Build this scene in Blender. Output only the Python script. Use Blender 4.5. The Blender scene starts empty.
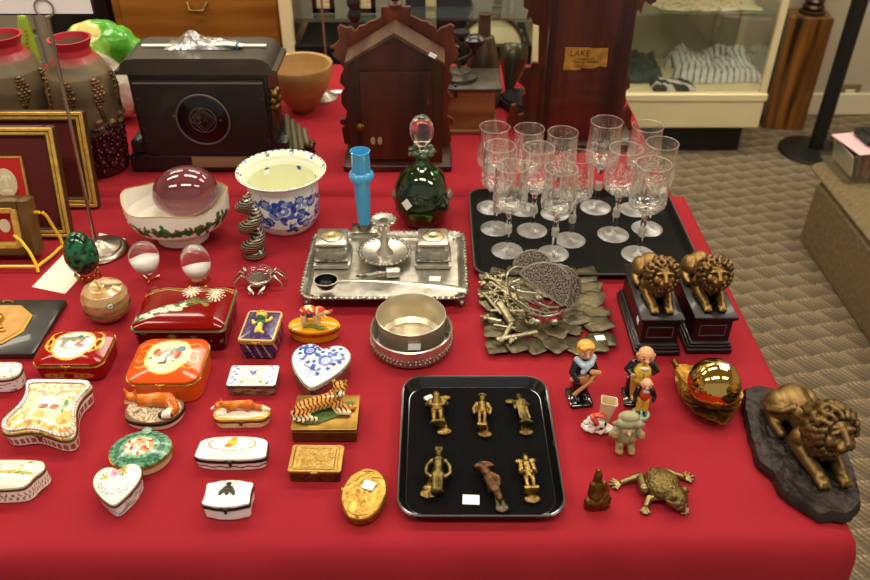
import bpy, bmesh, math, random
import numpy as np
from mathutils import Matrix, Vector, noise
PI = math.pi
sc = bpy.context.scene
C = sc.collection
R = math.radians
# ---------------------------------------------------------------- camera model (metres; table top at z = TB)
TB = 0.75; CAMZ = 1.60; FPX = 814.0; TH = R(36)
sT, cT = math.sin(TH), math.cos(TH)
def at(px, py, h=0.0, z=None):
    """world x, y where the sight line through a photo point meets the height h above the table (or z)"""
    zz = TB + h if z is None else z
    v = (py - 290) / FPX; u = (px - 435) / FPX
    t = (CAMZ - zz) / (sT + v * cT)
    return (t * u, t * (cT - v * sT))
def onY(px, py, Y):
    v = (py - 290) / FPX; u = (px - 435) / FPX
    t = Y / (cT - v * sT)
    return (t * u, CAMZ - t * (sT + v * cT))
def W(n, px, py, h=0.0, z=None):
    zz = TB + h if z is None else z
    v = (py - 290) / FPX
    return n * (CAMZ - zz) / (sT + v * cT) / FPX
def fit(xl, xr, yf, yb, h=0.0):
    """front-left / front-right / back rows of an axis-aligned top face -> centre, width, depth"""
    a = at(xl, yf, h); b = at(xr, yf, h); c = at(xl, yb, h)
    return ((a[0] + b[0]) / 2, (a[1] + c[1]) / 2, b[0] - a[0], c[1] - a[1])

# ---------------------------------------------------------------- colour and materials
def lin(c):
    if isinstance(c, str):
        c = c.lstrip('#'); c = [int(c[i:i + 2], 16) / 255 for i in (0, 2, 4)]
    return tuple(((x / 12.92) if x <= .04045 else ((x + .055) / 1.055) ** 2.4) for x in c[:3])
def rgba(c): return (*lin(c), 1)
_m = {}
def mat(name, col='#808080', rough=.5, metal=0, col2=None, scale=20, bump=0, bscale=None, coat=0, trans=0, ior=1.45,
        attr=False, alpha=1, spec=.5, sheen=0, contrast=.5, detail=4, stretch=None, emis=None, es=0, bw=.002):
    if name in _m: return _m[name]
    m = bpy.data.materials.new(name); m.use_nodes = True; _m[name] = m
    nt = m.node_tree; b = nt.nodes['Principled BSDF']
    b.inputs['Base Color'].default_value = rgba(col); b.inputs['Roughness'].default_value = rough
    b.inputs['Metallic'].default_value = metal; b.inputs['IOR'].default_value = ior
    b.inputs['Specular IOR Level'].default_value = spec
    b.inputs['Coat Weight'].default_value = coat; b.inputs['Coat Roughness'].default_value = .05
    b.inputs['Transmission Weight'].default_value = trans
    b.inputs['Sheen Weight'].default_value = sheen
    if emis: b.inputs['Emission Color'].default_value = rgba(emis); b.inputs['Emission Strength'].default_value = es
    if alpha < 1: b.inputs['Alpha'].default_value = alpha
    tc = nt.nodes.new('ShaderNodeTexCoord'); src = tc.outputs['Object']
    if stretch:
        mp = nt.nodes.new('ShaderNodeMapping'); mp.inputs['Scale'].default_value = stretch
        nt.links.new(src, mp.inputs['Vector']); src = mp.outputs['Vector']
    if col2:
        n = nt.nodes.new('ShaderNodeTexNoise'); n.inputs['Scale'].default_value = scale; n.inputs['Detail'].default_value = detail
        r = nt.nodes.new('ShaderNodeValToRGB'); r.color_ramp.elements[0].position = .5 - contrast * .3; r.color_ramp.elements[1].position = .5 + contrast * .3
        r.color_ramp.elements[0].color = rgba(col); r.color_ramp.elements[1].color = rgba(col2)
        nt.links.new(src, n.inputs['Vector']); nt.links.new(n.outputs['Fac'], r.inputs['Fac'])
        nt.links.new(r.outputs['Color'], b.inputs['Base Color'])
    if attr:
        a = nt.nodes.new('ShaderNodeAttribute'); a.attribute_name = 'Col'
        nt.links.new(a.outputs['Color'], b.inputs['Base Color'])
    if bump:
        n2 = nt.nodes.new('ShaderNodeTexNoise'); n2.inputs['Scale'].default_value = bscale or scale; n2.inputs['Detail'].default_value = 5
        bp = nt.nodes.new('ShaderNodeBump'); bp.inputs['Strength'].default_value = bump; bp.inputs['Distance'].default_value = bw
        nt.links.new(src, n2.inputs['Vector']); nt.links.new(n2.outputs['Fac'], bp.inputs['Height'])
        nt.links.new(bp.outputs['Normal'], b.inputs['Normal'])
    return m
def wood(name, c1, c2, rough=.35, axis='z', scale=14, coat=.2, spec=.5):
    st = {'x': (.07, 1, 1), 'y': (1, .07, 1), 'z': (1, 1, .07)}[axis]
    return mat(name, c1, rough, col2=c2, scale=scale * 3, stretch=st, contrast=.5, detail=6, coat=coat, spec=spec, bump=.12, bscale=scale * 6)
def thin_glass(name, tint=(.97, .98, .97), rough=.02, base=.06, edge=.75, etch=0, etch_col=(.85, .85, .8)):
    """sheet glass: clear with reflections that grow towards the rim; etch adds frosted floral scratches"""
    if name in _m: return _m[name]
    m = bpy.data.materials.new(name); m.use_nodes = True; _m[name] = m
    nt = m.node_tree; nt.nodes.clear(); N = nt.nodes.new; L = nt.links.new
    out = N('ShaderNodeOutputMaterial'); tr = N('ShaderNodeBsdfTransparent'); tr.inputs['Color'].default_value = (*tint, 1)
    gl = N('ShaderNodeBsdfGlossy'); gl.inputs['Roughness'].default_value = rough; gl.inputs['Color'].default_value = (1, 1, 1, 1)
    lw = N('ShaderNodeLayerWeight'); lw.inputs['Blend'].default_value = .25
    mr = N('ShaderNodeMapRange'); mr.inputs['To Min'].default_value = base; mr.inputs['To Max'].default_value = edge
    mx = N('ShaderNodeMixShader')
    L(lw.outputs['Facing'], mr.inputs['Value']); L(mr.outputs['Result'], mx.inputs['Fac'])
    L(tr.outputs[0], mx.inputs[1]); L(gl.outputs[0], mx.inputs[2]); last = mx.outputs[0]
    if etch:
        df = N('ShaderNodeBsdfDiffuse'); df.inputs['Color'].default_value = (*etch_col, 1)
        tl = N('ShaderNodeBsdfTranslucent'); tl.inputs['Color'].default_value = (*etch_col, 1)
        ad = N('ShaderNodeMixShader'); L(df.outputs[0], ad.inputs[1]); L(tl.outputs[0], ad.inputs[2])
        tc = N('ShaderNodeTexCoord'); nz = N('ShaderNodeTexNoise'); nz.inputs['Scale'].default_value = 120; nz.inputs['Detail'].default_value = 3; nz.inputs['Distortion'].default_value = 1.5
        rp = N('ShaderNodeValToRGB'); e = rp.color_ramp.elements; e[0].position = .47; e[0].color = (0, 0, 0, 1); e[1].position = .62; e[1].color = (1, 1, 1, 1)
        L(tc.outputs['Object'], nz.inputs['Vector']); L(nz.outputs['Fac'], rp.inputs['Fac'])
        sx = N('ShaderNodeSeparateXYZ'); L(tc.outputs['Object'], sx.inputs[0])
        zr = N('ShaderNodeMapRange'); zr.inputs['From Min'].default_value = .15; zr.inputs['From Max'].default_value = .12; L(sx.outputs['Z'], zr.inputs['Value'])
        mu = N('ShaderNodeMath'); mu.operation = 'MULTIPLY'; L(rp.outputs['Color'], mu.inputs[0]); L(zr.outputs['Result'], mu.inputs[1])
        m2 = N('ShaderNodeMath'); m2.operation = 'MULTIPLY'; m2.inputs[1].default_value = etch; L(mu.outputs[0], m2.inputs[0])
        mx2 = N('ShaderNodeMixShader'); L(m2.outputs[0], mx2.inputs['Fac']); L(last, mx2.inputs[1]); L(ad.outputs[0], mx2.inputs[2]); last = mx2.outputs[0]
    L(last, out.inputs['Surface'])
    return m
PAINT = mat('glazed_porcelain', attr=True, rough=.16, coat=.1, spec=.4)
PMATT = mat('painted_matt', attr=True, rough=.5)
PMET = mat('painted_metal', attr=True, rough=.32, metal=.85, bump=.3, bscale=500, bw=.0006)
SILVER = mat('tarnished_silver', '#dcd8cc', .28, .85, col2='#a8a292', scale=60, contrast=.8)
SILVERD = mat('dark_silver', '#b9b4a4', .3, 1, col2='#4c473e', scale=160, contrast=.8, bump=.5, bscale=350, bw=.001)
CHASED = mat('chased_silver', '#c9c4b4', .34, .9, col2='#5c564a', scale=240, contrast=1, bump=.6, bscale=300, bw=.0012)
GOLD = mat('polished_gold', '#e8bd55', .12, 1)
GOLDR = mat('worn_gold', '#d6ab4a', .33, 1, col2='#a87a2c', scale=80, bump=.3, bscale=400, bw=.0008)
BRASS = mat('aged_brass', '#9c8044', .36, .95, col2='#4e3c1e', scale=130, contrast=1, bump=.4, bscale=500, bw=.0006)
BRASSD = mat('dark_brass', '#8a6c38', .38, .95, col2='#45341a', scale=90, contrast=1, bump=.4, bscale=500, bw=.0006)
BRONZE = mat('bronze_patina', '#a37a3c', .34, 1, col2='#5e4220', scale=30, contrast=1, bump=.35, bscale=220, bw=.001)
BLACKP = mat('black_paint', '#0c0b0b', .35, coat=.15, bump=.1, bscale=120)
TAG = mat('paper_tag', '#f2f0ea', .7)

# ---------------------------------------------------------------- mesh building
class MB:
    def __init__(s): s.v = []; s.f = []; s.m = []; s.mi = 0; s.M = Matrix.Identity(4)
    def add(s, vs, fs):
        o = len(s.v)
        for p in vs: s.v.append(tuple(s.M @ Vector(p)))
        for f in fs: s.f.append(tuple(o + i for i in f)); s.m.append(s.mi)
        return s
    def box(s, c, d, rot=(0, 0, 0), bev=0):
        x, y, z = (k / 2 for k in d); e = Matrix.Translation(c) @ Matrix.Rotation(rot[2], 4, 'Z') @ Matrix.Rotation(rot[1], 4, 'Y') @ Matrix.Rotation(rot[0], 4, 'X')
        if bev:
            b = min(bev, x * .9, y * .9, z * .9)
            outs = [[(-x + b, -y), (x - b, -y), (x, -y + b), (x, y - b), (x - b, y), (-x + b, y), (-x, y - b), (-x, -y + b)]]
            vs = []
            for zz, k in ((-z, b), (-z + b, 0), (z - b, 0), (z, b)):
                for (a, q) in outs[0]: vs.append((a - math.copysign(k, a) if abs(a) > 1e-9 else a, q - math.copysign(k, q), zz))
            fs = [tuple(range(7, -1, -1)), tuple(24 + i for i in range(8))]
            for r in range(3):
                for i in range(8): j = (i + 1) % 8; fs.append((r * 8 + i, r * 8 + j, r * 8 + 8 + j, r * 8 + 8 + i))
        else:
            vs = [(-x, -y, -z), (x, -y, -z), (x, y, -z), (-x, y, -z), (-x, -y, z), (x, -y, z), (x, y, z), (-x, y, z)]
            fs = [(3, 2, 1, 0), (4, 5, 6, 7), (0, 1, 5, 4), (1, 2, 6, 5), (2, 3, 7, 6), (3, 0, 4, 7)]
        return s.add([tuple(e @ Vector(p)) for p in vs], fs)
    def lathe(s, prof, seg=40, c=(0, 0, 0), sx=1, sy=1, mod=None):
        vs = []; fs = []; rows = []
        for r, z in prof:
            if r < 1e-7: rows.append([len(vs)]); vs.append((c[0], c[1], c[2] + z))
            else:
                row = []
                for i in range(seg):
                    a = 2 * PI * i / seg; k = mod(a, r, z) if mod else 1
                    row.append(len(vs)); vs.append((c[0] + r * k * sx * math.cos(a), c[1] + r * k * sy * math.sin(a), c[2] + z))
                rows.append(row)
        for a, b in zip(rows, rows[1:]):
            if len(a) == 1 and len(b) == 1: continue
            for i in range(seg):
                j = (i + 1) % seg
                if len(a) == 1: fs.append((a[0], b[j], b[i]))
                elif len(b) == 1: fs.append((a[i], a[j], b[0]))
                else: fs.append((a[i], a[j], b[j], b[i]))
        if len(rows[0]) > 1 and rows[0] and prof[0] != prof[-1]: fs.append(tuple(reversed(rows[0])))
        if len(rows[-1]) > 1 and prof[0] != prof[-1]: fs.append(tuple(rows[-1]))
        return s.add(vs, fs)
    def ell(s, c, r, rot=(0, 0, 0), seg=18, rings=12):
        if not hasattr(r, '__len__'): r = (r, r, r)
        e = Matrix.Translation(c) @ Matrix.Rotation(rot[2], 4, 'Z') @ Matrix.Rotation(rot[1], 4, 'Y') @ Matrix.Rotation(rot[0], 4, 'X')
        old = s.M; s.M = s.M @ e @ Matrix.Diagonal((r[0], r[1], r[2], 1))
        s.lathe([(math.sin(PI * k / rings) if 0 < k < rings else 0, -math.cos(PI * k / rings)) for k in range(rings + 1)], seg)
        s.M = old; return s
    def tube(s, path, r, seg=8, closed=False, flat=1.0):
        P = [Vector(p) for p in path]; n = len(P); rr = r if hasattr(r, '__len__') else [r] * n
        vs = []; fs = []; up = None
        for i in range(n):
            t = (P[(i + 1) % n] - P[i - 1]) if closed else (P[min(i + 1, n - 1)] - P[max(i - 1, 0)])
            if t.length < 1e-9: t = Vector((0, 0, 1))
            t.normalize()
            if up is None: up = Vector((0, 0, 1)) if abs(t.z) < .9 else Vector((1, 0, 0))
            a = t.cross(up)
            if a.length < 1e-6: a = t.cross(Vector((0, 1, 0)))
            a.normalize(); b = a.cross(t).normalized(); up = b
            for k in range(seg):
                q = 2 * PI * k / seg; vs.append(tuple(P[i] + a * math.cos(q) * rr[i] + b * math.sin(q) * rr[i] * flat))
        for i in range(n if closed else n - 1):
            j = (i + 1) % n
            for k in range(seg): l = (k + 1) % seg; fs.append((i * seg + k, i * seg + l, j * seg + l, j * seg + k))
        if not closed: fs.append(tuple(reversed(range(seg)))); fs.append(tuple((n - 1) * seg + k for k in range(seg)))
        return s.add(vs, fs)
    def caps(s, chain, seg=14):
        """chain of (x,y,z,r): spheres joined by cones, for remeshing"""
        for p in chain: s.ell(p[:3], p[3], seg=seg, rings=8)
        for a, b in zip(chain, chain[1:]):
            s.tube([a[:3], b[:3]], [a[3], b[3]], seg)
        return s
    def prism(s, pts, z0, z1, bev=0):
        n = len(pts)
        def ring(k, z):
            if not k: return [(p[0], p[1], z) for p in pts]
            o = []
            for i in range(n):
                a, b, c = Vector(pts[i - 1]), Vector(pts[i]), Vector(pts[(i + 1) % n])
                d1 = (b - a).normalized() if (b - a).length > 1e-9 else Vector((1, 0)); d2 = (c - b).normalized() if (c - b).length > 1e-9 else d1
                nn = Vector((-(d1.y + d2.y), d1.x + d2.x)); nn = nn.normalized() if nn.length > 1e-6 else Vector((-d1.y, d1.x))
                o.append((b.x + nn.x * k, b.y + nn.y * k, z))
            return o
        lv = [(0, z0), (0, z1)] if not bev else [(bev, z0), (0, z0 + bev), (0, z1 - bev), (bev, z1)]
        vs = []; fs = []
        for k, z in lv: vs += ring(k, z)
        for r in range(len(lv) - 1):
            for i in range(n): j = (i + 1) % n; fs.append((r * n + i, r * n + j, r * n + n + j, r * n + n + i))
        fs.append(tuple(reversed(range(n)))); fs.append(tuple((len(lv) - 1) * n + i for i in range(n)))
        return s.add(vs, fs)
    def prismxz(s, pts, y0, y1, bev=0):
        """outline in x,z (counter-clockwise seen from the front, -y), extruded from y0 (front) to y1 (back)"""
        old = s.M; s.M = s.M @ Matrix(((1, 0, 0, 0), (0, 0, -1, y1), (0, 1, 0, 0), (0, 0, 0, 1)))
        s.prism(pts, 0, y1 - y0, bev); s.M = old; return s
    def polar(s, out, prof, cx=0, cy=0):
        """rings of a star-shaped outline; prof = [(scale, z)...]; ends closed"""
        n = len(out); vs = []; fs = []; rows = []
        for k, z in prof:
            if k < 1e-6: rows.append([len(vs)]); vs.append((cx, cy, z))
            else: rows.append(list(range(len(vs), len(vs) + n))); vs += [(cx + (p[0] - cx) * k, cy + (p[1] - cy) * k, z) for p in out]
        for a, b in zip(rows, rows[1:]):
            for i in range(n):
                j = (i + 1) % n
                if len(a) == 1: fs.append((a[0], b[j], b[i]))
                elif len(b) == 1: fs.append((a[i], a[j], b[0]))
                else: fs.append((a[i], a[j], b[j], b[i]))
        if prof[0] != prof[-1]:
            if len(rows[0]) > 1: fs.append(tuple(reversed(rows[0])))
            if len(rows[-1]) > 1: fs.append(tuple(rows[-1]))
        return s.add(vs, fs)
    def build(s, name, mats, parent=None, loc=(0, 0, 0), rot=(0, 0, 0), sharp=40, paint=None, blob=None, smooth=3, disp=0, dscale=.02):
        me = bpy.data.meshes.new(name); me.from_pydata(s.v, [], s.f); 
        if not isinstance(mats, (list, tuple)): mats = [mats]
        for m in mats: me.materials.append(m)
        me.polygons.foreach_set('material_index', [min(k, len(mats) - 1) for k in s.m])
        me.update()
        if blob:
            o = bpy.data.objects.new('tmp', me); C.objects.link(o)
            r = o.modifiers.new('r', 'REMESH'); r.mode = 'VOXEL'; r.voxel_size = blob; r.use_smooth_shade = True
            if smooth: q = o.modifiers.new('s', 'SMOOTH'); q.factor = .5; q.iterations = smooth
            if disp:
                t = bpy.data.textures.new('t', 'CLOUDS'); t.noise_scale = dscale; t.noise_depth = 2
                d = o.modifiers.new('d', 'DISPLACE'); d.texture = t; d.strength = disp; d.texture_coords = 'LOCAL'
            dg = bpy.context.evaluated_depsgraph_get(); me2 = bpy.data.meshes.new_from_object(o.evaluated_get(dg))
            bpy.data.objects.remove(o); bpy.data.meshes.remove(me); me = me2; me.name = name
            me.materials.clear()
            for m in mats: me.materials.append(m)
            me.polygons.foreach_set('material_index', [0] * len(me.polygons))
            me.polygons.foreach_set('use_smooth', [True] * len(me.polygons))
        else:
            me.polygons.foreach_set('use_smooth', [True] * len(me.polygons))
            me.set_sharp_from_angle(angle=R(sharp))
        if paint:
            n = len(me.vertices); co = np.empty(n * 3); me.vertices.foreach_get('co', co); co = co.reshape(-1, 3)
            col = np.ones((n, 4)); col[:, :3] = paint(co[:, 0], co[:, 1], co[:, 2])
            at_ = me.color_attributes.new('Col', 'FLOAT_COLOR', 'POINT'); at_.data.foreach_set('color', col.ravel())
        o = bpy.data.objects.new(name, me); C.objects.link(o); o.location = loc; o.rotation_euler = rot
        if parent is not None: o.parent = parent
        return o
def thing(name, label, cat, xy, rz=0, group=None, z=TB):
    o = bpy.data.objects.new(name, None); C.objects.link(o); o.empty_display_size = .02
    o.location = (xy[0], xy[1], z); o.rotation_euler = (0, 0, rz); o['label'] = label; o['category'] = cat
    if group: o['group'] = group
    return o
def tag(o, label, cat, group=None, kind=None):
    o['label'] = label; o['category'] = cat
    if group: o['group'] = group
    if kind: o['kind'] = kind
    return o
def struct(mb, name, mats, **k):
    o = mb.build(name, mats, **k); o['kind'] = 'structure'; return o

# ---------------------------------------------------------------- outlines and painting
def resample(p, n):
    p = [Vector(a[:2]) for a in p]; q = p + [p[0]]; L = [0]
    for a, b in zip(q, q[1:]): L.append(L[-1] + (b - a).length)
    out = []; j = 0
    for i in range(n):
        t = L[-1] * i / n
        while L[j + 1] < t: j += 1
        k = (t - L[j]) / max(1e-12, L[j + 1] - L[j]); v = q[j].lerp(q[j + 1], k); out.append((v.x, v.y))
    return out
def o_rect(w, d, r, n=160):
    p = []
    for cx, cy, a0 in ((w / 2 - r, -d / 2 + r, -90), (w / 2 - r, d / 2 - r, 0), (-w / 2 + r, d / 2 - r, 90), (-w / 2 + r, -d / 2 + r, 180)):
        for k in range(9): a = R(a0 + 90 * k / 8); p.append((cx + r * math.cos(a), cy + r * math.sin(a)))
    return resample(p, n)
def o_ell(w, d, n=120): return [(w / 2 * math.cos(2 * PI * i / n), d / 2 * math.sin(2 * PI * i / n)) for i in range(n)]
def o_heart(w, d, n=160):
    p = []
    for i in range(400):
        t = -2 * PI * i / 400
        p.append((16 * math.sin(t) ** 3, 13 * math.cos(t) - 5 * math.cos(2 * t) - 2 * math.cos(3 * t) - math.cos(4 * t)))
    return resample([(x / 32 * w, (y + 2.5) / 29 * d) for x, y in p], n)
def fat_heart(w, d):
    h = [(0, -.56), (.14, -.46), (.32, -.26), (.46, -.04), (.51, .16), (.45, .34), (.31, .44), (.16, .43), (.05, .36), (0, .33)]
    return smooth_closed([(x * w, y * d) for x, y in h + [(-x, y) for x, y in h[-2:0:-1]]], 160, 2)
def smooth_closed(pts, n=160, it=3):
    for _ in range(it):
        q = []
        for i in range(len(pts)):
            a, b = pts[i], pts[(i + 1) % len(pts)]
            q += [(a[0] * .75 + b[0] * .25, a[1] * .75 + b[1] * .25), (a[0] * .25 + b[0] * .75, a[1] * .25 + b[1] * .75)]
        pts = q
    return resample(pts, n)
def scale_o(o, k): return [(x * k, y * k) for x, y in o]
def hashn(x, y, s=1.0, seed=0):
    x = np.asarray(x) * s; y = np.asarray(y) * s; xi = np.floor(x); yi = np.floor(y); fx = x - xi; fy = y - yi
    fx = fx * fx * (3 - 2 * fx); fy = fy * fy * (3 - 2 * fy)
    h = lambda a, b: np.modf(np.abs(np.sin(a * 127.1 + b * 311.7 + seed * 74.7) * 43758.5453))[0]
    return (h(xi, yi) * (1 - fx) + h(xi + 1, yi) * fx) * (1 - fy) + (h(xi, yi + 1) * (1 - fx) + h(xi + 1, yi + 1) * fx) * fy
def dense(prof, n):
    o = []
    for (a, b), (c, d) in zip(prof, prof[1:]): o += [(a + (c - a) * k / n, b + (d - b) * k / n) for k in range(n)]
    return o + [prof[-1]]
def canvas(base, ops):
    """painted decoration; ops in the coordinates of the surface: e ellipse, r ring, l line, d dots, n noise"""
    def f(U, V):
        U = np.asarray(U); V = np.asarray(V); col = np.zeros((len(U), 3)); col[:] = lin(base) if not callable(base) else base(U, V)
        for op in ops:
            k = op[0]
            if k in 'er':
                cx, cy, rx, ry, dg = op[1:6]; a = R(dg); x = (U - cx) * math.cos(a) + (V - cy) * math.sin(a); y = -(U - cx) * math.sin(a) + (V - cy) * math.cos(a)
                q = np.sqrt((x / rx) ** 2 + (y / ry) ** 2)
                m = q < 1 if k == 'e' else np.abs(q - 1) < op[6]
                col[m] = lin(op[-1])
            elif k == 'l':
                pts, w = op[1], op[2]; m = np.zeros(len(U), bool)
                for (x0, y0), (x1, y1) in zip(pts, pts[1:]):
                    dx, dy = x1 - x0, y1 - y0; t = np.clip(((U - x0) * dx + (V - y0) * dy) / (dx * dx + dy * dy + 1e-12), 0, 1)
                    m |= (U - x0 - t * dx) ** 2 + (V - y0 - t * dy) ** 2 < (w / 2) ** 2
                col[m] = lin(op[3])
            elif k == 'd':
                for (x, y) in op[1]: col[(U - x) ** 2 + (V - y) ** 2 < op[2] ** 2] = lin(op[3])
            elif k == 'n':   # noise blotches: scale, threshold, colour, optional mask ellipse
                m = hashn(U, V, op[1], op[4] if len(op) > 4 else 0) > op[2]
                if len(op) > 5: ex = op[5]; m &= ((U - ex[0]) / ex[2]) ** 2 + ((V - ex[1]) / ex[3]) ** 2 < 1
                col[m] = lin(op[3])
        return col
    return f
def flower(x, y, r, petal, centre, leaf=None, n=5, seed=0):
    rd = random.Random(seed); o = []
    if leaf:
        for k in range(3): a = rd.random() * 6.28; o.append(('e', x + 1.5 * r * math.cos(a), y + 1.5 * r * math.sin(a), r * .8, r * .3, math.degrees(a), leaf))
    for k in range(n): a = 2 * PI * k / n + seed; o.append(('e', x + r * .6 * math.cos(a), y + r * .6 * math.sin(a), r * .5, r * .42, 0, petal))
    o.append(('e', x, y, r * .3, r * .3, 0, centre)); return o
def add_tag(parent, x, y, z, rot=(0, 0, 0), w=.012, d=.008):
    MB().box((0, 0, 0), (w, d, .0005)).build('price_tag', TAG, parent, (x, y, z), rot)

def trinket(name, label, cat, xy, rz, out, hb, dome, lid, body, rim=GOLDR, rimh=.0025, rimk=1.02, clasp=True, p=3, lidh=.004,
            group=None, lidmat=PAINT, bodymat=PAINT, taper=.96, claspmat=None, hw=None, tilt=0, K=46, bodydots=None, claspxy=None, relief=None):
    """hinged box: body, metal rim, domed lid, clasp. lid(U,V) and body(angle fraction, height fraction) return colours"""
    t = thing(name, label, cat, xy, rz, group)
    n = len(out); hx = max(abs(a[0]) for a in out); hy = max(abs(a[1]) for a in out)
    mb = MB(); steps = 12
    prof = [(taper * .96, 0), (taper, .002)] + [(taper + (1 - taper) * k / steps, .002 + (hb - .002) * k / steps) for k in range(1, steps + 1)]
    mb.polar(out, prof)
    def bp(X, Y, Z):
        A = (np.arctan2(Y / hy, X / hx) / (2 * PI)) % 1
        return body(A, Z / hb) if callable(body) else np.tile(np.array(lin(body)), (len(X), 1))
    mb.build('body', bodymat, t, paint=bp)
    e = None
    mb = MB(); prof = [(.985, 0), (1.0, .0008), (1.0, lidh)]
    for k in range(1, K + 1):
        s_ = 1 - k / K; z = lidh + dome * (1 - s_ ** p); 
        prof.append((s_, z))
    mb.polar(out, [(a, b) for a, b in prof])
    if relief:
        mb.v = [(x, y, z + (relief(x / hx, y / hy) if z > lidh else 0)) for x, y, z in mb.v]
    def lp(X, Y, Z): return lid(X / hx, Y / hy) if callable(lid) else np.tile(np.array(lin(lid)), (len(X), 1))
    mb.build('lid', lidmat, t, (0, 0, hb + rimh), (tilt, 0, 0), paint=lp)
    if rim:
        mb = MB(); mb.polar(out, [(.97, -.0004), (rimk, -.0004), (rimk * 1.01, rimh * .3), (rimk * 1.0, rimh * .5), (rimk * 1.01, rimh * .7), (rimk, rimh + .0004), (.97, rimh + .0004)])
        mb.build('rim', rim, t, (0, 0, hb))
    if clasp:
        y0 = -hy * 1.03 if claspxy is None else claspxy[1]; x0 = 0 if claspxy is None else claspxy[0]
        mb = MB().ell((x0, y0, hb + rimh * .5), (.0045, .0025, .003)).ell((x0 - .005, y0 + .0006, hb + rimh), (.003, .0018, .002)).ell((x0 + .005, y0 + .0006, hb + rimh), (.003, .0018, .002)).ell((x0, y0 - .0006, hb - .002), (.002, .002, .003))
        mb.build('clasp', claspmat or rim or GOLDR, t)
    return t
# ================================================================ setting
def carpet_mat():
    m = bpy.data.materials.new('patterned_carpet'); m.use_nodes = True; nt = m.node_tree; N = nt.nodes.new; L = nt.links.new
    b = nt.nodes['Principled BSDF']; b.inputs['Roughness'].default_value = .95; b.inputs['Specular IOR Level'].default_value = .1
    tc = N('ShaderNodeTexCoord'); mp = N('ShaderNodeMapping'); mp.inputs['Rotation'].default_value = (0, 0, R(-12)); L(tc.outputs['Object'], mp.inputs['Vector'])
    sx = N('ShaderNodeSeparateXYZ'); L(mp.outputs[0], sx.inputs[0])
    def mth(op, a, b2=None, c=None):
        n = N('ShaderNodeMath'); n.operation = op
        for i, q in enumerate((a, b2, c)):
            if q is None: continue
            if isinstance(q, (int, float)): n.inputs[i].default_value = q
            else: L(q, n.inputs[i])
        return n.outputs[0]
    cw, ch = .088, .066
    v = mth('DIVIDE', sx.outputs['Y'], ch); u0 = mth('DIVIDE', sx.outputs['X'], cw)
    row = mth('FLOOR', v); fu0 = mth('FRACT', mth('MULTIPLY_ADD', row, .5, u0))
    v2 = mth('SUBTRACT', v, mth('MULTIPLY', mth('SINE', mth('MULTIPLY', fu0, PI)), .16)); fv = mth('FRACT', v2); row2 = mth('FLOOR', v2)
    f2 = mth('FRACT', mth('ADD', mth('MULTIPLY_ADD', row2, .5, u0), mth('MULTIPLY', fv, .30)))
    st = mth('MULTIPLY_ADD', mth('SINE', mth('MULTIPLY', f2, 2 * PI * 6)), .5, .5)
    cell_tone = mth('MULTIPLY', mth('MULTIPLY_ADD', f2, .65, .30), mth('MULTIPLY_ADD', fv, .6, .40))  # woven tone ramp across each carpet cell
    amt = mth('MULTIPLY', cell_tone, mth('MULTIPLY_ADD', st, .75, .30))
    amt = mth('ADD', amt, mth('MULTIPLY', mth('GREATER_THAN', fv, .86), mth('MULTIPLY', st, .30)))
    dash = mth('MULTIPLY_ADD', mth('SINE', mth('MULTIPLY', sx.outputs['Y'], 2 * PI / .011)), .16, .84)
    amt = mth('MULTIPLY', amt, dash)
    mx = N('ShaderNodeMix'); mx.data_type = 'RGBA'; mx.inputs[6].default_value = rgba('#4e4638'); mx.inputs[7].default_value = rgba('#b8a380')
    L(amt, mx.inputs[0])
    nz = N('ShaderNodeTexNoise'); nz.inputs['Scale'].default_value = 260; L(tc.outputs['Object'], nz.inputs['Vector'])
    m2 = N('ShaderNodeMix'); m2.data_type = 'RGBA'; m2.blend_type = 'OVERLAY'; m2.inputs[0].default_value = .5; L(mx.outputs[2], m2.inputs[6]); L(nz.outputs['Fac'], m2.inputs[7])
    L(m2.outputs[2], b.inputs['Base Color'])
    bp = N('ShaderNodeBump'); bp.inputs['Strength'].default_value = .5; bp.inputs['Distance'].default_value = .004; L(nz.outputs['Fac'], bp.inputs['Height']); L(bp.outputs[0], b.inputs['Normal'])
    return m
struct(MB().box((0, 1.2, -.02), (7, 4.9, .04)), 'floor', carpet_mat())
WALL = mat('beige_wall_paint', '#bcb096', .85, col2='#b5a98f', scale=3, bump=.05, bscale=200)
CREAM = mat('cream_enamel', '#e9dcae', .4, col2='#e2d4a4', scale=5)
struct(MB().box((0, 3.66, 1.4), (7, .06, 2.8)), 'wall_back', WALL)
struct(MB().box((-3.5, 1.2, 1.4), (.06, 4.9, 2.8)), 'wall_left', WALL)
struct(MB().box((3.5, 1.2, 1.4), (.06, 4.9, 2.8)), 'wall_right', WALL)
struct(MB().box((0, 1.2, 2.83), (7, 4.9, .06)), 'ceiling', mat('ceiling_tile', '#d8d2c4', .9, col2='#cfc8b8', scale=40))
struct(MB().box((2.45, 3.62, .055), (2.1, .02, .11), bev=.006), 'baseboard_back', mat('cream_baseboard', '#d8cdb0', .5))
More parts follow.
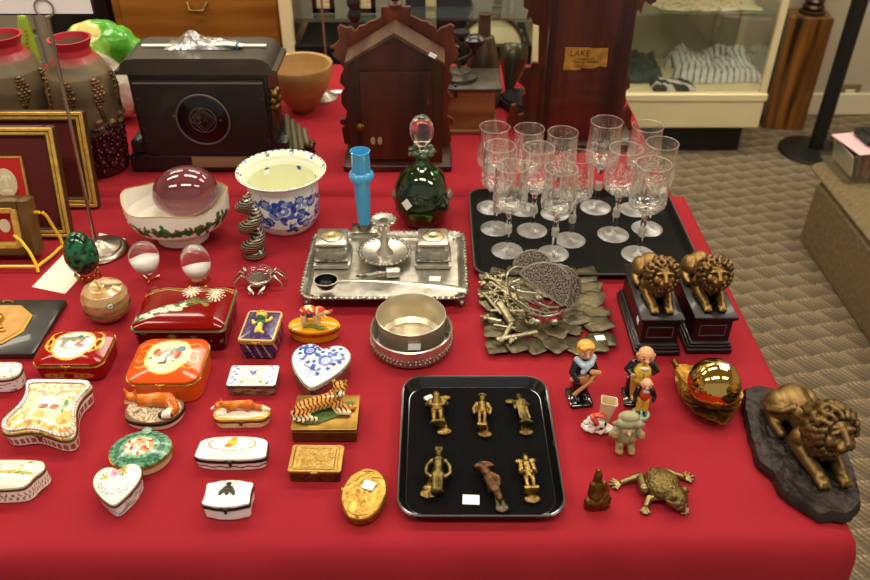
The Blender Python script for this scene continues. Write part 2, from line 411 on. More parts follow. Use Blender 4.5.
# ceiling lamps: recessed troffers with diffusers that light the room
LAMP = mat('lamp_diffuser', '#fff4dc', .6, emis='#ffedc9', es=5)
WM = mat('white_lamp_housing', '#eeeae0', .5)
for i, (x, y) in enumerate(((-1.7, .1), (0, .1), (1.7, .1), (-1.7, 1.75), (0, 1.75), (1.7, 1.75), (-1.7, 3.1), (0, 3.1), (1.7, 3.1))):
    t = thing('ceiling_light', 'recessed rectangular ceiling light with a white diffuser', 'ceiling light', (x, y), 0, 'ceiling lights above the tables', z=2.80)
    mb = MB()
    for a, b_, c, d in ((-.62, 0, .03, .34), (.62, 0, .03, .34)): mb.box((a, b_, -.012), (c, d, .024))
    for yy in (-.16, .16): mb.box((0, yy, -.012), (1.24, .03, .024))
    mb.build('frame', WM, t); MB().box((0, 0, -.006), (1.2, .3, .01)).build('diffuser', LAMP, t)
    l = bpy.data.lights.new('lamp', 'AREA'); l.shape = 'RECTANGLE'; l.size = 1.15; l.size_y = .28; l.energy = 15.5; l.color = (1, .93, .82)
    lo = bpy.data.objects.new('lamp', l); C.objects.link(lo); lo.parent = t; lo.location = (0, 0, -.03)

# ---------------------------------------------------------------- tablecloths
def cloth_mat():
    m = mat('red_polyester_cloth', '#9a212b', .85, spec=.2, bump=.25, bscale=900, bw=.0006, col2='#921d27', scale=6)
    return m
RED = cloth_mat()
def cloth(name, label, x0, x1, yf0, yf1, yb, zt, seed, drop=.72):
    """table top sheet and its four hanging sides as one draped mesh; yf0 / yf1 are the front edge left and right"""
    rd = random.Random(seed); bm_v = []; fs = []; nx, ny = 120, 50
    def z(x, y): return zt + .0012 * math.sin(x * 9 + seed) * math.cos(y * 11) + .0008 * noise.noise((x * 6, y * 6, seed))
    def Y(i, j): yf = yf0 + (yf1 - yf0) * i / nx; return yf + (yb - yf) * j / ny
    g = {}
    for j in range(ny + 1):
        for i in range(nx + 1):
            x = x0 + (x1 - x0) * i / nx; y = Y(i, j); e = min(i, nx - i, j, ny - j)
            g[i, j] = len(bm_v); bm_v.append((x, y, z(x, y) - (.004 if e == 0 else 0)))
    for j in range(ny):
        for i in range(nx): fs.append((g[i, j], g[i + 1, j], g[i + 1, j + 1], g[i, j + 1]))
    per = [(i, 0) for i in range(nx)] + [(nx, j) for j in range(ny)] + [(i, ny) for i in range(nx, 0, -1)] + [(0, j) for j in range(ny, 0, -1)]
    nrm = [(0, -1)] * nx + [(1, 0)] * ny + [(0, 1)] * nx + [(-1, 0)] * ny
    prev = [g[p] for p in per]; K = 12
    for k in range(1, K + 1):
        row = []
        for q, (p, n_) in enumerate(zip(per, nrm)):
            bx = bm_v[g[p]]; d = drop * (k / K) ** 1.3; a = .006 + .03 * (k / K) * (.6 + .6 * math.sin(q * .55 + 1.3 * math.sin(q * .13))) + .006 * min(1, k / 2)
            if n_ == (0, 1): a *= .12
            row.append(len(bm_v)); bm_v.append((bx[0] + n_[0] * a, bx[1] + n_[1] * a, bx[2] - .006 - d * .98))
        m = len(per)
        for q in range(m): fs.append((prev[q], row[q], row[(q + 1) % m], prev[(q + 1) % m]))
        prev = row
    mb = MB(); mb.add(bm_v, fs); o = mb.build(name, RED, sharp=80); tag(o, label, 'tablecloth'); return o
cloth('tablecloth', 'red tablecloth over the near display table, under the trinket boxes', -1.35, .528, .60, .640, 1.515, TB - .0015, 1)
cloth('tablecloth', 'red tablecloth over the far table, under the wooden clocks', -1.35, .505, 1.535, 1.535, 2.29, TB - .0015, 2)

# ---------------------------------------------------------------- back of the room, left to right
GLASSP = thin_glass('cabinet_pane', base=.04, edge=.4)
# grey metal cabinet far left
xl, zt = onY(-60, 15, 2.7); 
t = thing('filing_cabinet', 'beige grey metal cabinet behind the two dark vases', 'cabinet', (-1.66, 2.9), 0, z=0)
MB().box((0, 0, .5), (.76, .45, 1.0), bev=.01).build('body', mat('grey_beige_metal', '#8d8670', .45, col2='#857e69', scale=4), t)
for zz in (.3, .62, .9):
    d = MB().box((0, -.232, zz - .05), (.7, .02, .27), bev=.006).build('drawer', mat('grey_beige_metal'), t)
    MB().tube([(-.05, -.245, zz), (-.05, -.265, zz), (.05, -.265, zz), (.05, -.245, zz)], .005).build('handle', SILVER, d)
t = thing('black_cabinet', 'black cabinet with shiny round knob between grey cabinet and orange wooden chest', 'cabinet', (-1.16, 2.92), 0, z=0)
MB().box((0, 0, .55), (.22, .44, 1.1), bev=.012).build('body', mat('black_lacquer', '#141312', .3, coat=.3), t)
MB().box((0, -.225, .55), (.19, .015, 1.0), bev=.005).build('door', mat('black_lacquer'), t)
MB().ell((.06, -.24, .86), (.018, .012, .014)).build('knob', SILVER, t)
# orange wooden chest
OW = wood('orange_maple', '#a06a2a', '#84501a', .3, 'x', 8)
t = thing('wooden_chest', 'orange brown wooden chest of drawers with brass pull behind the black mantel clock', 'chest', (-.755, 2.86), 0, z=0)
MB().box((0, 0, .55), (.56, .44, 1.1), bev=.006).build('body', OW, t)
for zz in (.14, .45, .76, 1.0):
    d = MB().box((0, -.226, zz), (.5, .018, .29 if zz < .9 else .17), bev=.005).build('drawer', OW, t)
    MB().tube([(-.03, -.236, zz + .06), (-.02, -.255, zz + .04), (.02, -.255, zz + .04), (.03, -.236, zz + .06)], .005).build('handle', BRASS, d)
# display case behind the clocks
DX0, DX1, DY0, DY1 = -.475, .34, 2.50, 2.95
PLUM = mat('mauve_felt', '#a39a8c', .9, col2='#9b9284', scale=6)
t = thing('display_case', 'tall cream framed glass case with glass shelf behind the wooden clocks', 'display case', ((DX0 + DX1) / 2, 2.72), 0, z=0)
w = DX1 - DX0
MB().box((0, .03, .33), (w - .04, .40, .66)).build('base', mat('black_plinth', '#0f0e0d', .5), t)
MB().box((0, .22, 1.2), (w, .02, 1.08)).build('back_panel', PLUM, t)
for sx in (-1, 1):
    MB().box((sx * (w / 2 - .018), -.2, .87), (.036, .036, 1.74), bev=.003).build('post', CREAM, t)
    mb = MB().box((sx * (w / 2 - .07), .204, 1.2), (.016, .008, 1.06))
    mb.build('shelf_rail', SILVER, t)
    MB().box((sx * (w / 2 - .004), 0, 1.2), (.005, .38, 1.06)).build('side_pane', GLASSP, t)
MB().box((0, -.2, 1.76), (w, .04, .05)).box((0, .2, 1.76), (w, .04, .05)).build('top_frame', CREAM, t)
MB().box((0, -.2, .69), (w - .07, .03, .06)).build('sill', mat('black_plinth'), t)
MB().box((0, -.02, .80), (w - .03, .36, .008)).build('shelf', thin_glass('green_edge_glass', (.82, .93, .86), base=.15, edge=.8), t)
# small framed certificates on the shelf and hanging sheets
def card(px0, px1, pyb, Y, h, label):
    x0, z0 = onY(px0, pyb, Y); x1, _ = onY(px1, pyb, Y)
    t = thing('framed_card', label, 'picture frame', ((x0 + x1) / 2, Y), 0, 'small framed cards in the case', z=z0); ww = x1 - x0
    mb = MB()
    for s_ in (-1, 1): mb.box((s_ * (ww / 2 - .007), 0, h / 2), (.014, .014, h))
    mb.box((0, 0, .007), (ww, .014, .014)).box((0, 0, h - .007), (ww, .014, .014)); mb.build('frame', mat('black_lacquer'), t)
    MB().box((0, 0, h / 2), (ww - .02, .006, h - .02)).build('sheet', mat('old_paper', '#d8cda0', .7, col2='#a99c74', scale=90, stretch=(.3, 1, 3)), t)
card(313, 335, 12.5, 2.563, .12, "black framed cream card standing on the glass shelf")
card(356, 376, 12.5, 2.563, .12, "black framed yellow card partly hidden by twisted black candlestick")
# banjo leaning in the case (head towards the viewer)
def inst_axis(px, py, Y): x, z = onY(px, py, Y); return x, z
bx, bz = onY(491.5, 49, 2.55); br = .104
t = thing('banjo', 'banjo with cream round head leaning upright behind the coffee grinder', 'banjo', (bx, 2.55), 0, z=bz - br)
mb = MB(); mb.M = Matrix.Translation((0, 0, br)) @ Matrix.Rotation(R(80), 4, 'X')
mb.lathe([(0, 0), (br * .9, 0), (br * .93, .004), (br * .93, -.03), (0, -.03)], 48); mb.build('drum_head', mat('cream_drum_skin', '#e9dfb4', .6, col2='#dccf9f', scale=8), t)
mb = MB(); mb.M = Matrix.Translation((0, 0, br)) @ Matrix.Rotation(R(80), 4, 'X')
mb.lathe([(br * .92, .007), (br, .007), (br * 1.02, 0), (br * 1.02, -.04), (br * .92, -.04), (br * .92, .007)], 48)
mb.build('rim', mat('dark_rim', '#4a3c26', .4, .3), t)
rm = MB(); rm.M = mb.M
for k in range(24): a = 2 * PI * k / 24; rm.tube([(br * 1.04 * math.cos(a), br * 1.04 * math.sin(a), .006), (br * 1.05 * math.cos(a), br * 1.05 * math.sin(a), -.035)], .0025, 6)
rm.build('tension_hooks', SILVER, t)
mb = MB(); mb.M = Matrix.Translation((0, 0, br)) @ Matrix.Rotation(R(-10), 4, 'X') @ Matrix.Rotation(R(6), 4, 'Y')
mb.box((0, -.004, br + .2), (.03, .02, .4), bev=.004); mb.build('neck', mat('banjo_neck', '#6b6a58', .4, col2='#4b4a3c', scale=60), t)
fr = MB(); fr.M = mb.M
for k in range(12): fr.box((0, -.016, br + .03 + k * .03), (.03, .003, .0025))
fr.build('fret', SILVER, t)
# dark guitar leaning left of the banjo
gx, gz = onY(431, 30, 2.62)
t = thing('guitar', 'dark bodied guitar with pale fretted neck leaning behind the gothic wooden clock', 'guitar', (gx, 2.62), 0, z=.69)
gp = smooth_closed([(-.09, 0), (.15, 0), (.16, .06), (.11, .18), (.075, .30), (.04, .42), (-.03, .42), (-.06, .30), (-.08, .15)], 80)
mb = MB(); mb.M = Matrix.Rotation(R(-8), 4, 'X'); mb.prismxz(gp, 0, .07, .006); mb.build('body', mat('dark_guitar_lacquer', '#1d2022', .35, coat=.4), t)
mb = MB(); mb.M = Matrix.Rotation(R(-8), 4, 'X'); mb.box((0, -.012, .30), (.034, .02, .58), bev=.004); mb.build('neck', mat('pale_neck', '#a39a72', .5, col2='#8a8060', scale=50), t)
fr = MB(); fr.M = mb.M
for k in range(12): fr.box((0, -.024, .05 + k * .034), (.034, .003, .003))
fr.build('fret', mat('banjo_neck'), t)
# twisted black candlestick in front of the case
cx, cz = onY(353, 30, 2.33)
t = thing('twisted_candlestick', 'shiny black turned bead stick rising behind the gothic wooden clock', 'candlestick', (cx + .005, 2.34), 0, z=0)
prof = [(0, 0), (.035, 0), (.035, .02), (.015, .05)]
zz = .06
while zz < 1.02: prof += [(.012, zz), (.02, zz + .012), (.02, zz + .022), (.012, zz + .034)]; zz += .036
prof += [(.01, 1.03), (0, 1.03)]
MB().lathe(prof, 20).build('stem', mat('black_lacquer'), t)
cx, cz = onY(323, 20, 2.36)
t = thing('thin_metal_rod', 'thin brownish upright metal rod in front of the glass shelf', 'rod', (cx, 2.36), 0, z=0)
MB().lathe([(0, 0), (.08, 0), (.08, .01), (.01, .015), (.01, .03)], 24).build('base', BRASSD, t)
MB().tube([(0, 0, .015), (0, 0, 1.25)], .0035).build('pole', mat('brown_rod', '#8d7460', .4, .5), t)

# ---------------------------------------------------------------- cream display case with jerseys (right)
CY = 3.20; xr = 1.372; xl = .20; w = xr - xl; cxm = (xl + xr) / 2
t = thing('display_case', 'cream framed glass display case with striped clothing, right of the tall wooden clock', 'display case', (cxm, CY), 0, z=0)
MB().box((-.02, .22, .065), (w - .06, .36, .13)).build('plinth', mat('black_plinth'), t)
MB().box((0, .21, .185), (w, .42, .12), bev=.004).box((0, .205, .262), (w + .012, .425, .035), bev=.005).build('base', CREAM, t)
MB().box((0, .41, .83), (w, .012, 1.1)).build('back_panel', mat('pale_case_back', '#b0a58c', .85, col2='#a89d84', scale=5), t)
for sx in (-1, 1):
    MB().box((sx * (w / 2 - .014), .012, .83), (.026, .024, 1.1), bev=.002).build('post', CREAM, t)
    MB().box((sx * (w / 2 - .014), .41, .83), (.026, .026, 1.1), bev=.002).build('post', CREAM, t)
    MB().box((sx * (w / 2 - .004), .21, .83), (.005, .36, 1.08)).build('side_pane', GLASSP, t)
MB().box((0, .004, .83), (w - .06, .005, 1.08)).build('front_pane', GLASSP, t)
MB().box((0, .21, 1.39), (w, .42, .03), bev=.003).build('top', CREAM, t)
MB().box((.49 - .03, .400, .80), (.02, .01, 1.0)).build('shelf_rail', SILVER, t)
MB().box((0, .22, .585), (w - .05, .33, .008)).build('shelf', mat('green_edge_glass'), t)
MB().lathe([(0, 0), (.012, 0), (.012, .01), (0, .012)], 16).build('lock', SILVER, t, (-.16, -.012, .262), (R(90), 0, 0))
FL = .281
def heap(name, label, cat, px, py, wx, dy, hgt, fn, seed, rot=0, z=FL, Y=None):
    x, z0 = onY(px, py, Y); nx, ny = 90, 60; vs = []; fs = []
    for j in range(ny + 1):
        for i in range(nx + 1):
            u = i / nx * 2 - 1; v = j / ny * 2 - 1; r = math.hypot(u, v) * (1 + .18 * noise.noise((math.atan2(v, u) * 1.3, seed, 0)))
            q = max(0, 1 - max(abs(u), abs(v)) ** 3)
            k = 1 - .22 * abs(noise.noise((math.atan2(v, u) * 1.5, seed, 1)))
            fold = .35 + .55 * abs(noise.noise((u * 1.1 + seed, v * .9, seed))) + .22 * abs(noise.noise((u * 3.2 + seed, v * 2.2, 2)))
            hh = hgt * (min(1, q * 1.8) ** .6) * fold * (.6 + .4 * (1 + v) / 2)
            vs.append((u * wx * k, v * dy * k, .002 + hh))
    n = (nx + 1) * (ny + 1); vs += [(a, b, .001) for a, b, c in vs]
    for j in range(ny):
        for i in range(nx):
            a = j * (nx + 1) + i; fs.append((a, a + 1, a + nx + 2, a + nx + 1)); fs.append((n + a + nx + 1, n + a + nx + 2, n + a + 1, n + a))
    per = [i for i in range(nx)] + [j * (nx + 1) + nx for j in range(ny)] + [ny * (nx + 1) + i for i in range(nx, 0, -1)] + [j * (nx + 1) for j in range(ny, 0, -1)]
    for a, b in zip(per, per[1:] + per[:1]): fs.append((n + a, n + b, b, a))
    mb = MB(); mb.add(vs, fs)
    o = mb.build(name, PMATT, None, (x, Y, z), (0, 0, rot), sharp=180, paint=lambda X, Yy, Z: fn(X / wx, Yy / dy)); tag(o, label, cat); return o
def stripes(U, V):
    c = np.zeros((len(U), 3)); c[:] = lin('#e4e2d6'); s = np.abs(np.modf(U * 7.5 + .5 * np.sin(V * 3 + U * 2) + 20)[0] - .5) > .40; c[s] = lin('#3f4657')
    rd_ = ((U - .25) ** 2 + (V - .1) ** 2 < .012) & (np.abs(np.modf(V * 12 + 20)[0]) > .45); c[rd_] = lin('#b5483c'); return c
heap('striped_jersey', 'crumpled white jersey with dark pinstripes lying in the cream glass case', 'jersey', 709, 84, .19, .12, .17, stripes, 3, Y=3.42)
def darkgreen(U, V): c = np.zeros((len(U), 3)); c[:] = lin('#1b3a35'); c[hashn(U, V, 3) > .7] = lin('#12211f'); return c
heap('green_cloth', 'dark green folded garment next to the tall wooden clock', 'garment', 638, 85, .085, .12, .13, darkgreen, 7, Y=3.42)
def bw(U, V): c = np.zeros((len(U), 3)); c[:] = lin('#211f1c'); s = np.sin(U * 6 + V * 5 + 1) > .35; c[s] = lin('#d8d4c6'); return c
heap('black_and_white_scarf', 'black and white crumpled scarf between green garment and pinstriped jersey', 'scarf', 672, 90, .09, .040, .07, bw, 11, Y=3.255)
def floral(U, V): c = np.zeros((len(U), 3)); c[:] = lin('#dcd7ae'); c[hashn(U, V, 14) > .72] = lin('#a9a86e'); c[hashn(U, V, 11, 4) > .8] = lin('#c99a7a'); return c
heap('floral_fabric', 'pale yellow floral fabric lying on the upper glass shelf', 'fabric', 700, 8, .22, .14, .02, floral, 5, z=.5905, Y=3.42)

# ---------------------------------------------------------------- pillar, stanchion, riser
PW = wood('striped_rosewood', '#9c662c', '#2e180a', .3, 'z', 9)
px_, py_ = 1.605, 3.52
t = thing('wooden_pedestal', 'square striped wood pedestal standing right of the cream display case', 'pedestal', (px_, py_), R(-8), z=0)
MB().box((0, 0, .255), (.178, .13, .51), bev=.004).build('column', PW, t)
t = thing('turned_ornament', 'dark turned metal ornament standing on the square wooden pedestal', 'ornament', (px_ + .01, py_), 0, z=.51)
MB().lathe([(0, 0), (.055, 0), (.055, .012), (.042, .02), (.048, .03), (.036, .042), (.042, .055), (.02, .075), (.016, .12), (.035, .15), (.04, .18), (.02, .2), (0, .2)], 32).build('body', mat('dark_bronze', '#3a2c22', .3, .7, col2='#5c4028', scale=20), t)
a = at(811, 152, z=0)
t = thing('stanchion_post', 'black post on round black base standing on the carpet', 'stanchion', a, 0, z=0)
BLK = mat('satin_black_metal', '#171614', .45)
MB().lathe([(0, 0), (.135, 0), (.14, .006), (.135, .016), (.05, .024), (0, .024)], 48).build('base', BLK, t)
MB().lathe([(0, .02), (.031, .02), (.031, 1.0), (.04, 1.0), (.04, 1.03), (0, 1.03)], 28).build('pole', BLK, t, (.015, 0, 0))
mb = MB().box((2.6, 3.585, 0), (.075, .008, .11), bev=.003)
xo, zo = onY(849, 92, 3.625)
t = thing('wall_outlet', 'brass coloured power outlet plate low on the beige wall', 'outlet', (xo, 3.628), 0, z=zo - .04)
MB().box((0, -.004, .04), (.10, .008, .08), bev=.002).build('plate', mat('olive_plate', '#8f8462', .4, .4), t)
MB().box((0, -.010, .045), (.045, .006, .02), bev=.002).build('socket', CREAM, t)
GC = mat('grey_carpet_riser', '#64583f', .95, col2='#8a7a58', scale=70, contrast=1, bump=.8, bscale=350, bw=.003, spec=.1)
t = thing('carpeted_riser', 'carpet covered display riser at right edge with rounded top slab', 'riser', (1.675, 2.00), 0, z=0)
MB().box((0, .03, .12), (.69, .98, .24), bev=.01).build('body', GC, t)
mb = MB(); mb.box((.0, .05, .262), (.70, 1.10, .05), bev=.022); mb.build('top_slab', GC, t)
a = at(866, 182, z=.287)
t = thing('plastic_tub', 'clear plastic tub with cards on the carpeted riser', 'tub', (a[0] + .035, a[1] + .09), 0, z=.287)
PL = thin_glass('clear_plastic', (.93, .94, .92), rough=.1, base=.06, edge=.5)
mb = MB()
for sx in (-1, 1): mb.box((sx * .115, 0, .05), (.004, .2, .1)); mb.box((0, sx * .1, .05), (.23, .004, .1))
mb.box((0, 0, .002), (.23, .2, .004)); mb.build('tub', PL, t)
rd = random.Random(4)
cs = ['#c9c2ae', '#5d5a4c', '#b5452e', '#8d8a74', '#3c4a4a', '#d8c890']
for k in range(9):
    o = MB().box((0, 0, .0), (.006, .15, .07 + rd.random() * .015), (0, R(rd.uniform(-14, 14)), 0)).build('postcard', mat('card_%d' % (k % 6), cs[k % 6], .6), None, (a[0] + .035 - .09 + k * .022, a[1] + .09, .287 + .048))
    tag(o, 'card standing on edge inside the clear plastic tub', 'card', 'cards in the plastic tub')
o = MB().box((0, 0, .001), (.21, .16, .002), (0, 0, R(12))).build('pink_sheet', mat('pink_paper', '#e8b9bd', .7), None, (a[0] + .03, a[1] + .09, .3895)); tag(o, 'pink paper sheet lying across the clear plastic tub', 'paper')
t = thing('black_case', 'flat black case on top of the pink paper', 'case', (a[0] + .06, a[1] + .10), R(5), z=.393)
MB().box((0, 0, .014), (.15, .11, .028), bev=.008).build('body', BLK, t); MB().box((0, 0, .03), (.12, .08, .006), bev=.003).build('lid', BLK, t)
# ================================================================ far table
DW = wood('dark_stained_oak', '#1e1917', '#131010', .4, 'x', 10, coat=.15)
DWT = wood('lit_dark_top', '#3a352c', '#2a261f', .4, 'x', 10, coat=.2)  # lighter olive tone paints in the light falling on the clock roof
def xz(pts, Y, ox=0, oy=0, s=1.0): return [onY(ox + x / s, oy + y / s, Y) for x, y in pts]
# ---- black mantel clock seen from behind
MY = 1.625
mx0 = onY(215, 177, MY)[0]
t = thing('mantel_clock', 'black wooden mantel clock turned away, round back door with diamond monogram', 'clock', (mx0, MY), 0)
fw = .29; H = .255; D = .115
MB().box((0, D / 2, .125), (fw, D, .25 - .03), bev=.002).build('body', DW, t)
mb = MB().box((0, D / 2, .02), (fw + .065, D + .02, .04), bev=.003).box((-fw / 2 - .012, D / 2, .055), (.03, D, .03), bev=.004).box((fw / 2 + .012, D / 2, .055), (.03, D, .03), bev=.004)
mb.build('plinth', DW, t)
MB().box((0, -.0035, .125), (fw - .016, .009, .17), bev=.0015).build('back_board', mat('back_board_black', '#191614', .45, coat=.1), t)
pr = [(-fw / 2 - .022, .222), (fw / 2 + .022, .222), (fw / 2 + .022, .230), (fw / 2 + .012, .232), (fw / 2 + .008, .244), (fw / 2 - .004, .253), (fw / 2 - .020, .256), (-fw / 2 + .020, .256), (-fw / 2 + .004, .253), (-fw / 2 - .008, .244), (-fw / 2 - .012, .232), (-fw / 2 - .022, .230)]
MB().prismxz(pr, -.006, D + .012).build('roof', DWT, t)
MB().box((0, -.0075, .205), (fw - .02, .003, .003)).build('groove', mat('lit_edge', '#6f675a', .5), t)  # pale colour stands for light caught along the groove
mb = MB(); mb.M = Matrix.Translation((0, -.008, .125)) @ Matrix.Rotation(R(90), 4, 'X')
rr = .056
mb.lathe([(0, 0), (rr, 0), (rr, .003), (rr * .96, .0045), (0, .0045)], 56); dr = mb.build('door', mat('black_metal_disc', '#0d0d0d', .28, .3, coat=.3), t)
mb.v = []; mb.f = []; mb.m = []
mb.tube([(rr * math.cos(a * PI / 32), rr * math.sin(a * PI / 32), .004) for a in range(64)], .0024, 8, True)
mb.build('door_ring', mat('dull_dark_ring', '#6a655a', .35, .5), dr)
mb.v = []; mb.f = []; mb.m = []
mb.tube([(.028 * math.cos(a * PI / 24), .028 * math.sin(a * PI / 24), .005) for a in range(48)], .0009, 6, True)
mb.tube([(0, .027, .005), (.027, 0, .005), (0, -.027, .005), (-.027, 0, .005)], .001, 6, True)
mb.tube([(0, .02, .005), (.02, 0, .005), (0, -.02, .005), (-.02, 0, .005)], .0005, 6, True)
# monogram S inside the diamond
mb.tube([(-.004, .006, .0055), (-.009, .007, .0055), (-.011, .004, .0055), (-.008, 0, .0055), (-.005, -.003, .0055), (-.007, -.007, .0055), (-.012, -.006, .0055)], .0009, 6)
mb.tube([(.002, -.004, .0055), (.006, .006, .0055), (.010, -.004, .0055)], .0008, 6)
mb.build('monogram', mat('dull_dark_ring'), dr)
MB().ell((.038, -.014, .125), (.002, .002, .002)).ell((-.062, -.008, .13), (.005, .003, .006)).build('latch', BRASSD, t)
for sx in (-1, 1):
    for zz in (.17, .1, .075): MB().ell((sx * (fw / 2 - .014), -.008, zz), (.002, .001, .002)).build('screw', BRASSD, t)
MB().box((.02, -.012, .026), (.12, .003, .024)).build('label_strip', wood('bare_wood', '#8a7050', '#6f5840', .6, 'x'), t)
for k in range(4): 
    MB().tube([(fw / 2 + .025 + k * .014, .02, .04), (fw / 2 + .018 + k * .012, .06, .105 - k * .012)], .007, 10).build('side_scroll', mat('olive_scroll', '#57523c', .4, col2='#6a6448', scale=20), t)
mb = MB()
rd = random.Random(2)
for k in range(14): mb.ell((fw / 2 + .066 + rd.uniform(-.008, .01), .02 + rd.uniform(-.01, .02), .012 + rd.uniform(0, .05)), rd.uniform(.005, .009), seg=8, rings=6)
mb.build('carved_grapes', mat('dark_bronze', '#3a2c22', .3, .7), t)
mb = MB()
for k in range(12): mb.ell((fw / 2 + .010 + rd.uniform(-.004, .008), -.002 + rd.uniform(-.01, .02), .165 + rd.uniform(-.025, .025)), rd.uniform(.006, .010), seg=8, rings=6)
mb.tube([(fw / 2 + .012, 0, .15), (fw / 2 + .010, 0, .10)], .004)
mb.build('lion_mask', BRASSD, t)
# plastic bag and white strip on the clock
o = MB(); a0 = Matrix.Translation((0, 0, 0))
zc = TB + .257
x, y = at(187, 45, .257)
bagm = thin_glass('clear_bag_plastic', (.94, .94, .92), rough=.25, base=.22, edge=.7)
mb = MB(); vs = []; fs = []; nx, ny = 26, 14
for j in range(ny + 1):
    for i in range(nx + 1):
        u = i / nx * 2 - 1; v = j / ny * 2 - 1; h = (1 - u * u) * (1 - v * v)
        pk = math.exp(-((u + .3) ** 2) * 12) * .02
        vs.append((u * .07, v * .03, .001 + h * (.012 + pk + .010 * noise.noise((u * 4, v * 4, 1)))))
for j in range(ny):
    for i in range(nx): a = j * (nx + 1) + i; fs.append((a, a + 1, a + nx + 2, a + nx + 1))
n = len(vs); vs += [(a, b, c - .0008) for a, b, c in vs]; fs += [tuple(n + k for k in reversed(f)) for f in fs]
mb.add(vs, fs); o = mb.build('plastic_bag', bagm, None, (x + .03, y - .0, zc), sharp=12); tag(o, 'crumpled clear plastic bag on top of the black mantel clock', 'plastic bag')
x, y = at(206, 43.5, .257)
t = thing('cable_tie_bundle', 'long thin white strips with blue bands lying on the black mantel clock', 'strip', (x, y + .006), 0, z=zc)
MB().box((0, -.024, .002), (.262, .010, .003), (0, 0, 0)).build('strip', mat('white_plastic', '#e6e2d2', .4), t)
mb = MB()
for k in range(5): mb.tube([(.0, -.035 + k * .003, .004), (.05, -.036 + k * .004, .008), (.085, -.038 + k * .003, .005)], .0018)
mb.build('strip', mat('white_plastic'), t)
MB().box((.073, -.032, .006), (.003, .018, .010)).build('band', mat('blue_plastic', '#2a7fae', .4), t)

# ---- gothic kitchen clock seen from behind
GW = wood('dark_walnut', '#4c2010', '#240f08', .4, 'z', 10, coat=.12)
GW2 = wood('red_walnut_fretwork', '#6e3016', '#40180c', .4, 'z', 12, coat=.2)
CYk = 1.63; cxk, _ = onY(398, 172, CYk)
t = thing('gothic_clock', 'dark wooden steeple clock with gingerbread border and small back door behind the green decanter', 'clock', (cxk, CYk), 0)
ww = .099
body = [(-ww, .012), (ww, .012), (ww, .243), (0, .298), (-ww, .243)]
MB().prismxz(body, 0, .075, .001).build('case', GW, t)
mb = MB()
mb.prismxz([(-ww - .004, .236), (-ww, .243), (0, .299), (ww, .243), (ww + .004, .236), (ww + .004, .246), (0, .308), (-ww - .004, .246)], -.006, .078)
mb.build('roof', wood('worn_roof_wood', '#5e4330', '#3f2a1e', .45, 'y', 12), t)
MB().box((.0, -.003, .127), (.150, .008, .200), bev=.0015).build('door', GW, t)
MB().box((0, .045, .008), (.24, .12, .016), bev=.003).build('base', GW, t)
MB().lathe([(0, 0), (.008, 0), (.009, .003), (.004, .006), (0, .008)], 20).build('lock_plate', BRASS, t, (-.077, -.008, .105), (R(90), 0, 0))
MB().lathe([(0, 0), (.0055, 0), (.005, .003), (0, .004)], 14, sy=1.7).lathe([(0, 0), (.0055, 0), (.005, .003), (0, .004)], 14, (.015, 0, 0), sy=1.7).build('keyhole_plate', mat('worn_edge_wood', '#9a8468', .5), t, (-.052, -.006, .072), (R(90), 0, 0))
MB().box((.068, -.006, .165), (.004, .004, .018)).build('hinge', BRASS, t)
MB().box((.078, -.004, .262), (.016, .002, .008), (0, R(29), 0)).build('price_tag', TAG, t, (0, -.004, 0))
Yb = CYk + .085
F = lambda pts: [(x - cxk, max(.002, z - TB)) for x, z in xz(pts, Yb, 320, 0, 3.868)]
left = [(112, 560), (95, 555), (84, 500), (100, 488), (76, 478), (80, 462), (100, 462), (104, 430), (82, 400), (82, 362), (96, 340), (76, 318), (80, 292), (92, 268), (78, 240), (48, 215), (60, 190), (38, 186), (62, 172), (76, 150), (66, 112), (78, 98), (104, 110), (120, 106), (136, 124), (152, 104), (176, 98), (190, 86), (214, 80), (236, 66), (236, 28)]
right = [(350, 28), (350, 62), (374, 72), (392, 82), (414, 86), (428, 98), (444, 104), (452, 124), (468, 110), (488, 104), (505, 96), (520, 104), (512, 140), (520, 160), (524, 178), (540, 184), (526, 196), (536, 212), (524, 236), (506, 252), (500, 275), (514, 300), (498, 330), (492, 352), (512, 380), (498, 405), (492, 450), (514, 462), (518, 478), (500, 488), (508, 540), (500, 560)]
fp = F(left + right)
fp = [p for p in fp]; 
MB().prismxz(list(reversed(fp)) , Yb - CYk, Yb - CYk + .012).build('fretwork_front', GW2, t)
MB().lathe([(0, 0), (.014, 0), (.014, .006), (.008, .012), (.012, .02), (.013, .03), (.006, .045), (.010, .055), (.004, .08), (0, .082)], 24).build('finial', GW2, t, (0, Yb - CYk + .006, F([(295, 28)])[0][1]))

# ---- tall clock with paper label
TY = 1.735; tx0, _ = onY(579, 147, TY)
t = thing('tall_wooden_clock', 'tall dark red wooden clock case from behind with torn yellow paper label', 'clock', (tx0, TY), 0)
ww = .090
MB().box((0, .055, .29), (2 * ww, .11, .56), bev=.003).build('case', GW, t)
MB().box((0, -.001, .29), (.156, .004, .54), bev=.001).build('back_board', wood('back_mahogany', '#561e0f', '#260c07', .35, 'z', 9), t)
MB().box((0, .05, .01), (.25, .14, .02), bev=.003).build('base', GW, t)
Yb2 = TY + .10
F2 = lambda pts: [(x - tx0, max(.002, z - TB)) for x, z in xz(pts, Yb2, 500, 0, 3.868)]
lf = [(140, 560), (60, 540), (24, 478), (44, 410), (62, 408), (72, 448), (92, 444), (88, 404), (82, 372), (100, 362), (96, 340), (68, 316), (86, 290), (96, 262), (118, 262), (130, 243), (150, 248), (152, 100), (128, 92), (120, 66), (104, 78), (112, 40), (92, 28), (96, -40), (60, -80)]
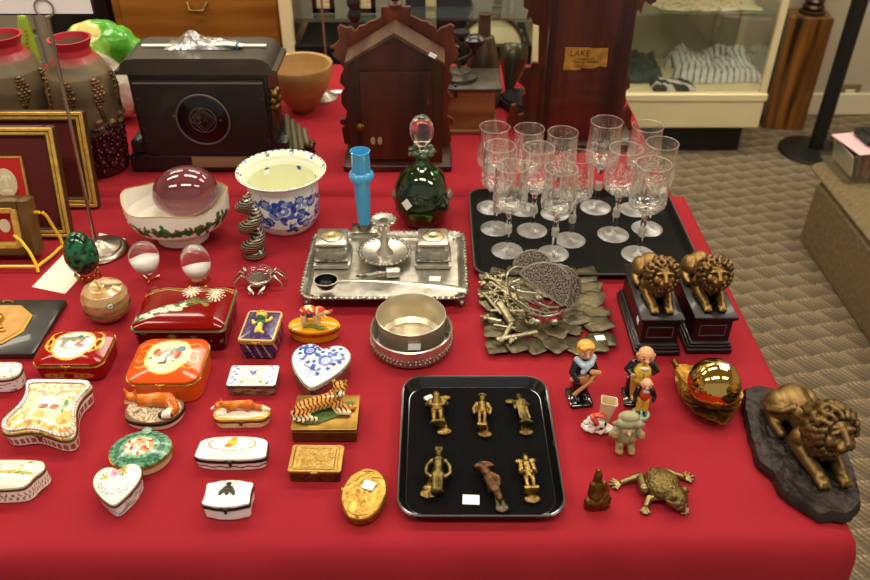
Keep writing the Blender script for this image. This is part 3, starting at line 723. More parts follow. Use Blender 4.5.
rt = [(640, -80), (600, -30), (606, 6), (580, 18), (562, 4), (552, 30), (546, 56), (534, 36), (520, 70), (500, 110), (496, 290), (504, 312), (502, 340), (488, 350), (486, 400), (470, 440), (498, 414), (512, 440), (504, 470), (516, 500), (520, 560)]
MB().prismxz(list(reversed(F2(lf + rt))), Yb2 - TY, Yb2 - TY + .014).build('fretwork_front', GW2, t)
# label with lettering
def text(s, size, mat_, parent, loc, rot, name='lettering', ext=.0002):
    cu = bpy.data.curves.new(name, 'FONT'); cu.body = s; cu.size = size; cu.extrude = ext; cu.align_x = 'CENTER'
    o = bpy.data.objects.new('tmp', cu); C.objects.link(o); dg = bpy.context.evaluated_depsgraph_get()
    me = bpy.data.meshes.new_from_object(o.evaluated_get(dg)); bpy.data.objects.remove(o); me.name = name
    me.materials.clear(); me.materials.append(mat_)
    q = bpy.data.objects.new(name, me); C.objects.link(q); q.parent = parent; q.location = loc; q.rotation_euler = rot; return q
lx, lz = onY(586, 58, TY - .004)
lp = [(-.047, -.027), (-.012, -.027), (-.008, -.022), (.02, -.023), (.03, -.018), (.047, -.02), (.046, .022), (.012, .021), (.004, .023), (-.047, .024)]
lb = MB().prismxz(lp, -.0012, 0).build('paper_label', mat('yellowed_label', '#b8862f', .6, col2='#8a5c1d', scale=50), t, (lx - tx0, -.0035, lz - TB))
ink = mat('dark_ink', '#1f140c', .7)
text('LAKE', .019, ink, lb, (-.014, -.0015, .004), (R(90), 0, 0))
text('manufactured by', .006, ink, lb, (0, -.0015, -.003), (R(90), 0, 0))
text('Wm. L. Gilbert', .0095, ink, lb, (0, -.0015, -.011), (R(90), 0, 0))
text('Winsted Conn', .006, ink, lb, (-.008, -.0015, -.020), (R(90), 0, 0))

# ---- coffee grinder, iron vessels, cone, bellows
gx, gy = at(467, 133, 0)
t = thing('coffee_grinder', 'wooden box coffee grinder with iron top between the two wooden clocks', 'coffee grinder', (gx, gy + .055), 0)
LW = wood('light_oak', '#8c5c34', '#6a4020', .45, 'x', 12)
MB().box((.0, 0, .058), (.13, .11, .105), bev=.002).build('box', LW, t)
MB().box((0, 0, .005), (.15, .125, .010), bev=.002).build('base', LW, t)
IR = mat('grey_iron', '#4b4538', .45, .5, col2='#3a352b', scale=30)
MB().box((0, 0, .113), (.16, .13, .008), bev=.002).build('top_plate', IR, t)
mb = MB().lathe([(0, 0), (.045, 0), (.043, .008), (.03, .016), (.028, .02), (.012, .024), (0, .026)], 32, (-.02, 0, .117)); mb.build('hopper', IR, t)
MB().tube([(-.02, 0, .14), (-.02, 0, .16), (0, -.01, .172), (.012, -.02, .185)], .005).build('crank', IR, t)
MB().lathe([(0, 0), (.006, 0), (.008, .012), (.022, .026), (.024, .036), (.016, .044), (0, .046)], 24, (.014, -.022, .182)).build('knob', mat('black_lacquer'), t)
MB().tube([(-.03, -.05, .121), (-.028, -.052, .10), (-.028, -.06, .098)], .009, 8, flat=.4).build('strap', mat('black_leather', '#26221b', .6), t)
x, y = onY(484, 48, 1.985)
t = thing('iron_flask', 'brown grey tapered metal flask behind the coffee grinder', 'flask', (x, 1.995), 0); t.scale = (.8, .8, 1.06)
MB().lathe([(0, 0), (.062, 0), (.062, .02), (.052, .10), (.036, .15), (.03, .165), (.02, .168), (.018, .215), (.021, .218), (.0, .216)], 32).build('body', mat('brown_iron', '#4a3b2e', .35, .6, col2='#6a5745', scale=12), t)
x, y = onY(461, 60, 1.96)
t = thing('black_candlestick', 'small black turned candlestick left of the iron flask', 'candlestick', (x, 1.965), 0)
MB().lathe([(0, 0), (.03, 0), (.028, .01), (.01, .03), (.014, .09), (.009, .13), (.014, .165), (.009, .175), (.022, .19), (.02, .198), (0, .198)], 24).build('stem', mat('black_lacquer'), t)
x, y = at(512, 110, 0)
t = thing('metal_cone', 'dark olive metal cone lying point down with white tag beside the tall clock', 'cone', (x - .006, y + .07), R(-15)); t.scale = (.78, .78, .78)
ol = mat('olive_metal', '#3d3a2c', .3, .7, col2='#5a523c', scale=8)
mb = MB(); mb.M = Matrix.Translation((0, 0, .0)) @ Matrix.Rotation(R(-30), 4, 'X')
mb.lathe([(0, .0), (.004, .002), (.043, .12), (.047, .128), (.047, .165), (.04, .178), (0, .182)], 32); mb.build('shell', ol, t)
add_tag(t, -.010, .034, .128, (R(62), 0, 0), .018, .012)
t = thing('fire_bellows', 'black leather bellows lying at the foot of the tall wooden clock', 'bellows', (x + .045, y - .02), R(28))
MB().prism(smooth_closed([(-.012, -.07), (.012, -.07), (.035, -.02), (.05, .05), (.03, .10), (-.03, .10), (-.05, .05), (-.035, -.02)], 60), 0, .03, .004).build('boards', mat('black_lacquer'), t)
MB().tube([(0, -.065, .015), (0, -.11, .012)], [.01, .005]).build('nozzle', ol, t)
MB().prism(smooth_closed([(-.012, -.06), (.012, -.06), (.04, -.02), (.053, .05), (.034, .105), (-.034, .105), (-.053, .05), (-.04, -.02)], 60), .008, .022).build('leather', mat('black_leather'), t)
# ---- wooden bowl and silver footed stand
x, y = onY(296, 72, 1.80)
t = thing('wooden_bowl', 'light brown wooden bowl behind the black mantel clock', 'bowl', (x - .018, 1.955), 0); t.scale = (.93, .93, .97)
BW_ = wood('honey_bowl_wood', '#b08a54', '#926c3c', .4, 'x', 6)
k = .088
MB().lathe([(0, .0), (.028, 0), (.032, .006), (.045, .02), (.078, .07), (.090, .122), (.088, .126), (.080, .123), (.070, .075), (.04, .028), (0, .018)], 48).build('bowl', BW_, t)
x, y = at(323, 98, 0)
t = thing('silver_stand', 'round silver footed stand beside the wooden bowl', 'stand', (x, y), 0)
MB().lathe([(0, 0), (.039, 0), (.038, .004), (.030, .009), (.018, .016), (.006, .022), (.005, .05), (.009, .055), (.005, .06), (.004, .09), (.016, .10), (0, .10)], 32).build('stem', SILVER, t)
x, y = at(337, 92, 0)
o = MB().box((0, 0, .0006), (.035, .02, .0012)).build('price_card', TAG, None, (x, y, TB), (0, 0, R(10))); tag(o, 'small white card beside the silver stand', 'card')

# ---- dark vases with red necks
VM = mat('frosted_grape_vase', attr=True, rough=.5, coat=.08, bump=.2, bscale=200)
def vase(xy, label, seed):
    t = thing('grape_vase', label, 'vase', xy, seed * .7, 'pair of dark grape vases with red necks')
    prof = [(0, 0), (.050, 0), (.054, .006), (.055, .03), (.058, .06), (.062, .10), (.067, .15), (.068, .19), (.063, .225), (.049, .25), (.037, .262), (.035, .275), (.041, .290), (.043, .294), (.038, .294), (.031, .27), (.028, .2), (0, .19)]
    P_ = []
    for (r0, z0), (r1, z1) in zip(prof, prof[1:]):
        for k in range(10): P_.append((r0 + (r1 - r0) * k / 10, z0 + (z1 - z0) * k / 10))
    P_.append(prof[-1])
    mb = MB(); mb.lathe(P_, 160)
    def pv(X, Y, Z):
        c = np.zeros((len(X), 3)); rr = np.hypot(X, Y); k = np.clip((Z - .245) / .02, 0, 1)[:, None]
        base = np.where((Z < .10)[:, None], np.array(lin('#3a0a10')), np.array(lin('#6b5c40')))
        nz = hashn(X + Y * .7, Z, 45, seed)[:, None]
        base = base * (.55 + .7 * nz); low = np.clip((.13 - Z) / .06, 0, 1)[:, None]; base = base * (1 - low) + np.array(lin('#42090f')) * low
        c = base * (1 - k) + np.array(lin('#a8182a')) * k
        ins = (Z > .26) & (rr < .035); c[ins] = lin('#6a4a34'); return c
    mb.build('body', VM, t, paint=pv)
    g = MB(); rd = random.Random(seed)
    def rad(z):
        for (r0, z0), (r1, z1) in zip(prof, prof[1:12]):
            if z0 <= z <= z1 and z1 > z0: return r0 + (r1 - r0) * (z - z0) / (z1 - z0)
        return .045
    for q in range(7):
        g = MB(); a0 = q * 2 * PI / 7 + .35
        for k in range(15):
            z = .222 - k * .0062; wv = .13 * math.sin(PI * min(1, (k + 1) / 11)); off = .05 * math.sin(k * .5)
            for s_ in ((-1, 0, 1) if k % 2 else (-.5, .5)):
                a = a0 + off + s_ * wv; r = rad(z); g.ell((r * math.cos(a), r * math.sin(a), z), (.0058, .0058, .0045), seg=8, rings=5)
        for k in range(3): a = a0 + (.22 if k % 2 else -.20); z = .135 - k * .008; r = rad(z); g.ell((r * math.cos(a), r * math.sin(a), z), (.010, .010, .006), (.4, 0, a), seg=10, rings=6)
        g.build('grape_relief', mat('bronze_relief', '#7d5e38', .38, .3, col2='#4a3018', scale=40), t)
    g = MB()
    for k in range(520):
        z = rd.uniform(.010, .118); a = rd.uniform(0, 2 * PI); r = rad(z); g.ell((r * math.cos(a), r * math.sin(a), z), rd.uniform(.004, .007), seg=8, rings=5)
    g.build('berry_relief', mat('ruby_relief', '#4c0a14', .15, 0, col2='#1c0507', scale=60, coat=.3), t)
a = at(96, 170, 0); vase((a[0] + .014, a[1] + .010), 'dark grape vase with red neck, the fully visible one by the mantel clock', 1)
a = at(28, 168, 0); vase((a[0] + .020, a[1] + .02), 'dark grape vase with red neck cut by the left photo edge', 2)
# ---- green and white ceramic tureen shaped like leafy vegetable
x, y = at(110, 128, 0)
t = thing('cabbage_tureen', 'large glossy green and white leaf shaped ceramic piece behind the dark vases', 'ceramic', (x + .004, y + .06), 0)
mb = MB()
mb.ell((0, 0, .10), (.098, .06, .10)).ell((-.01, -.01, .17), (.075, .05, .055)).ell((.035, -.008, .19), (.055, .045, .045)).ell((.075, -.006, .175), (.035, .035, .032)).ell((-.035, 0, .195), (.05, .04, .04)).ell((.0, 0, .215), (.055, .04, .03))
def pg(X, Y, Z):
    c = np.zeros((len(X), 3)); c[:] = lin('#f0ead2'); q = (X + .01) ** 2 / .075 ** 2 + (Z - .09) ** 2 / .10 ** 2
    g_ = (q > 1.0) | (Z > .19); c[g_] = lin('#4f9a2c'); l = g_ & (hashn(X, Z, 40) > .62); c[l] = lin('#86b84a'); 
    y_ = g_ & ((X + .02) ** 2 / .04 ** 2 + (Z - .225) ** 2 / .02 ** 2 < 1); c[y_] = lin('#cfc97a'); return c
mb.build('body', PAINT, t, blob=.004, smooth=6, paint=pg, disp=.008, dscale=.03)
x, y = at(34, 120, 0)
t = thing('green_pod_ornament', 'glossy lime green pod shaped ornament between the two dark vases', 'ornament', (x, y + .09), 0)
mb = MB().caps([(0, 0, .018, .017), (-.004, 0, .10, .022), (-.002, 0, .19, .017), (0, 0, .225, .012)]); mb.build('pod', mat('lime_glaze', '#7a9a26', .15, coat=.6, col2='#93ad3a', scale=20), t, blob=.003)
mb = MB()
for k in range(16): mb.ell((.006 + .004 * math.sin(k), -.021, .05 + k * .010), .0032, seg=8, rings=5)
mb.build('seeds', mat('red_seed', '#a03a20', .3), t)
# ================================================================ near table: porcelain boxes
def seq(*a):
    o = []
    for k in a: o += k if isinstance(k, list) else [k]
    return o
# red box with bird medallion
cx, cy, w, d = fit(31, 101, 368, 334, .028)
med = seq(('r', 0, .0, .58, .80, 0, .06, '#e9b64a'), [('l', [(s * .55, .75), (s * .74, .62), (s * .80, .2), (s * .72, -.25), (s * .55, -.45)], .05, '#e9b64a') for s in (-1, 1)],
          [('r', s * .72, .1, .10, .25, 0, .25, '#e9b64a') for s in (-1, 1)],
          ('e', 0, .0, .54, .76, 0, '#f1ead8'), ('n', 7, .62, '#7c8a52', 2, (-.12, -.05, .42, .45)), ('n', 9, .6, '#4f7a3c', 5, (.0, .5, .4, .2)), ('e', .17, .1, .07, .3, -20, '#b4482c'), ('e', .24, -.12, .1, .12, 0, '#8a3a24'), ('e', .12, .38, .06, .1, 0, '#3f6a70'), ('n', 8, .66, '#9a7a9a', 9, (-.15, .2, .35, .3)))
trinket('porcelain_box', 'glossy red rectangular porcelain box with painted bird medallion on the lid', 'trinket box', (cx, cy), 0, o_rect(w, d, .016), .028, .008, canvas('#8e0b07', med),
        canvas('#8e0e08', [('r', .75, .4, .06, .22, 0, .15, '#b4762c'), ('r', .69, .4, .03, .15, 0, .3, '#b4762c'), ('r', .81, .4, .03, .15, 0, .3, '#b4762c')]), p=3.5)
# orange box
cx, cy, w, d = fit(123, 197, 385, 341, .038)
med = seq(('r', 0, .04, .60, .76, 0, .05, '#f3c56a'), ('e', 0, .04, .57, .72, 0, '#efe0b4'),
          [('l', [(s * .5, .5), (s * .72, .55 + .1), (s * .88, .5)], .035, '#f3b54a') for s in (-1, 1)], [('l', [(s * .55, -.1), (s * .75, -.22), (s * .86, -.1), (s * .8, .1)], .035, '#f3b54a') for s in (-1, 1)], [('l', [(s * .45, -.42), (s * .65, -.5), (s * .8, -.42)], .035, '#f3b54a') for s in (-1, 1)],
          [('l', [(s * .58, .25), (s * .8, .28)], .035, '#f3b54a') for s in (-1, 1)],
          ('e', -.32, .15, .1, .16, 0, '#b2562e'), ('e', -.22, .05, .09, .14, 0, '#c98a5a'), ('e', -.04, .12, .10, .26, 0, '#e2b8bc'), ('e', .02, -.1, .12, .18, 0, '#f2efe6'), ('e', .13, .1, .1, .28, 0, '#8fae8c'), ('e', .27, .1, .1, .28, 0, '#c4442c'), ('e', .33, .3, .12, .14, 0, '#6f8a9c'), ('e', -.04, .42, .06, .08, 0, '#e9c8a0'), ('e', .14, .42, .06, .08, 0, '#e9c8a0'), ('n', 9, .72, '#7a5a34', 3, (0, -.1, .5, .3)))
trinket('porcelain_box', 'large orange porcelain box with painted oval scene of figures on domed lid', 'trinket box', (cx, cy), 0, o_rect(w, d, .022), .036, .010, canvas('#ca5018', med), '#d2521a', p=2.6, claspmat=GOLDR)
# maroon lacquer box
cx, cy, w, d = fit(130, 223, 330, 288, .045)
rd = random.Random(3)
fl = [('l', [(-1, .55), (-.5, .78), (.1, .6), (.7, .8), (1, .7)], .14, '#5a3a2c'), ('l', [(-1, .5), (-.5, .72), (.1, .54), (.7, .74), (1, .64)], .03, '#c4a258'), ('l', [(-1, .62), (-.5, .84), (.1, .66), (.7, .86), (1, .76)], .02, '#c4a258')]
for k in range(26): a = -.95 + k * .045; fl.append(('e', a + rd.uniform(-.05, .05), -.75 + k * .034 + rd.uniform(-.12, .12), .10, .075, rd.uniform(0, 180), ['#46563a', '#5d6e50', '#8a8a3e', '#3a6a70'][k % 4]))
for k in range(9): fl += flower(-.78 + k * .1, -.6 + k * .06 + rd.uniform(-.1, .14), .10, '#e9dcc4', '#c9a24a', None, 5, k)
for (x, y) in ((.05, .62), (.62, .45)):
    for k in range(14): a = k * PI / 7; fl.append(('l', [(x, y), (x + .2 * math.cos(a), y + .32 * math.sin(a))], .03, '#e6dcc8'))
    fl.append(('e', x, y, .05, .06, 0, '#c9b06a'))
for k in range(16): fl.append(('e', .1 + k * .03, .05 + rd.uniform(-.12, .2), .07, .06, rd.uniform(0, 180), ['#46563a', '#8a7a3e'][k % 2]))
fl.append(('l', [(.1, .5), (.15, .1), (.5, .1), (.62, .35)], .025, '#6d6a3a'))
def lac(U, V):
    c = canvas('#720605', fl)(U, V); return c
def lacside(A, Z): c = canvas('#4a0606', [])(A, Z); c[hashn(A * 40, Z * 4, 1, 3) > .78] = lin('#7d6448'); c[hashn(A * 40, Z * 4, 1, 8) > .85] = lin('#5a6a48'); return c
trinket('lacquer_box', 'large dark red lacquer box with raised white chrysanthemum flowers on the lid', 'lacquer box', (cx, cy), 0, o_rect(w, d, .012), .040, .007, lac, lacside, p=5, rimh=.004, rimk=1.025, rim=mat('dull_brass_rim', '#8f8258', .35, .9), clasp=False, taper=.95, lidmat=mat('clear_red_lacquer', attr=True, rough=.1, spec=.35), bodymat=mat('clear_red_lacquer'))
# purple jeweled box with figure
cx, cy, w, d = fit(239, 275, 344, 314, .032)
def pur(U, V): c = canvas('#3a2a52', [])(U, V); c[hashn(U, V, 7, 2) > .6] = lin('#55406e'); e = np.maximum(np.abs(U), np.abs(V)) > .9; c[e] = lin('#c4a46a'); return c
def purside(A, Z): c = canvas('#2b1f45', [])(A, Z); c[hashn(A * 20, Z * 3, 1, 2) > .6] = lin('#44305f'); s = np.modf(A * 14 + Z * .8)[0] < .1; c[s] = lin('#cdb488'); return c
pb = trinket('enamel_box', 'purple enamel box with a yellow pixie figure lying on its lid', 'trinket box', (cx, cy), R(-3), o_rect(w, d, .007), .032, .002, pur, purside, p=2, rimk=1.03)
mb = MB().ell((0, .013, .049), (.0095, .009, .0085)).caps([(0, .006, .042, .005), (0, -.006, .041, .0045), (.003, -.016, .040, .003), (.008, -.019, .040, .0025)]).caps([(-.004, .004, .042, .003), (-.012, .001, .041, .0025), (-.014, .008, .041, .003)]).caps([(.004, .005, .042, .003), (.012, .011, .041, .0028), (.014, .016, .041, .0035)]).caps([(-.003, -.008, .041, .003), (-.004, -.018, .040, .003)])
def pxp(X, Y, Z): c = canvas('#d9b84e', [])(X, Y); c[(Y < .007) & (Y > -.001) & (np.abs(X) < .007)] = lin('#3c7a58'); c[(np.hypot(X + .003, Y - .013) < .0013) | (np.hypot(X - .003, Y - .013) < .0013)] = lin('#2a2018'); return c
fg = mb.build('pixie', PAINT, pb, blob=.0008, paint=pxp)
MB().ell((0, .020, .0475), (.006, .003, .005)).build('cap', mat('green_enamel', '#2c6a48', .2, coat=.5), fg)
# white and blue lady-fingers box (rectangular, lavender sprays)
cx, cy, w, d = fit(226, 275, 386, 366, .02)
ops = [('l', [(s * .48, -1), (s * .48, 1)], .03, '#c4a264') for s in (-1, 1)]
for s in (-1, 1):
    for k in range(7): y = -.8 + k * .27; ops += [('e', s * .74 + .07 * (1 if k % 2 else -1), y, .05, .15, 30 if k % 2 else -30, '#5a62b8')]
    ops.append(('l', [(s * .74, -.85), (s * .74, .85)], .02, '#6a72b0'))
for k in range(22): a = 2 * PI * k / 22; ops.append(('e', .40 * math.cos(a), .08 + .72 * math.sin(a), .035, .08, math.degrees(a), '#d9b45a'))
ops += flower(0, .1, .14, '#4f58a8', '#c9a24a', '#6a8a5a', 5, 1) + flower(-.12, .3, .07, '#5a62b8', '#e9e0c0') + flower(.12, .3, .07, '#5a62b8', '#e9e0c0') + [('e', s * .38, -.72, .06, .12, 20 * s, '#8aa070') for s in (-1, 1)]
trinket('porcelain_box', 'small rectangular white box with blue leaf sprays, directly behind the narrow fox box', 'trinket box', (cx, cy), 0, o_rect(w, d, .004), .016, .004, canvas('#f1efe2', ops),
        lambda A, Z: canvas('#5a4638', [('n', 30, .5, '#9a8064', 1)])(A, Z), p=2.2, rim=mat('brown_rim', '#5a4030', .4, .5), rimh=.003, clasp=False, lidh=.002)
# blue heart box
cx, cy, _, _ = fit(291, 349, 378, 356, .03)
ops = []
for (x, y, r) in ((-.42, .42, .22), (.24, .02, .25)): ops += flower(x, y, r, '#3f5fae', '#8fa6dc', '#5a78c0', 7, x) + [('r', x, y, r * .5, r * .45, 0, .12, '#dfe4f0'), ('r', x, y, r * .95, r * .8, 0, .06, '#2c479a')]
rd = random.Random(8)
for (x, y) in ((-.75, .3), (-.65, .55), (-.2, .62), (-.1, .25), (.05, .4), (.5, .3), (.55, -.1), (.4, .5), (.75, .35), (.1, -.35), (.4, -.3), (-.15, -.05), (.72, .02), (-.62, .02), (.2, .6), (-.35, .72), (.62, .62), (-.1, .5), (.8, .2), (-.8, .5), (.3, .35), (.1, -.55), (-.35, -.1)): ops += flower(x, y, .088, ['#3f5fae', '#4f6dba', '#34509e'][int(rd.random() * 3)], '#2c479a', None, 4, x * 9)
ops += [('l', [(-.05, -.12), (-.12, -.42), (-.22, -.62)], .03, '#3f5fae'), ('l', [(-.45, -.2), (-.2, -.35), (.1, -.42)], .05, '#4a68b4'), ('l', [(-.35, -.42), (-.1, -.4), (.15, -.52)], .04, '#4a68b4'), ('e', -.12, -.28, .09, .13, 0, '#3a59a8')]
pb = trinket('porcelain_box', 'heart shaped box with blue flowers on white lid and silver pierced sides', 'trinket box', (cx - .005, cy + .006), R(-6), fat_heart(W(58, 320, 365, .03), W(58, 320, 365, .03) * 1.12), .026, .005,
        canvas('#eeeeea', ops), '#8a8070', bodymat=CHASED, p=4, rim=CHASED, rimk=1.04, clasp=False, taper=.98)
# elephant box
cx, cy = at(314, 325, .022)
el = trinket('enamel_box', 'oval yellow enamel box with jewelled elephant standing on the lid', 'trinket box', (cx, cy), 0, o_ell(W(50, 315, 333, .02), .046), .016, .006, canvas('#e39a14', []), canvas('#c8820e', []), p=2, rim=GOLDR, rimh=.004, rimk=1.05, clasp=False)
mb = MB(); z0 = .030
mb.ell((-.006, 0, z0 + .020), (.016, .010, .011)).ell((.012, -.002, z0 + .022), (.009, .008, .009)).ell((.010, -.009, z0 + .021), (.005, .002, .006))
mb.caps([(.018, -.003, z0 + .020, .004), (.025, -.004, z0 + .021, .003), (.031, -.005, z0 + .025, .0025)])
for x, y in ((-.015, -.005), (-.014, .006), (.006, -.005), (.007, .006)): mb.caps([(x, y, z0 + .014, .0048), (x, y, z0 + .001, .0045)])
def elp(X, Y, Z):
    c = canvas('#e2c79a', [])(X, Y); s = (Z > z0 + .017) & (X < .006) ; c[s] = lin('#c43a20'); d_ = s & (hashn(X, Z, 380, 2) > .62); c[d_] = lin('#f0d79a')
    b_ = (np.abs(X + .004) < .005) & (Z < z0 + .022) & (Z > z0 + .013) & (Y < 0); c[b_] = lin('#4a3d6a'); h = (X > .010) & (Z > z0 + .025); c[h] = lin('#d24a24'); return c
fg = mb.build('elephant', PAINT, el, blob=.0009, paint=elp)
mb = MB()
for s in (-1, 1): mb.tube([(.018, -.003 + s * .003, z0 + .018), (.024, -.005 + s * .004, z0 + .015)], [.001, .0005])
mb.build('tusk', mat('ivory', '#efe6c8', .3), fg)
mb = MB()
for k in range(7): a = k * .9; mb.ell((-.012 + k * .005, -.014 + .003 * math.sin(a), z0 + .0005), (.005, .003, .0012), (0, 0, a))
mb.build('leaf_garland', mat('olive_leaf', '#6a7a3a', .3), el)
# green oval box
cx, cy, w, d = fit(110, 170, 450, 430, .022)
ctr = at(140, 448, .022)
def gr(U, V):
    r = np.hypot(U, V); c = np.zeros((len(U), 3)); c[:] = lin('#6f9e7c'); c[(r < .82)] = lin('#4c8062'); c[hashn(U, V, 14, 2) > .58] = lin('#2f6248'); c[r < .64] = lin('#86b490'); c[(r < .64) & (hashn(U, V, 16, 4) > .6)] = lin('#4c8062'); m = r < .48; c[m] = lin('#dba06a')
    q = m & (hashn(U, V, 8, 5) > .52); c[q] = lin('#efe2cc'); q = m & (hashn(U, V, 9, 9) > .7); c[q] = lin('#b4522c'); return c
gb = trinket('porcelain_box', 'oval green marbled box with gold edge beside the small heart box', 'trinket box', ctr, R(8), o_ell(W(60, 140, 448, .02), .068), .014, .008, gr, '#d8c49a', p=1.8, rim=GOLDR, rimk=1.03, clasp=False)
MB().lathe([(0, 0), (.006, 0), (.007, .003), (.005, .005), (0, .006)], 16, (.006, .027, .024)).build('finial', mat('green_glaze', '#7aa88a', .15, coat=.5), gb)
# fox on brown oval box
def fox(parent, pts, z0, lying, kz=1.0):
    """orange porcelain fox; x axis is the body axis, head at -x"""
    mb = MB()
    if lying:
        mb.caps([(.020, .004, z0 + .012, .011), (.006, .002, z0 + .014, .010), (-.010, 0, z0 + .013, .009), (-.020, -.002, z0 + .017, .007)])
        mb.ell((-.025, -.005, z0 + .022), (.008, .0075, .007)).ell((-.030, -.010, z0 + .019), (.004, .005, .0035))
        mb.caps([(-.016, -.006, z0 + .006, .0045), (-.022, -.012, z0 + .003, .003)]).caps([(-.010, -.008, z0 + .005, .0045), (-.006, -.013, z0 + .003, .003)])
        mb.caps([(.026, 0, z0 + .012, .009), (.033, -.008, z0 + .008, .008), (.028, -.016, z0 + .006, .007), (.019, -.019, z0 + .005, .005)])
        for s in (-1, 1): mb.tube([(-.026 + s * .005, -.003, z0 + .026), (-.027 + s * .008, -.002, z0 + .035)], [.0035, .0008])
    else:
        mb.caps([(.018, 0, z0 + .013, .0075), (.004, 0, z0 + .014, .0062), (-.010, 0, z0 + .013, .0066), (-.020, 0, z0 + .015, .005)])
        mb.ell((-.025, -.001, z0 + .015), (.0065, .0055, .005)).caps([(-.028, -.001, z0 + .013, .0035), (-.036, -.002, z0 + .009, .0018)])
        for x, dx in ((-.010, -.004), (-.006, .003), (.017, -.004), (.020, .004)): mb.caps([(x, -.003 if dx < 0 else .003, z0 + .010, .004), (x + dx, -.004 if dx < 0 else .004, z0 + .001, .0024)])
        mb.caps([(.022, 0, z0 + .012, .004), (.034, 0, z0 + .006, .0055), (.045, 0, z0 + .003, .0025)])
        for s in (-1, 1): mb.tube([(-.022, s * .003, z0 + .018), (-.0215, s * .004, z0 + .024)], [.0025, .0006])
    def pf(X, Y, Z):
        c = canvas('#c9641c', [])(X, Y); c[hashn(X, Y, 160, 3) > .6] = lin('#dd8434')
        if lying:
            c[(Z < z0 + .008) & (X < .015)] = lin('#efe2cc'); c[(X < -.024) & (Z < z0 + .020)] = lin('#f2ead8'); c[(X > .008) & (Y < -.018)] = lin('#241a14'); c[(X < .027) & (X > .010) & (Y < -.012) & (Z < z0 + .014)] = lin('#1f1712')
            c[(X > .021) & (X < .033) & (Y < -.012)] = lin('#efe2cc'); c[(np.hypot(X + .029, Z - z0 - .0235) < .0014) & (Y < -.008)] = lin('#1a1410')
        else:
            c[(X < -.031)] = lin('#f0e8da'); c[(Z < z0 + .0035) & (X < .028)] = lin('#6a3010'); c[X > .036] = lin('#efe0c8')
        return c
    return mb.build('fox', PAINT, parent, blob=.0008, paint=pf)
ctr = at(155, 411, .012); ww = W(58, 155, 411, .01)
def straw(U, V): c = canvas('#ddc7a4', [])(U, V); c[hashn(U, V * .6, 18, 2) > .62] = lin('#a98660'); c[hashn(U, V, 16, 6) > .8] = lin('#5a8a48'); c[np.hypot(U, V) > .95] = lin('#7a5a3c'); return c
b_ = trinket('porcelain_box', 'oval porcelain box with orange fox lying curled on straw colored lid', 'trinket box', ctr, R(-6), smooth_closed([(-ww * .5, -.006), (-ww * .36, -.03), (ww * .3, -.028), (ww * .5, -.004), (ww * .46, .02), (ww * .2, .028), (-ww * .3, .027), (-ww * .48, .014)]), .010, .008, straw,
             canvas('#e8dfcc', []), p=1.6, rim=mat('dark_hinge_band', '#2c211a', .4, .5), rimh=.003, clasp=False, lidmat=PMATT)
fx = fox(b_, None, .020, True); fx.scale = (1.05, 1.05, 1.0)
# fox on white and gold box
ctr = at(242, 414, .015); ww = W(56, 242, 414, .015)
def wg(U, V): c = canvas('#f0e9d2', [])(U, V); r = np.maximum(np.abs(U) ** 2.2, 0) + np.abs(V) ** 2.2; c[r > .82] = lin('#d8a93a'); c[(r > .68) & (r <= .72)] = lin('#b98a2c'); return c
b_ = trinket('porcelain_box', 'narrow cream and gold box with walking orange fox on the lid', 'trinket box', ctr, R(2), o_rect(ww, .028, .0139), .011, .004, wg, lambda A, Z: canvas('#e0c070', [('n', 22, .55, '#f0e6c4', 1)])(A, Z), p=2.5, rim=BRASS, rimh=.0025)
fx = fox(b_, None, .017, False); fx.location = (-.006, .003, 0)
# white long box with black band
cx, cy, w, d = fit(194, 265, 461, 438, .02)
ops = [('r', 0, .15, .66, .62, 0, .045, '#b9a27c'), ('e', 0, .2, .15, .36, 0, '#e2bc4a'), ('e', .03, .55, .09, .18, 0, '#c99a30'), ('e', -.1, -.05, .10, .18, 0, '#b98a28'), ('d', [(-.42, .2), (.42, .2)], .035, '#6a5a4a')]
for k in range(30): a = 2 * PI * k / 30; ops.append(('e', .66 * math.cos(a), .15 + .62 * math.sin(a), .035, .07, math.degrees(a) + 30, '#a2886a' if k % 2 else '#c9b090'))
BLK2 = mat('black_enamel_rim', '#1b1816', .35, .2)
def wavy(A, Z): c = canvas('#efece4', [])(A, Z); m = np.abs(Z - .5 - .09 * np.sin(A * 2 * PI * 16)) < .1; c[m] = lin('#7a5048'); return c
trinket('porcelain_box', 'long white box with black rim and small golden figure painted on the lid', 'trinket box', (cx, cy), 0, smooth_closed([(-w / 2, -d / 2), (w / 2, -d / 2), (w / 2 * 1.0, -d * .1), (w * .47, d / 2), (-w * .47, d / 2), (-w / 2, -d * .1)], it=2), .015, .006, canvas('#f3f1ea', ops), wavy, p=3, rim=BLK2, rimh=.004, rimk=1.03)
# bee box
cx, cy, w, d = fit(202, 249, 508, 484, .022)
ops = [('l', [(-.1, .62), (-.28, .9)], .04, '#2c2a26'), ('l', [(.1, .62), (.28, .9)], .04, '#2c2a26')] + [('l', [(0, y0), (s_ * .38, y1)], .035, '#2c2a26') for s_ in (-1, 1) for y0, y1 in ((.45, .6), (.3, .3), (.1, -.1))] + [
       ('e', -.17, .02, .13, .42, -22, '#4a4840'), ('e', .17, .02, .13, .42, 22, '#4a4840'), ('e', 0, .05, .13, .42, 0, '#3a3830'), ('e', 0, .5, .12, .2, 0, '#24221e'), ('l', [(-.1, .1), (.1, .1)], .04, '#6a675c'), ('l', [(-.1, -.1), (.1, -.1)], .04, '#6a675c')]
q = [(-.5, -.38), (-.36, -.42), (-.18, -.5), (.18, -.5), (.36, -.42), (.5, -.38), (.47, -.2), (.47, .1), (.5, .36), (.34, .38), (.18, .46), (-.18, .46), (-.34, .38), (-.5, .36), (-.47, .1), (-.47, -.2)]
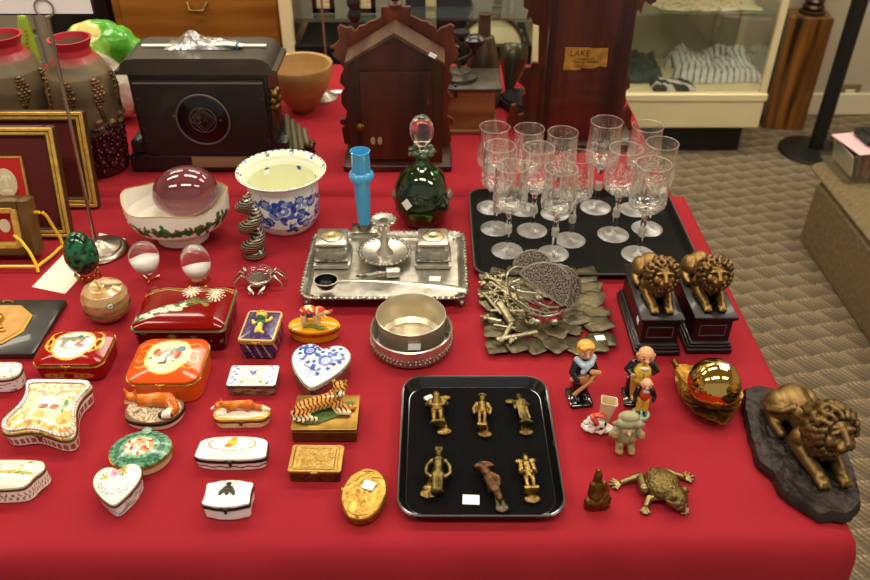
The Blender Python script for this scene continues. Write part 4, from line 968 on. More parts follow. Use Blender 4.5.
trinket('porcelain_box', 'small white scalloped box with a black bee painted on the lid', 'trinket box', (cx, cy), R(1), smooth_closed([(a * w * 1.03, b * d * 1.15) for a, b in q], it=2), .020, .005, canvas('#f5f4ee', ops), '#f1efe8', p=3, rim=BLK2, rimh=.004, rimk=1.035)
# concave cushion box
tr = [(68, 238), (120, 238), (175, 239), (205, 240), (214, 247), (211, 258), (196, 270), (182, 288), (176, 310), (177, 332), (178, 352), (172, 366), (158, 373), (136, 371), (112, 362), (92, 355), (62, 353), (32, 359), (12, 357), (4, 347), (8, 333), (26, 316), (44, 300), (58, 280), (64, 262), (62, 248)]
P4 = [at(x / 2.32, 280 + y / 2.32, .026) for x, y in tr]
cx = (min(p[0] for p in P4) + max(p[0] for p in P4)) / 2; cy = (min(p[1] for p in P4) + max(p[1] for p in P4)) / 2
cush = smooth_closed([(p[0] - cx, p[1] - cy) for p in P4][::-1], 200, 2)
def cus(U, V):
    c = canvas('#ecdfba', [])(U, V); c[hashn(U, V, 9, 2) > .7] = lin('#cfb878'); c[(V < -.15) & (hashn(U, V, 6, 7) > .55)] = lin('#d8bc6a'); c[(V < -.45) & (hashn(U, V, 8, 9) > .62)] = lin('#c98a4c'); c[(V > .3) & (hashn(U, V, 10, 4) > .66)] = lin('#c8a888')
    q1 = ((U + .1) / .13) ** 2 + ((V + .02) / .09) ** 2 < 1; c[q1] = lin('#8a3a1c'); q1 = ((U - .2) / .12) ** 2 + ((V + .05) / .09) ** 2 < 1; c[q1] = lin('#a8442a'); q1 = ((U - .45) / .06) ** 2 + ((V - .05) / .3) ** 2 < 1; c[q1 & (hashn(U, V, 20, 2) > .4)] = lin('#6f9a6a'); q1 = ((U) / .3) ** 2 + ((V - .15) / .1) ** 2 < 1; c[q1] = lin('#efe6cc'); return c
base_c = cus
def cusl(U, V): return base_c(U, V)
tb = trinket('porcelain_box', 'large concave cushion shaped white box with golden coach scene on the lid', 'trinket box', (cx, cy), 0, cush, .022, .008, cusl, lambda A, Z: (lambda c: (c.__setitem__((np.abs(Z - .45) < .12 + .15 * np.abs(np.sin(A * 2 * PI * 26))) & (Z < .75) & (np.abs(np.sin(A * 2 * PI * 26)) > .35), lin('#9a5a58')), c)[1])(canvas('#f0ebe2', [])(A, Z)), p=3, rim=mat('dark_bronze_rim', '#6a5030', .35, .8), rimk=1.03, claspxy=(at(92 / 2.32, 280 + 356 / 2.32, .026)[0] - cx, at(92 / 2.32, 280 + 356 / 2.32, .026)[1] - cy - .003))
lid_o = [c for c in tb.children if c.name.startswith('lid')][0]
mb = MB()
def edge_ring(mb, out, k0, k1, z, h): mb.polar(out, [(k0, z), (k0, z + h), (k1, z + h), (k1, z), (k0, z)])
edge_ring(mb, cush, .985, .885, .0078, .0014)
def ringp(X, Y, Z):
    a = np.arctan2(Y, X); c = canvas('#f0e8dc', [])(X, Y); c[(np.sin(a * 84) > .1)] = lin('#b4746a'); return c
mb.build('lid_border', PAINT, lid_o, paint=ringp)
# small heart box
ctr = at(117, 484, .026)
ops = flower(-.1, .35, .2, '#e4a0b8', '#c45a88', '#8a9a4a', 6, 2) + flower(.25, .5, .13, '#d9943a', '#a85a20', '#7a8a3a', 5, 1) + flower(-.45, .25, .12, '#dfae4a', '#b4762c', '#8a9a5a', 5, 3) + [('e', .05, .62, .35, .05, 10, '#8a9a4a')]
for k in range(7): a = R(200 + k * 22); ops.append(('r', .68 * math.cos(a), .1 + .62 * math.sin(a), .08, .09, 0, .2, '#6a5a50'))
hb_ = W(46, 117, 485, .02)
trinket('porcelain_box', 'small heart shaped white box with pink rose, in front of the green oval box', 'trinket box', (ctr[0], ctr[1]), R(12), fat_heart(hb_, hb_ * 1.12), .022, .005, canvas('#f2eddd', ops), lambda A, Z: canvas('#ece8e2', [('n', 18, .66, '#8a92c4', 1), ('n', 16, .75, '#9aa86a', 5)])(A, Z), p=3, rim=mat('dark_bronze_rim'), rimk=1.03, clasp=False, taper=.93)
# cream hexagonal box lower left
cx, cy, w, d = fit(-42, 34, 490, 461, .026)
hx = smooth_closed([(-.5, -.42), (-.44, -.5), (.30, -.5), (.40, -.32), (.42, -.1), (.5, .1), (.5, .3), (.40, .5), (-.4, .5), (-.5, .3)], it=2)
ops = [('e', .35, -.1, .5, .12, 3, '#b9b45a'), ('n', 12, .6, '#8a7a30', 2, (.35, -.15, .45, .15)), ('l', [(.1, .3), (.25, .45), (.42, .42), (.5, .3), (.4, .25)], .035, '#b4566a'), ('l', [(.05, .2), (.3, .15), (.5, .12)], .03, '#c48a5a'), ('e', .62, .65, .08, .12, 0, '#8aa050'), ('e', -.3, .2, .3, .3, 0, '#d8b0a8')]
trinket('porcelain_box', 'cream angular box with painted green and pink design cut by left photo edge', 'trinket box', (cx, cy), 0, [(a * w, b * d) for a, b in hx], .022, .008, canvas('#efe8cf', ops), lambda A, Z: (lambda c: (c.__setitem__(np.abs(Z - .5 - .2 * np.sin(A * 2 * PI * 40)) < .1, lin('#8a6a3a')), c)[1])(canvas('#f0e6d8', [])(A, Z)), p=3, rim=mat('dark_bronze_rim'), rimk=1.02, taper=1.03)
# white box mid left edge
cx, cy, w, d = fit(-22, 16, 380, 363, .026)
trinket('porcelain_box', 'white rounded box with gold scrolls and dark rim cut by left photo edge', 'trinket box', (cx, cy), 0, smooth_closed([(-w / 2, -d / 2), (w / 2, -d / 2), (w / 2, d * .3), (w * .25, d * .5), (0, d * .42), (-w * .25, d * .5), (-w / 2, d * .3)], it=3), .022, .008,
        canvas('#efe9dc', [('l', [(-.5, .3), (0, .5), (.5, .2), (.6, -.2)], .05, '#c9a860'), ('n', 8, .75, '#c9a070', 3)]), lambda A, Z: canvas('#ece8e2', [('n', 30, .78, '#5a3a4a', 1)])(A, Z), p=3, rim=mat('dark_bronze_rim'), clasp=False)
# tiger box
cx, cy, w, d = fit(291, 356, 429, 395, .026)
GBX = mat('brushed_gold_box', '#b08a3c', .4, .7, col2='#8a6a2c', scale=30)
t = thing('gold_box', 'rectangular dull gold box with a striped tiger lying on green grass lid', 'trinket box', (cx, cy), 0)
MB().box((0, 0, .010), (w, d, .020), bev=.0015).build('body', mat('dull_gold_side', '#7a5226', .45, .7, col2='#5e3e1c', scale=40), t)
MB().box((0, 0, .0235), (w * 1.02, d * 1.02, .005), bev=.001).build('lid', GBX, t)
mb = MB(); mb.prism(smooth_closed([(-.48 * w, -.30 * d), (-.2 * w, -.42 * d), (.15 * w, -.2 * d), (.42 * w, -.02 * d), (.48 * w, .3 * d), (.2 * w, .25 * d), (-.1 * w, .05 * d), (-.42 * w, -.05 * d)], 80), .026, .029, .001)
mb.build('grass', mat('grass_enamel', '#5f7a3e', .5, col2='#46622e', scale=200, bump=.6, bscale=500), t)
mb = MB(); z0 = .028
mb.caps([(-.028, -.006, z0 + .009, .011), (-.012, 0, z0 + .012, .0095), (.006, .006, z0 + .013, .010), (.015, .011, z0 + .020, .009)])
mb.ell((-.030, -.012, z0 + .007), (.013, .008, .008)).caps([(-.026, -.016, z0 + .004, .005), (-.010, -.019, z0 + .003, .0035)])
mb.ell((.019, .011, z0 + .030), (.0095, .009, .009)).ell((.0205, .003, z0 + .027), (.0055, .005, .004))
mb.caps([(.016, .004, z0 + .010, .0055), (.026, 0, z0 + .004, .004), (.036, .004, z0 + .003, .0035)]).caps([(.012, .000, z0 + .010, .0055), (.016, -.006, z0 + .004, .004), (.030, -.007, z0 + .003, .0035)])
mb.ell((.012, .013, z0 + .038), (.003, .002, .004)).ell((.026, .013, z0 + .038), (.003, .002, .004))
mb.caps([(-.038, -.008, z0 + .006, .003), (-.040, -.017, z0 + .003, .0025), (-.026, -.022, z0 + .003, .0025)])
def tg(X, Y, Z):
    c = canvas('#d99038', [])(X, Y); c[(Z < z0 + .010) & (Y < -.004)] = lin('#e8cda0'); c[(Z > z0 + .022) & (Y < .003)] = lin('#efdcb8')
    s = (np.sin((X * 1.0 + Y * .35 + .0015 * np.sin(Z * 700)) * 1150) > .45) & ~((Z < z0 + .006) & (X > .012)); c[s] = lin('#241a12'); return c
tgr = mb.build('tiger', PAINT, t, blob=.0008, paint=tg); tgr.scale = (1.12, 1.12, 1.10); tgr.location = (0, 0, -.0025)
# brass relief box
cx, cy, w, d = fit(287, 341, 471, 444, .022)
t = thing('brass_box', 'small rectangular brass box with embossed scene, in front of tiger box', 'trinket box', (cx, cy), R(-1))
MB().polar(o_rect(w * .95, d * .95, .003, 80), [(1, 0), (1, .017)]).build('body', mat('embossed_dark_brass', '#8a6a34', .4, .9, col2='#4a3418', scale=250, bump=1, bscale=300, bw=.002), t)
o = o_rect(w, d, .004, 160)
def rel(x, y):
    r = max(abs(x), abs(y)); h = 0
    if r < .86: h += .0012 * min(1, (.86 - r) / .04)
    if r < .74: h -= .001 * min(1, (.74 - r) / .04); h += .0022 * abs(noise.noise((x * 7, y * 5, 3))) * min(1, (.74 - r) / .1)
    return h
mb = MB(); mb.polar(o, [(1, .017), (1, .020)] + [(1 - k / 60, .0205) for k in range(1, 61)])
mb.v = [(x, y, z + (rel(x / w * 2, y / d * 2) if z > .0203 else 0)) for x, y, z in mb.v]
mb.ell((0, -d / 2 - .001, .019), (.006, .002, .002)); mb.build('lid', mat('bright_embossed_brass', '#bf9c54', .38, .9, col2='#8f7034', scale=120, contrast=1), t)
# gold oval box
ctr = at(364, 492, .02); ww = W(44, 364, 492, .02)
t = thing('gold_box', 'oval gold box with embossed cherub lid and white price tag', 'trinket box', ctr, R(-9))
o = o_ell(ww, ww * 1.42, 160)
MB().polar(o, [(.93, 0), (.97, .002), (.99, .009), (.97, .014)]).build('body', mat('gold_side', '#a8843c', .4, .9, col2='#7f5f28', scale=150, bump=.5, bscale=300), t)
mb = MB(); mb.polar(o, [(1.03, .014), (1.04, .016), (1.03, .018), (.98, .0195)] + [(.98 * (1 - k / 60), .0195) for k in range(1, 61)])
mb.v = [(x, y, z + (.0025 * abs(noise.noise((x * 130, y * 110, 7))) + .001 * (1 - (x * x + y * y) / (ww * .6) ** 2) if z > .0194 and math.hypot(x / ww, y / ww / 1.42) < .485 else 0)) for x, y, z in mb.v]
mb.tube([(ww * .45 * math.cos(k * PI / 30), ww * .64 * math.sin(k * PI / 30), .0196) for k in range(60)], .0012, 6, True)
mb.build('lid', mat('embossed_gold', '#c9a050', .36, .9, col2='#a07a34', scale=90), t)
add_tag(t, .004, .010, .0225, (0, 0, R(-12)), .016, .014); MB().ell((-ww * .52, .004, .014), (.003, .005, .004)).build('hinge', GOLDR, t)
# framed plaque lying flat
cx, cy, w, d = fit(-118, 30, 353, 299, .012)
a = at(66, 299, .012); b = at(30, 353, .012)
x1 = a[0]; wq = W(58, 8, 322, .01) * 2
t = thing('framed_plaque', 'flat black frame with gold octagonal relief plaque cut by left photo edge', 'plaque', (x1 - wq / 2, cy), 0)
MB().box((0, 0, .006), (wq, d, .012), bev=.002).build('frame', mat('black_gilt_frame', '#1f1d18', .35, col2='#2c2a22', scale=12, coat=.3), t)
oc = [(-.30, -.40), (.15, -.40), (.32, -.15), (.32, .12), (.17, .36), (-.17, .36), (-.32, .12), (-.32, -.15)]
oc = [(.22, -.36), (.34, -.14), (.34, .16), (.16, .36), (-.16, .36), (-.34, .16), (-.34, -.14), (-.22, -.36)]
pq = [(x * wq * .92, y * d * 1.0) for x, y in reversed(oc)]; pq = list(reversed(pq)) if sum((pq[i - 1][0] * pq[i][1] - pq[i][0] * pq[i - 1][1]) for i in range(8)) < 0 else pq
mb = MB(); mb.prism(pq, .012, .0145, .001); mb.build('gold_mat', mat('gilt_edge', '#b08a3a', .35, .8), t)
mb = MB(); mb.prism(scale_o(pq, .9), .0145, .0152); mb.build('plaque', mat('tan_gold_field', '#c99a55', .5, .3, col2='#b9864a', scale=60), t)
mb = MB(); mb.caps([(-.03, -.02, .016, .006), (-.01, -.012, .018, .008), (.008, -.005, .018, .007), (.012, .01, .018, .006)]).ell((.004, .014, .019), (.010, .008, .005)).ell((.014, -.012, .017), (.012, .006, .004)).caps([(-.012, -.005, .017, .004), (-.006, .014, .018, .004), (.006, .020, .018, .003)]).caps([(-.04, -.024, .016, .004), (.01, -.024, .016, .004), (.03, -.02, .016, .003)])
mb.build('figure_relief', GOLDR, t, blob=.0012)
MB().ell((.0, d * .46, .0125), (.010, .003, .002)).ell((.008, d * .45, .0125), (.004, .005, .002)).ell((-.008, d * .45, .0125), (.004, .005, .002)).build('hanger', BRASSD, t)
# apple shaped iridescent box
ctr = at(106, 312, .0)
t = thing('apple_box', 'iridescent amber glass apple shaped box with painted daisies', 'trinket box', (ctr[0] + .011, ctr[1] - .011), 0)
def ir(X, Y, Z):
    n_ = hashn(np.arctan2(Y, X) * .02, Z, 160, 2)[:, None]; c = np.array(lin('#c08a4a')) * (1 - n_) + np.array(lin('#d9b98a')) * n_
    for (ax, az, col) in ((-.55, .045, '#f0ece0'), (-1.3, .052, '#e8c23a'), (-2.3, .046, '#e3c9c0')):
        pass
    a_ = np.arctan2(Y, X)
    def sp(a0, z0, r, col): m = ((a_ - a0) * .037) ** 2 + (Z - z0) ** 2 < r * r; c[m] = lin(col)
    sp(-1.0, .044, .0065, '#4f8a4a'); sp(-1.0, .044, .0048, '#f3f1e8'); sp(-1.0, .044, .0018, '#b9b45a'); sp(-2.4, .043, .005, '#efd8d8'); sp(-2.0, .05, .003, '#e9c23a'); return c
IRI = mat('iridescent_amber', attr=True, rough=.2, metal=.35, coat=.8)
MB().lathe(dense([(0, 0), (.018, 0), (.028, .006), (.036, .018), (.036, .022)], 6), 120).build('body', IRI, t, paint=ir)
MB().lathe([(.0375, .022), (.039, .024), (.0375, .026), (.036, .026), (.036, .022), (.0375, .022)], 48).build('rim', BRASSD, t)
MB().lathe(dense([(.0365, .026), (.0385, .034), (.038, .046), (.032, .058), (.02, .064), (.008, .062), (0, .059)], 12), 180).build('lid', IRI, t, paint=ir)
MB().tube([(-.004, 0, .058), (-.006, -.001, .068), (-.009, -.002, .074)], [.003, .0025, .004]).ell((.014, .006, .066), (.018, .008, .004), (0, R(15), R(20))).build('stem', mat('clear_amber', '#dcc79a', .2, trans=.4, coat=.5), t)
# ================================================================ near table: glass, silver, bowls
CRY = mat('solid_crystal', '#ffffff', 0.0, trans=1, ior=1.5)
def gold_claws(t, r, h, n=3, a0=0):
    mb = MB(); mb.tube([(r * math.cos(k * PI / 12), r * math.sin(k * PI / 12), h) for k in range(24)], .0016, 6, True)
    for k in range(n):
        a = a0 + 2 * PI * k / n; c, s = math.cos(a), math.sin(a)
        mb.tube([(r * .95 * c, r * .95 * s, h + .004), (r * 1.25 * c, r * 1.25 * s, h * .6), (r * 1.2 * c, r * 1.2 * s, .004), (r * 1.5 * c, r * 1.5 * s, .002)], [.002, .0022, .002, .0022])
    return mb
# malachite egg
a = at(89, 284, 0); t = thing('malachite_egg', 'green veined malachite stone egg on a gold stand', 'decorative egg', (a[0], a[1] + .004), 0)
m = mat('malachite', '#05201a', .12, col2='#16683f', scale=75, contrast=.22, detail=8, coat=.4)
MB().lathe([(.0285 * math.sin(PI * k / 24) * (1 + .10 * math.cos(PI * k / 24)) if 0 < k < 24 else 0, .022 + .042 - .042 * math.cos(PI * k / 24)) for k in range(25)], 40).build('egg', m, t)
mb = gold_claws(t, .017, .022, 3, .5); mb.lathe([(.020, .018), (.021, .026), (.019, .026), (.018, .018), (.020, .018)], 24)
for k in range(12): mb.ell((.0195 * math.cos(k * PI / 6), .0195 * math.sin(k * PI / 6), .022), .0028, seg=8, rings=6)
mb.build('stand', GOLDR, t)
# crystal eggs
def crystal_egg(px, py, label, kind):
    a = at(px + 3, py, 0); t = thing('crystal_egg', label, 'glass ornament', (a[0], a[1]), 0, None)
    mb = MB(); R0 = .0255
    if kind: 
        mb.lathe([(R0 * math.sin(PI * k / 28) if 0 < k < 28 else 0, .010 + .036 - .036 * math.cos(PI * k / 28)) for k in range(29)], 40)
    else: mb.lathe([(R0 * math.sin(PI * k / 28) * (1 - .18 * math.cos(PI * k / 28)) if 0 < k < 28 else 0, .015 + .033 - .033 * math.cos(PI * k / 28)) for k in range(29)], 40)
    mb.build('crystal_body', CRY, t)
    (MB().ell((0, 0, .033 if kind else .040), (.016, .016, .011) if kind else (.019, .019, .013), seg=32, rings=20)).build('highlight_core', mat('white_highlight_core', '#f6f2ea', .3), t)  # white core stands in for lamp light refracted in the clear crystal
    if kind:
        mb = MB().lathe([(0, .0215), (.012, .0225), (.013, .024), (.006, .030), (0, .032)], 20); mb.M = Matrix.Identity(4)
        gold_claws(t, .015, .014, 4, .8).build('stand', GOLD, t)
    else:
        MB().tube([(0, 0, .0), (0, 0, .017)], [.003, .0035], 10).ell((0, 0, .015), (.006, .006, .003)).tube([(0, 0, .002), (.014, .012, .003)], .002).tube([(0, 0, .002), (-.014, .012, .003)], .002).tube([(0, 0, .003), (0, -.012, .002)], .002).build('stand', mat('rose_gold', '#d9a88a', .25, 1), t)
    return t
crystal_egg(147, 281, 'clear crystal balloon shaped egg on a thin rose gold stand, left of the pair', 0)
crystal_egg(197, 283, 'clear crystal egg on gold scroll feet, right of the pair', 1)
# both eggs get their bright lower half from the white highlight core
# crab
a = at(258, 291, 0); t = thing('crab_figurine', 'silver crab figurine with clear crystal back on the red cloth', 'figurine', (a[0], a[1] + .020), 0); t.scale = (1.15, 1.15, 1.15)
MB().ell((0, .004, .019), (.022, .017, .013), seg=32, rings=20).build('crystal_shell', CRY, t)
SM = mat('pale_silver', '#d9cdb8', .25, 1)
mb = MB().ell((0, 0, .010), (.019, .014, .005)).ell((0, -.017, .011), (.007, .005, .005))
for s in (-1, 1):
    for k, (ax, ay) in enumerate(((.036, .016), (.040, .004), (.036, -.010))):
        mb.tube([(s * .015, ay * .5, .010), (s * ax * .7, ay * .8 + .002, .020), (s * ax, ay, .010), (s * (ax + .002), ay - .004, .001)], [.0026, .0024, .0018, .0008])
    mb.tube([(s * .008, -.014, .010), (s * .012, -.022, .010), (s * .007, -.030, .006), (s * .003, -.033, .004)], [.0025, .003, .0035, .001])
    mb.tube([(s * .009, -.026, .008), (s * .010, -.033, .005)], [.002, .0008])
    mb.ell((s * .004, -.021, .015), .0014, seg=8, rings=6)
mb.build('body_and_legs', SM, t)
# holly bowl + purple egg
bx_, by_ = at(172, 205, .05)[0] + .024, 1.345
t = thing('holly_bowl', 'oval white porcelain bowl with painted holly garland and scalloped gold rim', 'bowl', (bx_, by_), R(8))
SX, SY = .098, .084
def rim_h(a): return .093 + .006 * math.cos(4 * a + .6) + .003 * math.cos(2 * a)
prof = [(.45, 0), (.50, .002), (.47, .014), (.62, .024), (.88, .040), (.99, .062), (1.0, 1), (.985, 1), (.962, .064), (.85, .046), (.60, .029), (.0, .022)]
vs = []; fs = []; seg = 420; rows = []
PP = []
for (r0, z0), (r1, z1) in zip(prof, prof[1:]):
    for k in range(24): PP.append((r0, z0, r1, z1, k / 24))
PP.append((*prof[-2], *prof[-1], 1))
for r0, z0, r1, z1, k in PP:
    row = []
    if r0 + (r1 - r0) * k < 1e-6: rows.append([len(vs)]); vs.append((0, 0, .022)); continue
    for i in range(seg):
        a_ = 2 * PI * i / seg; A0 = rim_h(a_) if z0 == 1 else z0; A1 = rim_h(a_) if z1 == 1 else z1
        r = r0 + (r1 - r0) * k; row.append(len(vs)); vs.append((SX * r * math.cos(a_), SY * r * math.sin(a_), A0 + (A1 - A0) * k))
    rows.append(row)
for q1, q2 in zip(rows, rows[1:]):
    for i in range(seg):
        j = (i + 1) % seg
        fs.append((q1[i], q1[j], q2[j], q2[i]) if len(q2) > 1 else (q1[i], q1[j], q2[0]))
fs.append(tuple(reversed(rows[0])))
mb = MB(); mb.add(vs, fs)
def hol(X, Y, Z):
    c = canvas('#efe9da', [])(X, Y); a_ = np.arctan2(Y / SY, X / SX); s = a_ * .105; rr = np.hypot(X / SX, Y / SY)
    rd = random.Random(5)
    for k in range(44):
        a0 = -PI + 2 * PI * k / 44; zc_ = .058 + .004 * math.sin(a0 * 9); 
        for q in range(4):
            da = rd.uniform(-.012, .012); dz = rd.uniform(-.008, .008); th = rd.uniform(0, PI); x = s - a0 * .105 - da; y = Z - zc_ - dz
            m = ((x * math.cos(th) + y * math.sin(th)) / .0105) ** 2 + ((-x * math.sin(th) + y * math.cos(th)) / .0042) ** 2 < 1; m &= rr > np.minimum(.88 + (Z - .040) * 5.0 - .012, .979); 
            if k % 9 not in (4, ): c[m & (Z < .084)] = lin(['#2c6a3c', '#1f5230', '#3f7a4a'][q % 3])
        da = rd.uniform(-.010, .010); m = ((s - a0 * .105 - da) ** 2 + (Z - zc_ - rd.uniform(-.008, .010)) ** 2 < .0024 ** 2) & (rr > np.minimum(.88 + (Z - .040) * 5.0 - .012, .979)); c[m] = lin('#b4261c')
    rim = (rr > .984) & (Z > .080) & (Z > (.093 + .006 * np.cos(4 * a_ + .6) + .003 * np.cos(2 * a_)) - .0015); c[rim] = lin('#b9984a'); return c
mb.build('bowl', PAINT, t, paint=hol, sharp=70)
t = thing('glass_egg', 'large purple blown glass egg lying in the holly bowl', 'decorative egg', (at(187, 188, .086)[0], 1.372), 0, z=TB + .032)
PG = mat('amethyst_lustre', '#6a3038', .05, .3, coat=1, col2='#844248', scale=8)
mb = MB(); mb.M = Matrix.Translation((0, 0, .054)) @ Matrix.Rotation(R(14), 4, 'Z') @ Matrix.Rotation(R(82), 4, 'Y')
mb.lathe([(.050 * math.sin(PI * k / 32) if 0 < k < 32 else 0, -.062 * math.cos(PI * k / 32)) for k in range(33)], 48); mb.build('egg', PG, t)
o = MB().ell((0, 0, 0), (.012, .009, .006)).build('pale_blue_pebble', mat('pale_blue_glass', '#a9c4bc', .1, coat=.5), None, (bx_ - .030, by_ - .042, TB + .062)); tag(o, 'pale blue small glass piece in front of the purple egg', 'glass piece')
# blue and white pot
a = (at(282, 168, .12)[0] - .001, 1.397)
t = thing('delft_pot', 'blue and white flower painted pot with wide cream lined rim', 'pot', a, 0)
prof = [(.046, 0), (.050, .001), (.056, .008), (.0645, .025), (.0675, .05), (.068, .08), (.068, .095), (.070, .107), (.0835, .118), (.0860, .1205), (.0835, .1222), (.073, .114), (.0655, .098), (.0645, .05), (.058, .018), (0, .010)]
P_ = []
for (r0, z0), (r1, z1) in zip(prof, prof[1:]):
    n = 26
    for k in range(n): P_.append((r0 + (r1 - r0) * k / n, z0 + (z1 - z0) * k / n))
P_.append(prof[-1])
def dp(X, Y, Z):
    rr = np.hypot(X, Y); a_ = np.arctan2(Y, X); ins = ((Z > .105) & (rr > .0715) & (Z > (rr - .0715) * .62 + .1085)) | (rr < .0652) & (Z > .012)
    c = canvas('#e9ebe6', [])(X, Y); inn = np.zeros(len(X), bool); c_in = np.array(lin('#e4e6c0'))
    s = a_ * .067
    ops = []
    def fl(sx, z, r, seed): 
        o = []
        rdd = random.Random(seed)
        for k in range(8): q = k * PI / 4; o.append(('e', sx + r * .62 * math.cos(q), z + r * .55 * math.sin(q), r * .42, r * .33, math.degrees(q), ['#2c4590', '#4a66b0', '#35509c'][k % 3]))
        o.append(('r', sx, z, r * .5, r * .42, 0, .15, '#cdd6ea')); o.append(('e', sx, z, r * .36, r * .28, 0, '#6f8ac4')); o.append(('e', sx, z, r * .15, r * .12, 0, '#e6ebf4')); return o
    for sx, z, r in ((-1.45 * .067, .066, .026), (-.95 * .067, .050, .010), (-.55 * .067, .073, .013), (-2.25 * .067, .045, .016), (-.2 * .067, .045, .016), (-2.75 * .067, .07, .014), (-1.95 * .067, .078, .012), (-.95 * .067, .084, .010), (-1.9 * .067, .04, .012), (-.78 * .067, .03, .010), (.7 * .067, .06, .024), (2.2 * .067, .06, .024)): ops += fl(sx, z, r, z)
    rdd = random.Random(2)
    for k in range(90):
        sx = -2.9 * .067 + k * .0044; z = .018 + .062 * abs(math.sin(k * 1.7)) + rdd.uniform(-.004, .004)
        ops.append(('e', sx, z, .0085, .0038, rdd.uniform(-70, 70), ['#2c4590', '#4f69b2', '#8a9cc8'][k % 3]))
        if k % 3 == 0: ops.append(('l', [(sx, z), (sx + .006, z + .012), (sx + .003, z + .02)], .0012, '#3a549c'))
    for sx, z in ((-1.25, .028), (-1.0, .036), (-1.12, .020)): ops += [('e', sx * .067, z, .009, .005, 60 * sx, '#2f4a98'), ('e', sx * .067 + .003, z + .002, .004, .0015, 30, '#a6b4d8')]
    out = canvas('#e9ebe6', ops)(s, Z); c[:] = out
    up = (rr > .07) & (Z > .1185 + (rr - .0865) * .6); 
    m = ((rr < .0655) & (Z > .0125) & (rr > .0)) ; 
    return c, m, up
def dpaint(X, Y, Z):
    c, m, up = dp(X, Y, Z); rr = np.hypot(X, Y); a_ = np.arctan2(Y, X)
    lip = rr > .0700
    ro = np.interp(Z, [0, .008, .025, .05, .08, .095, .107, .118], [.050, .056, .0645, .0675, .0680, .0680, .070, .0835])
    inside = (rr < ro - .0012) & (Z > .0095) & (Z < .118) | (Z >= .1185) & (Z > .118 + (rr - .0835) * .9 + .0012)
    c[inside] = lin('#e4e6c4'); 
    for k in range(10):
        a0 = k * 2 * PI / 10 + .2; q = inside & lip & (((a_ - a0 + PI) % (2 * PI) - PI) ** 2 * .006 + (rr - .079) ** 2 < .0052 ** 2) & (hashn(X, Y, 400, 3) > .35); c[q] = lin('#3f5aa4')
    q = inside & lip & (np.sin(a_ * 40) > .3) & (np.abs(rr - .083) < .0012); c[q] = lin('#5c74b4')
    for a0 in (1.2, 2.2, .35): q = inside & (((a_ - a0)) ** 2 * .0042 + (Z - .093) ** 2 < .005 ** 2); c[q] = lin('#3f5aa4')
    return c
MB().lathe(P_, 420).build('pot', PAINT, t, paint=dpaint)
MB().box((0, 0, 0), (.014, .0008, .010)).build('price_tag', TAG, t, (-.040, .050, .088), (R(-6), 0, R(38)))
# spiral glass ornament
a = at(254, 259, 0); t = thing('spiral_ornament', 'twisted iridescent brown and blue glass spiral in front of the delft pot', 'ornament', (a[0], a[1] + .012), 0)
m = bpy.data.materials.new('striped_iridescent_glass'); m.use_nodes = True; nt = m.node_tree; b = nt.nodes['Principled BSDF']; b.inputs['Roughness'].default_value = .18; b.inputs['Coat Weight'].default_value = .3; b.inputs['Metallic'].default_value = .15
w_ = nt.nodes.new('ShaderNodeTexWave'); w_.bands_direction = 'Z'; w_.inputs['Scale'].default_value = 75; w_.inputs['Distortion'].default_value = 2; w_.inputs['Detail'].default_value = 0; tc = nt.nodes.new('ShaderNodeTexCoord'); nt.links.new(tc.outputs['Object'], w_.inputs['Vector'])
r_ = nt.nodes.new('ShaderNodeValToRGB'); r_.color_ramp.elements[0].color = rgba('#2e2418'); r_.color_ramp.elements[0].position = .35; r_.color_ramp.elements[1].color = rgba('#b08c50'); r_.color_ramp.elements.new(.7).color = rgba('#5a6a7a')
nt.links.new(w_.outputs['Fac'], r_.inputs['Fac']); nt.links.new(r_.outputs['Color'], b.inputs['Base Color'])
pth = []; rad_ = []
for k in range(90):
    q = k / 89; a_ = q * 2 * PI * 2.4 + 2.6; pth.append((.0115 * math.cos(a_), .0115 * math.sin(a_), .014 + q * .105)); rad_.append(.0145 - .0035 * q)
pth.append((pth[-1][0] * .4, pth[-1][1] * .4, .128)); rad_.append(.008); pth.append((.008, 0, .134)); rad_.append(.004)
MB().tube(pth, rad_, 16).build('spiral', m, t)
MB().lathe([(0, 0), (.018, 0), (.022, .004), (.021, .012), (.014, .018), (0, .018)], 32).build('base', m, t)

# ---------------------------------------------------------------- inkstand
tx, ty = -.0875, 1.217
TW, TDp = .285, .214
t = thing('inkstand_tray', 'rectangular silver tray with beaded edge on small feet', 'tray', (tx, ty), 0)
o = o_rect(TW, TDp, .022, 200)
mb = MB(); mb.polar(o, [(.86, .017), (.90, .018), (.93, .024), (.985, .028), (1.0, .0265), (1.0, .0245), (.985, .0255), (.93, .0215), (.90, .0155), (.0, .0150), ][::-1] )
mb = MB(); mb.polar(o, [(0, .0150), (.90, .0150), (.93, .0205), (.985, .0240), (1.0, .0240), (1.003, .026), (.985, .0275), (.93, .0240), (.90, .0180), (0, .0175)])
mb.build('tray', SILVER, t)
mb = MB()
for i in range(0, 200): p = o[i]; (mb.ell((p[0], p[1], .0262), (.0042, .0042, .003), seg=6, rings=4) if i % 2 else None)
mb.build('beaded_edge', SILVERD, t)
mb = MB(); mb.polar(o, [(.905, .0182), (.93, .0244), (.985, .0280), (.985, .0272), (.93, .0236), (.905, .0175), (.905, .0182)]); mb.build('chased_border', CHASED, t)
for sx in (-1, 1):
    for sy in (-1, 1):
        MB().caps([(sx * TW * .44, sy * TDp * .42, .015, .006), (sx * TW * .47, sy * TDp * .46, .009, .0055), (sx * TW * .455, sy * TDp * .445, .004, .004)]).build('foot', SILVERD, t, blob=.0012)
TZ = TB + .0181
INKG = mat('crystal_block', '#e9e6d2', .06, trans=.75, ior=1.5)
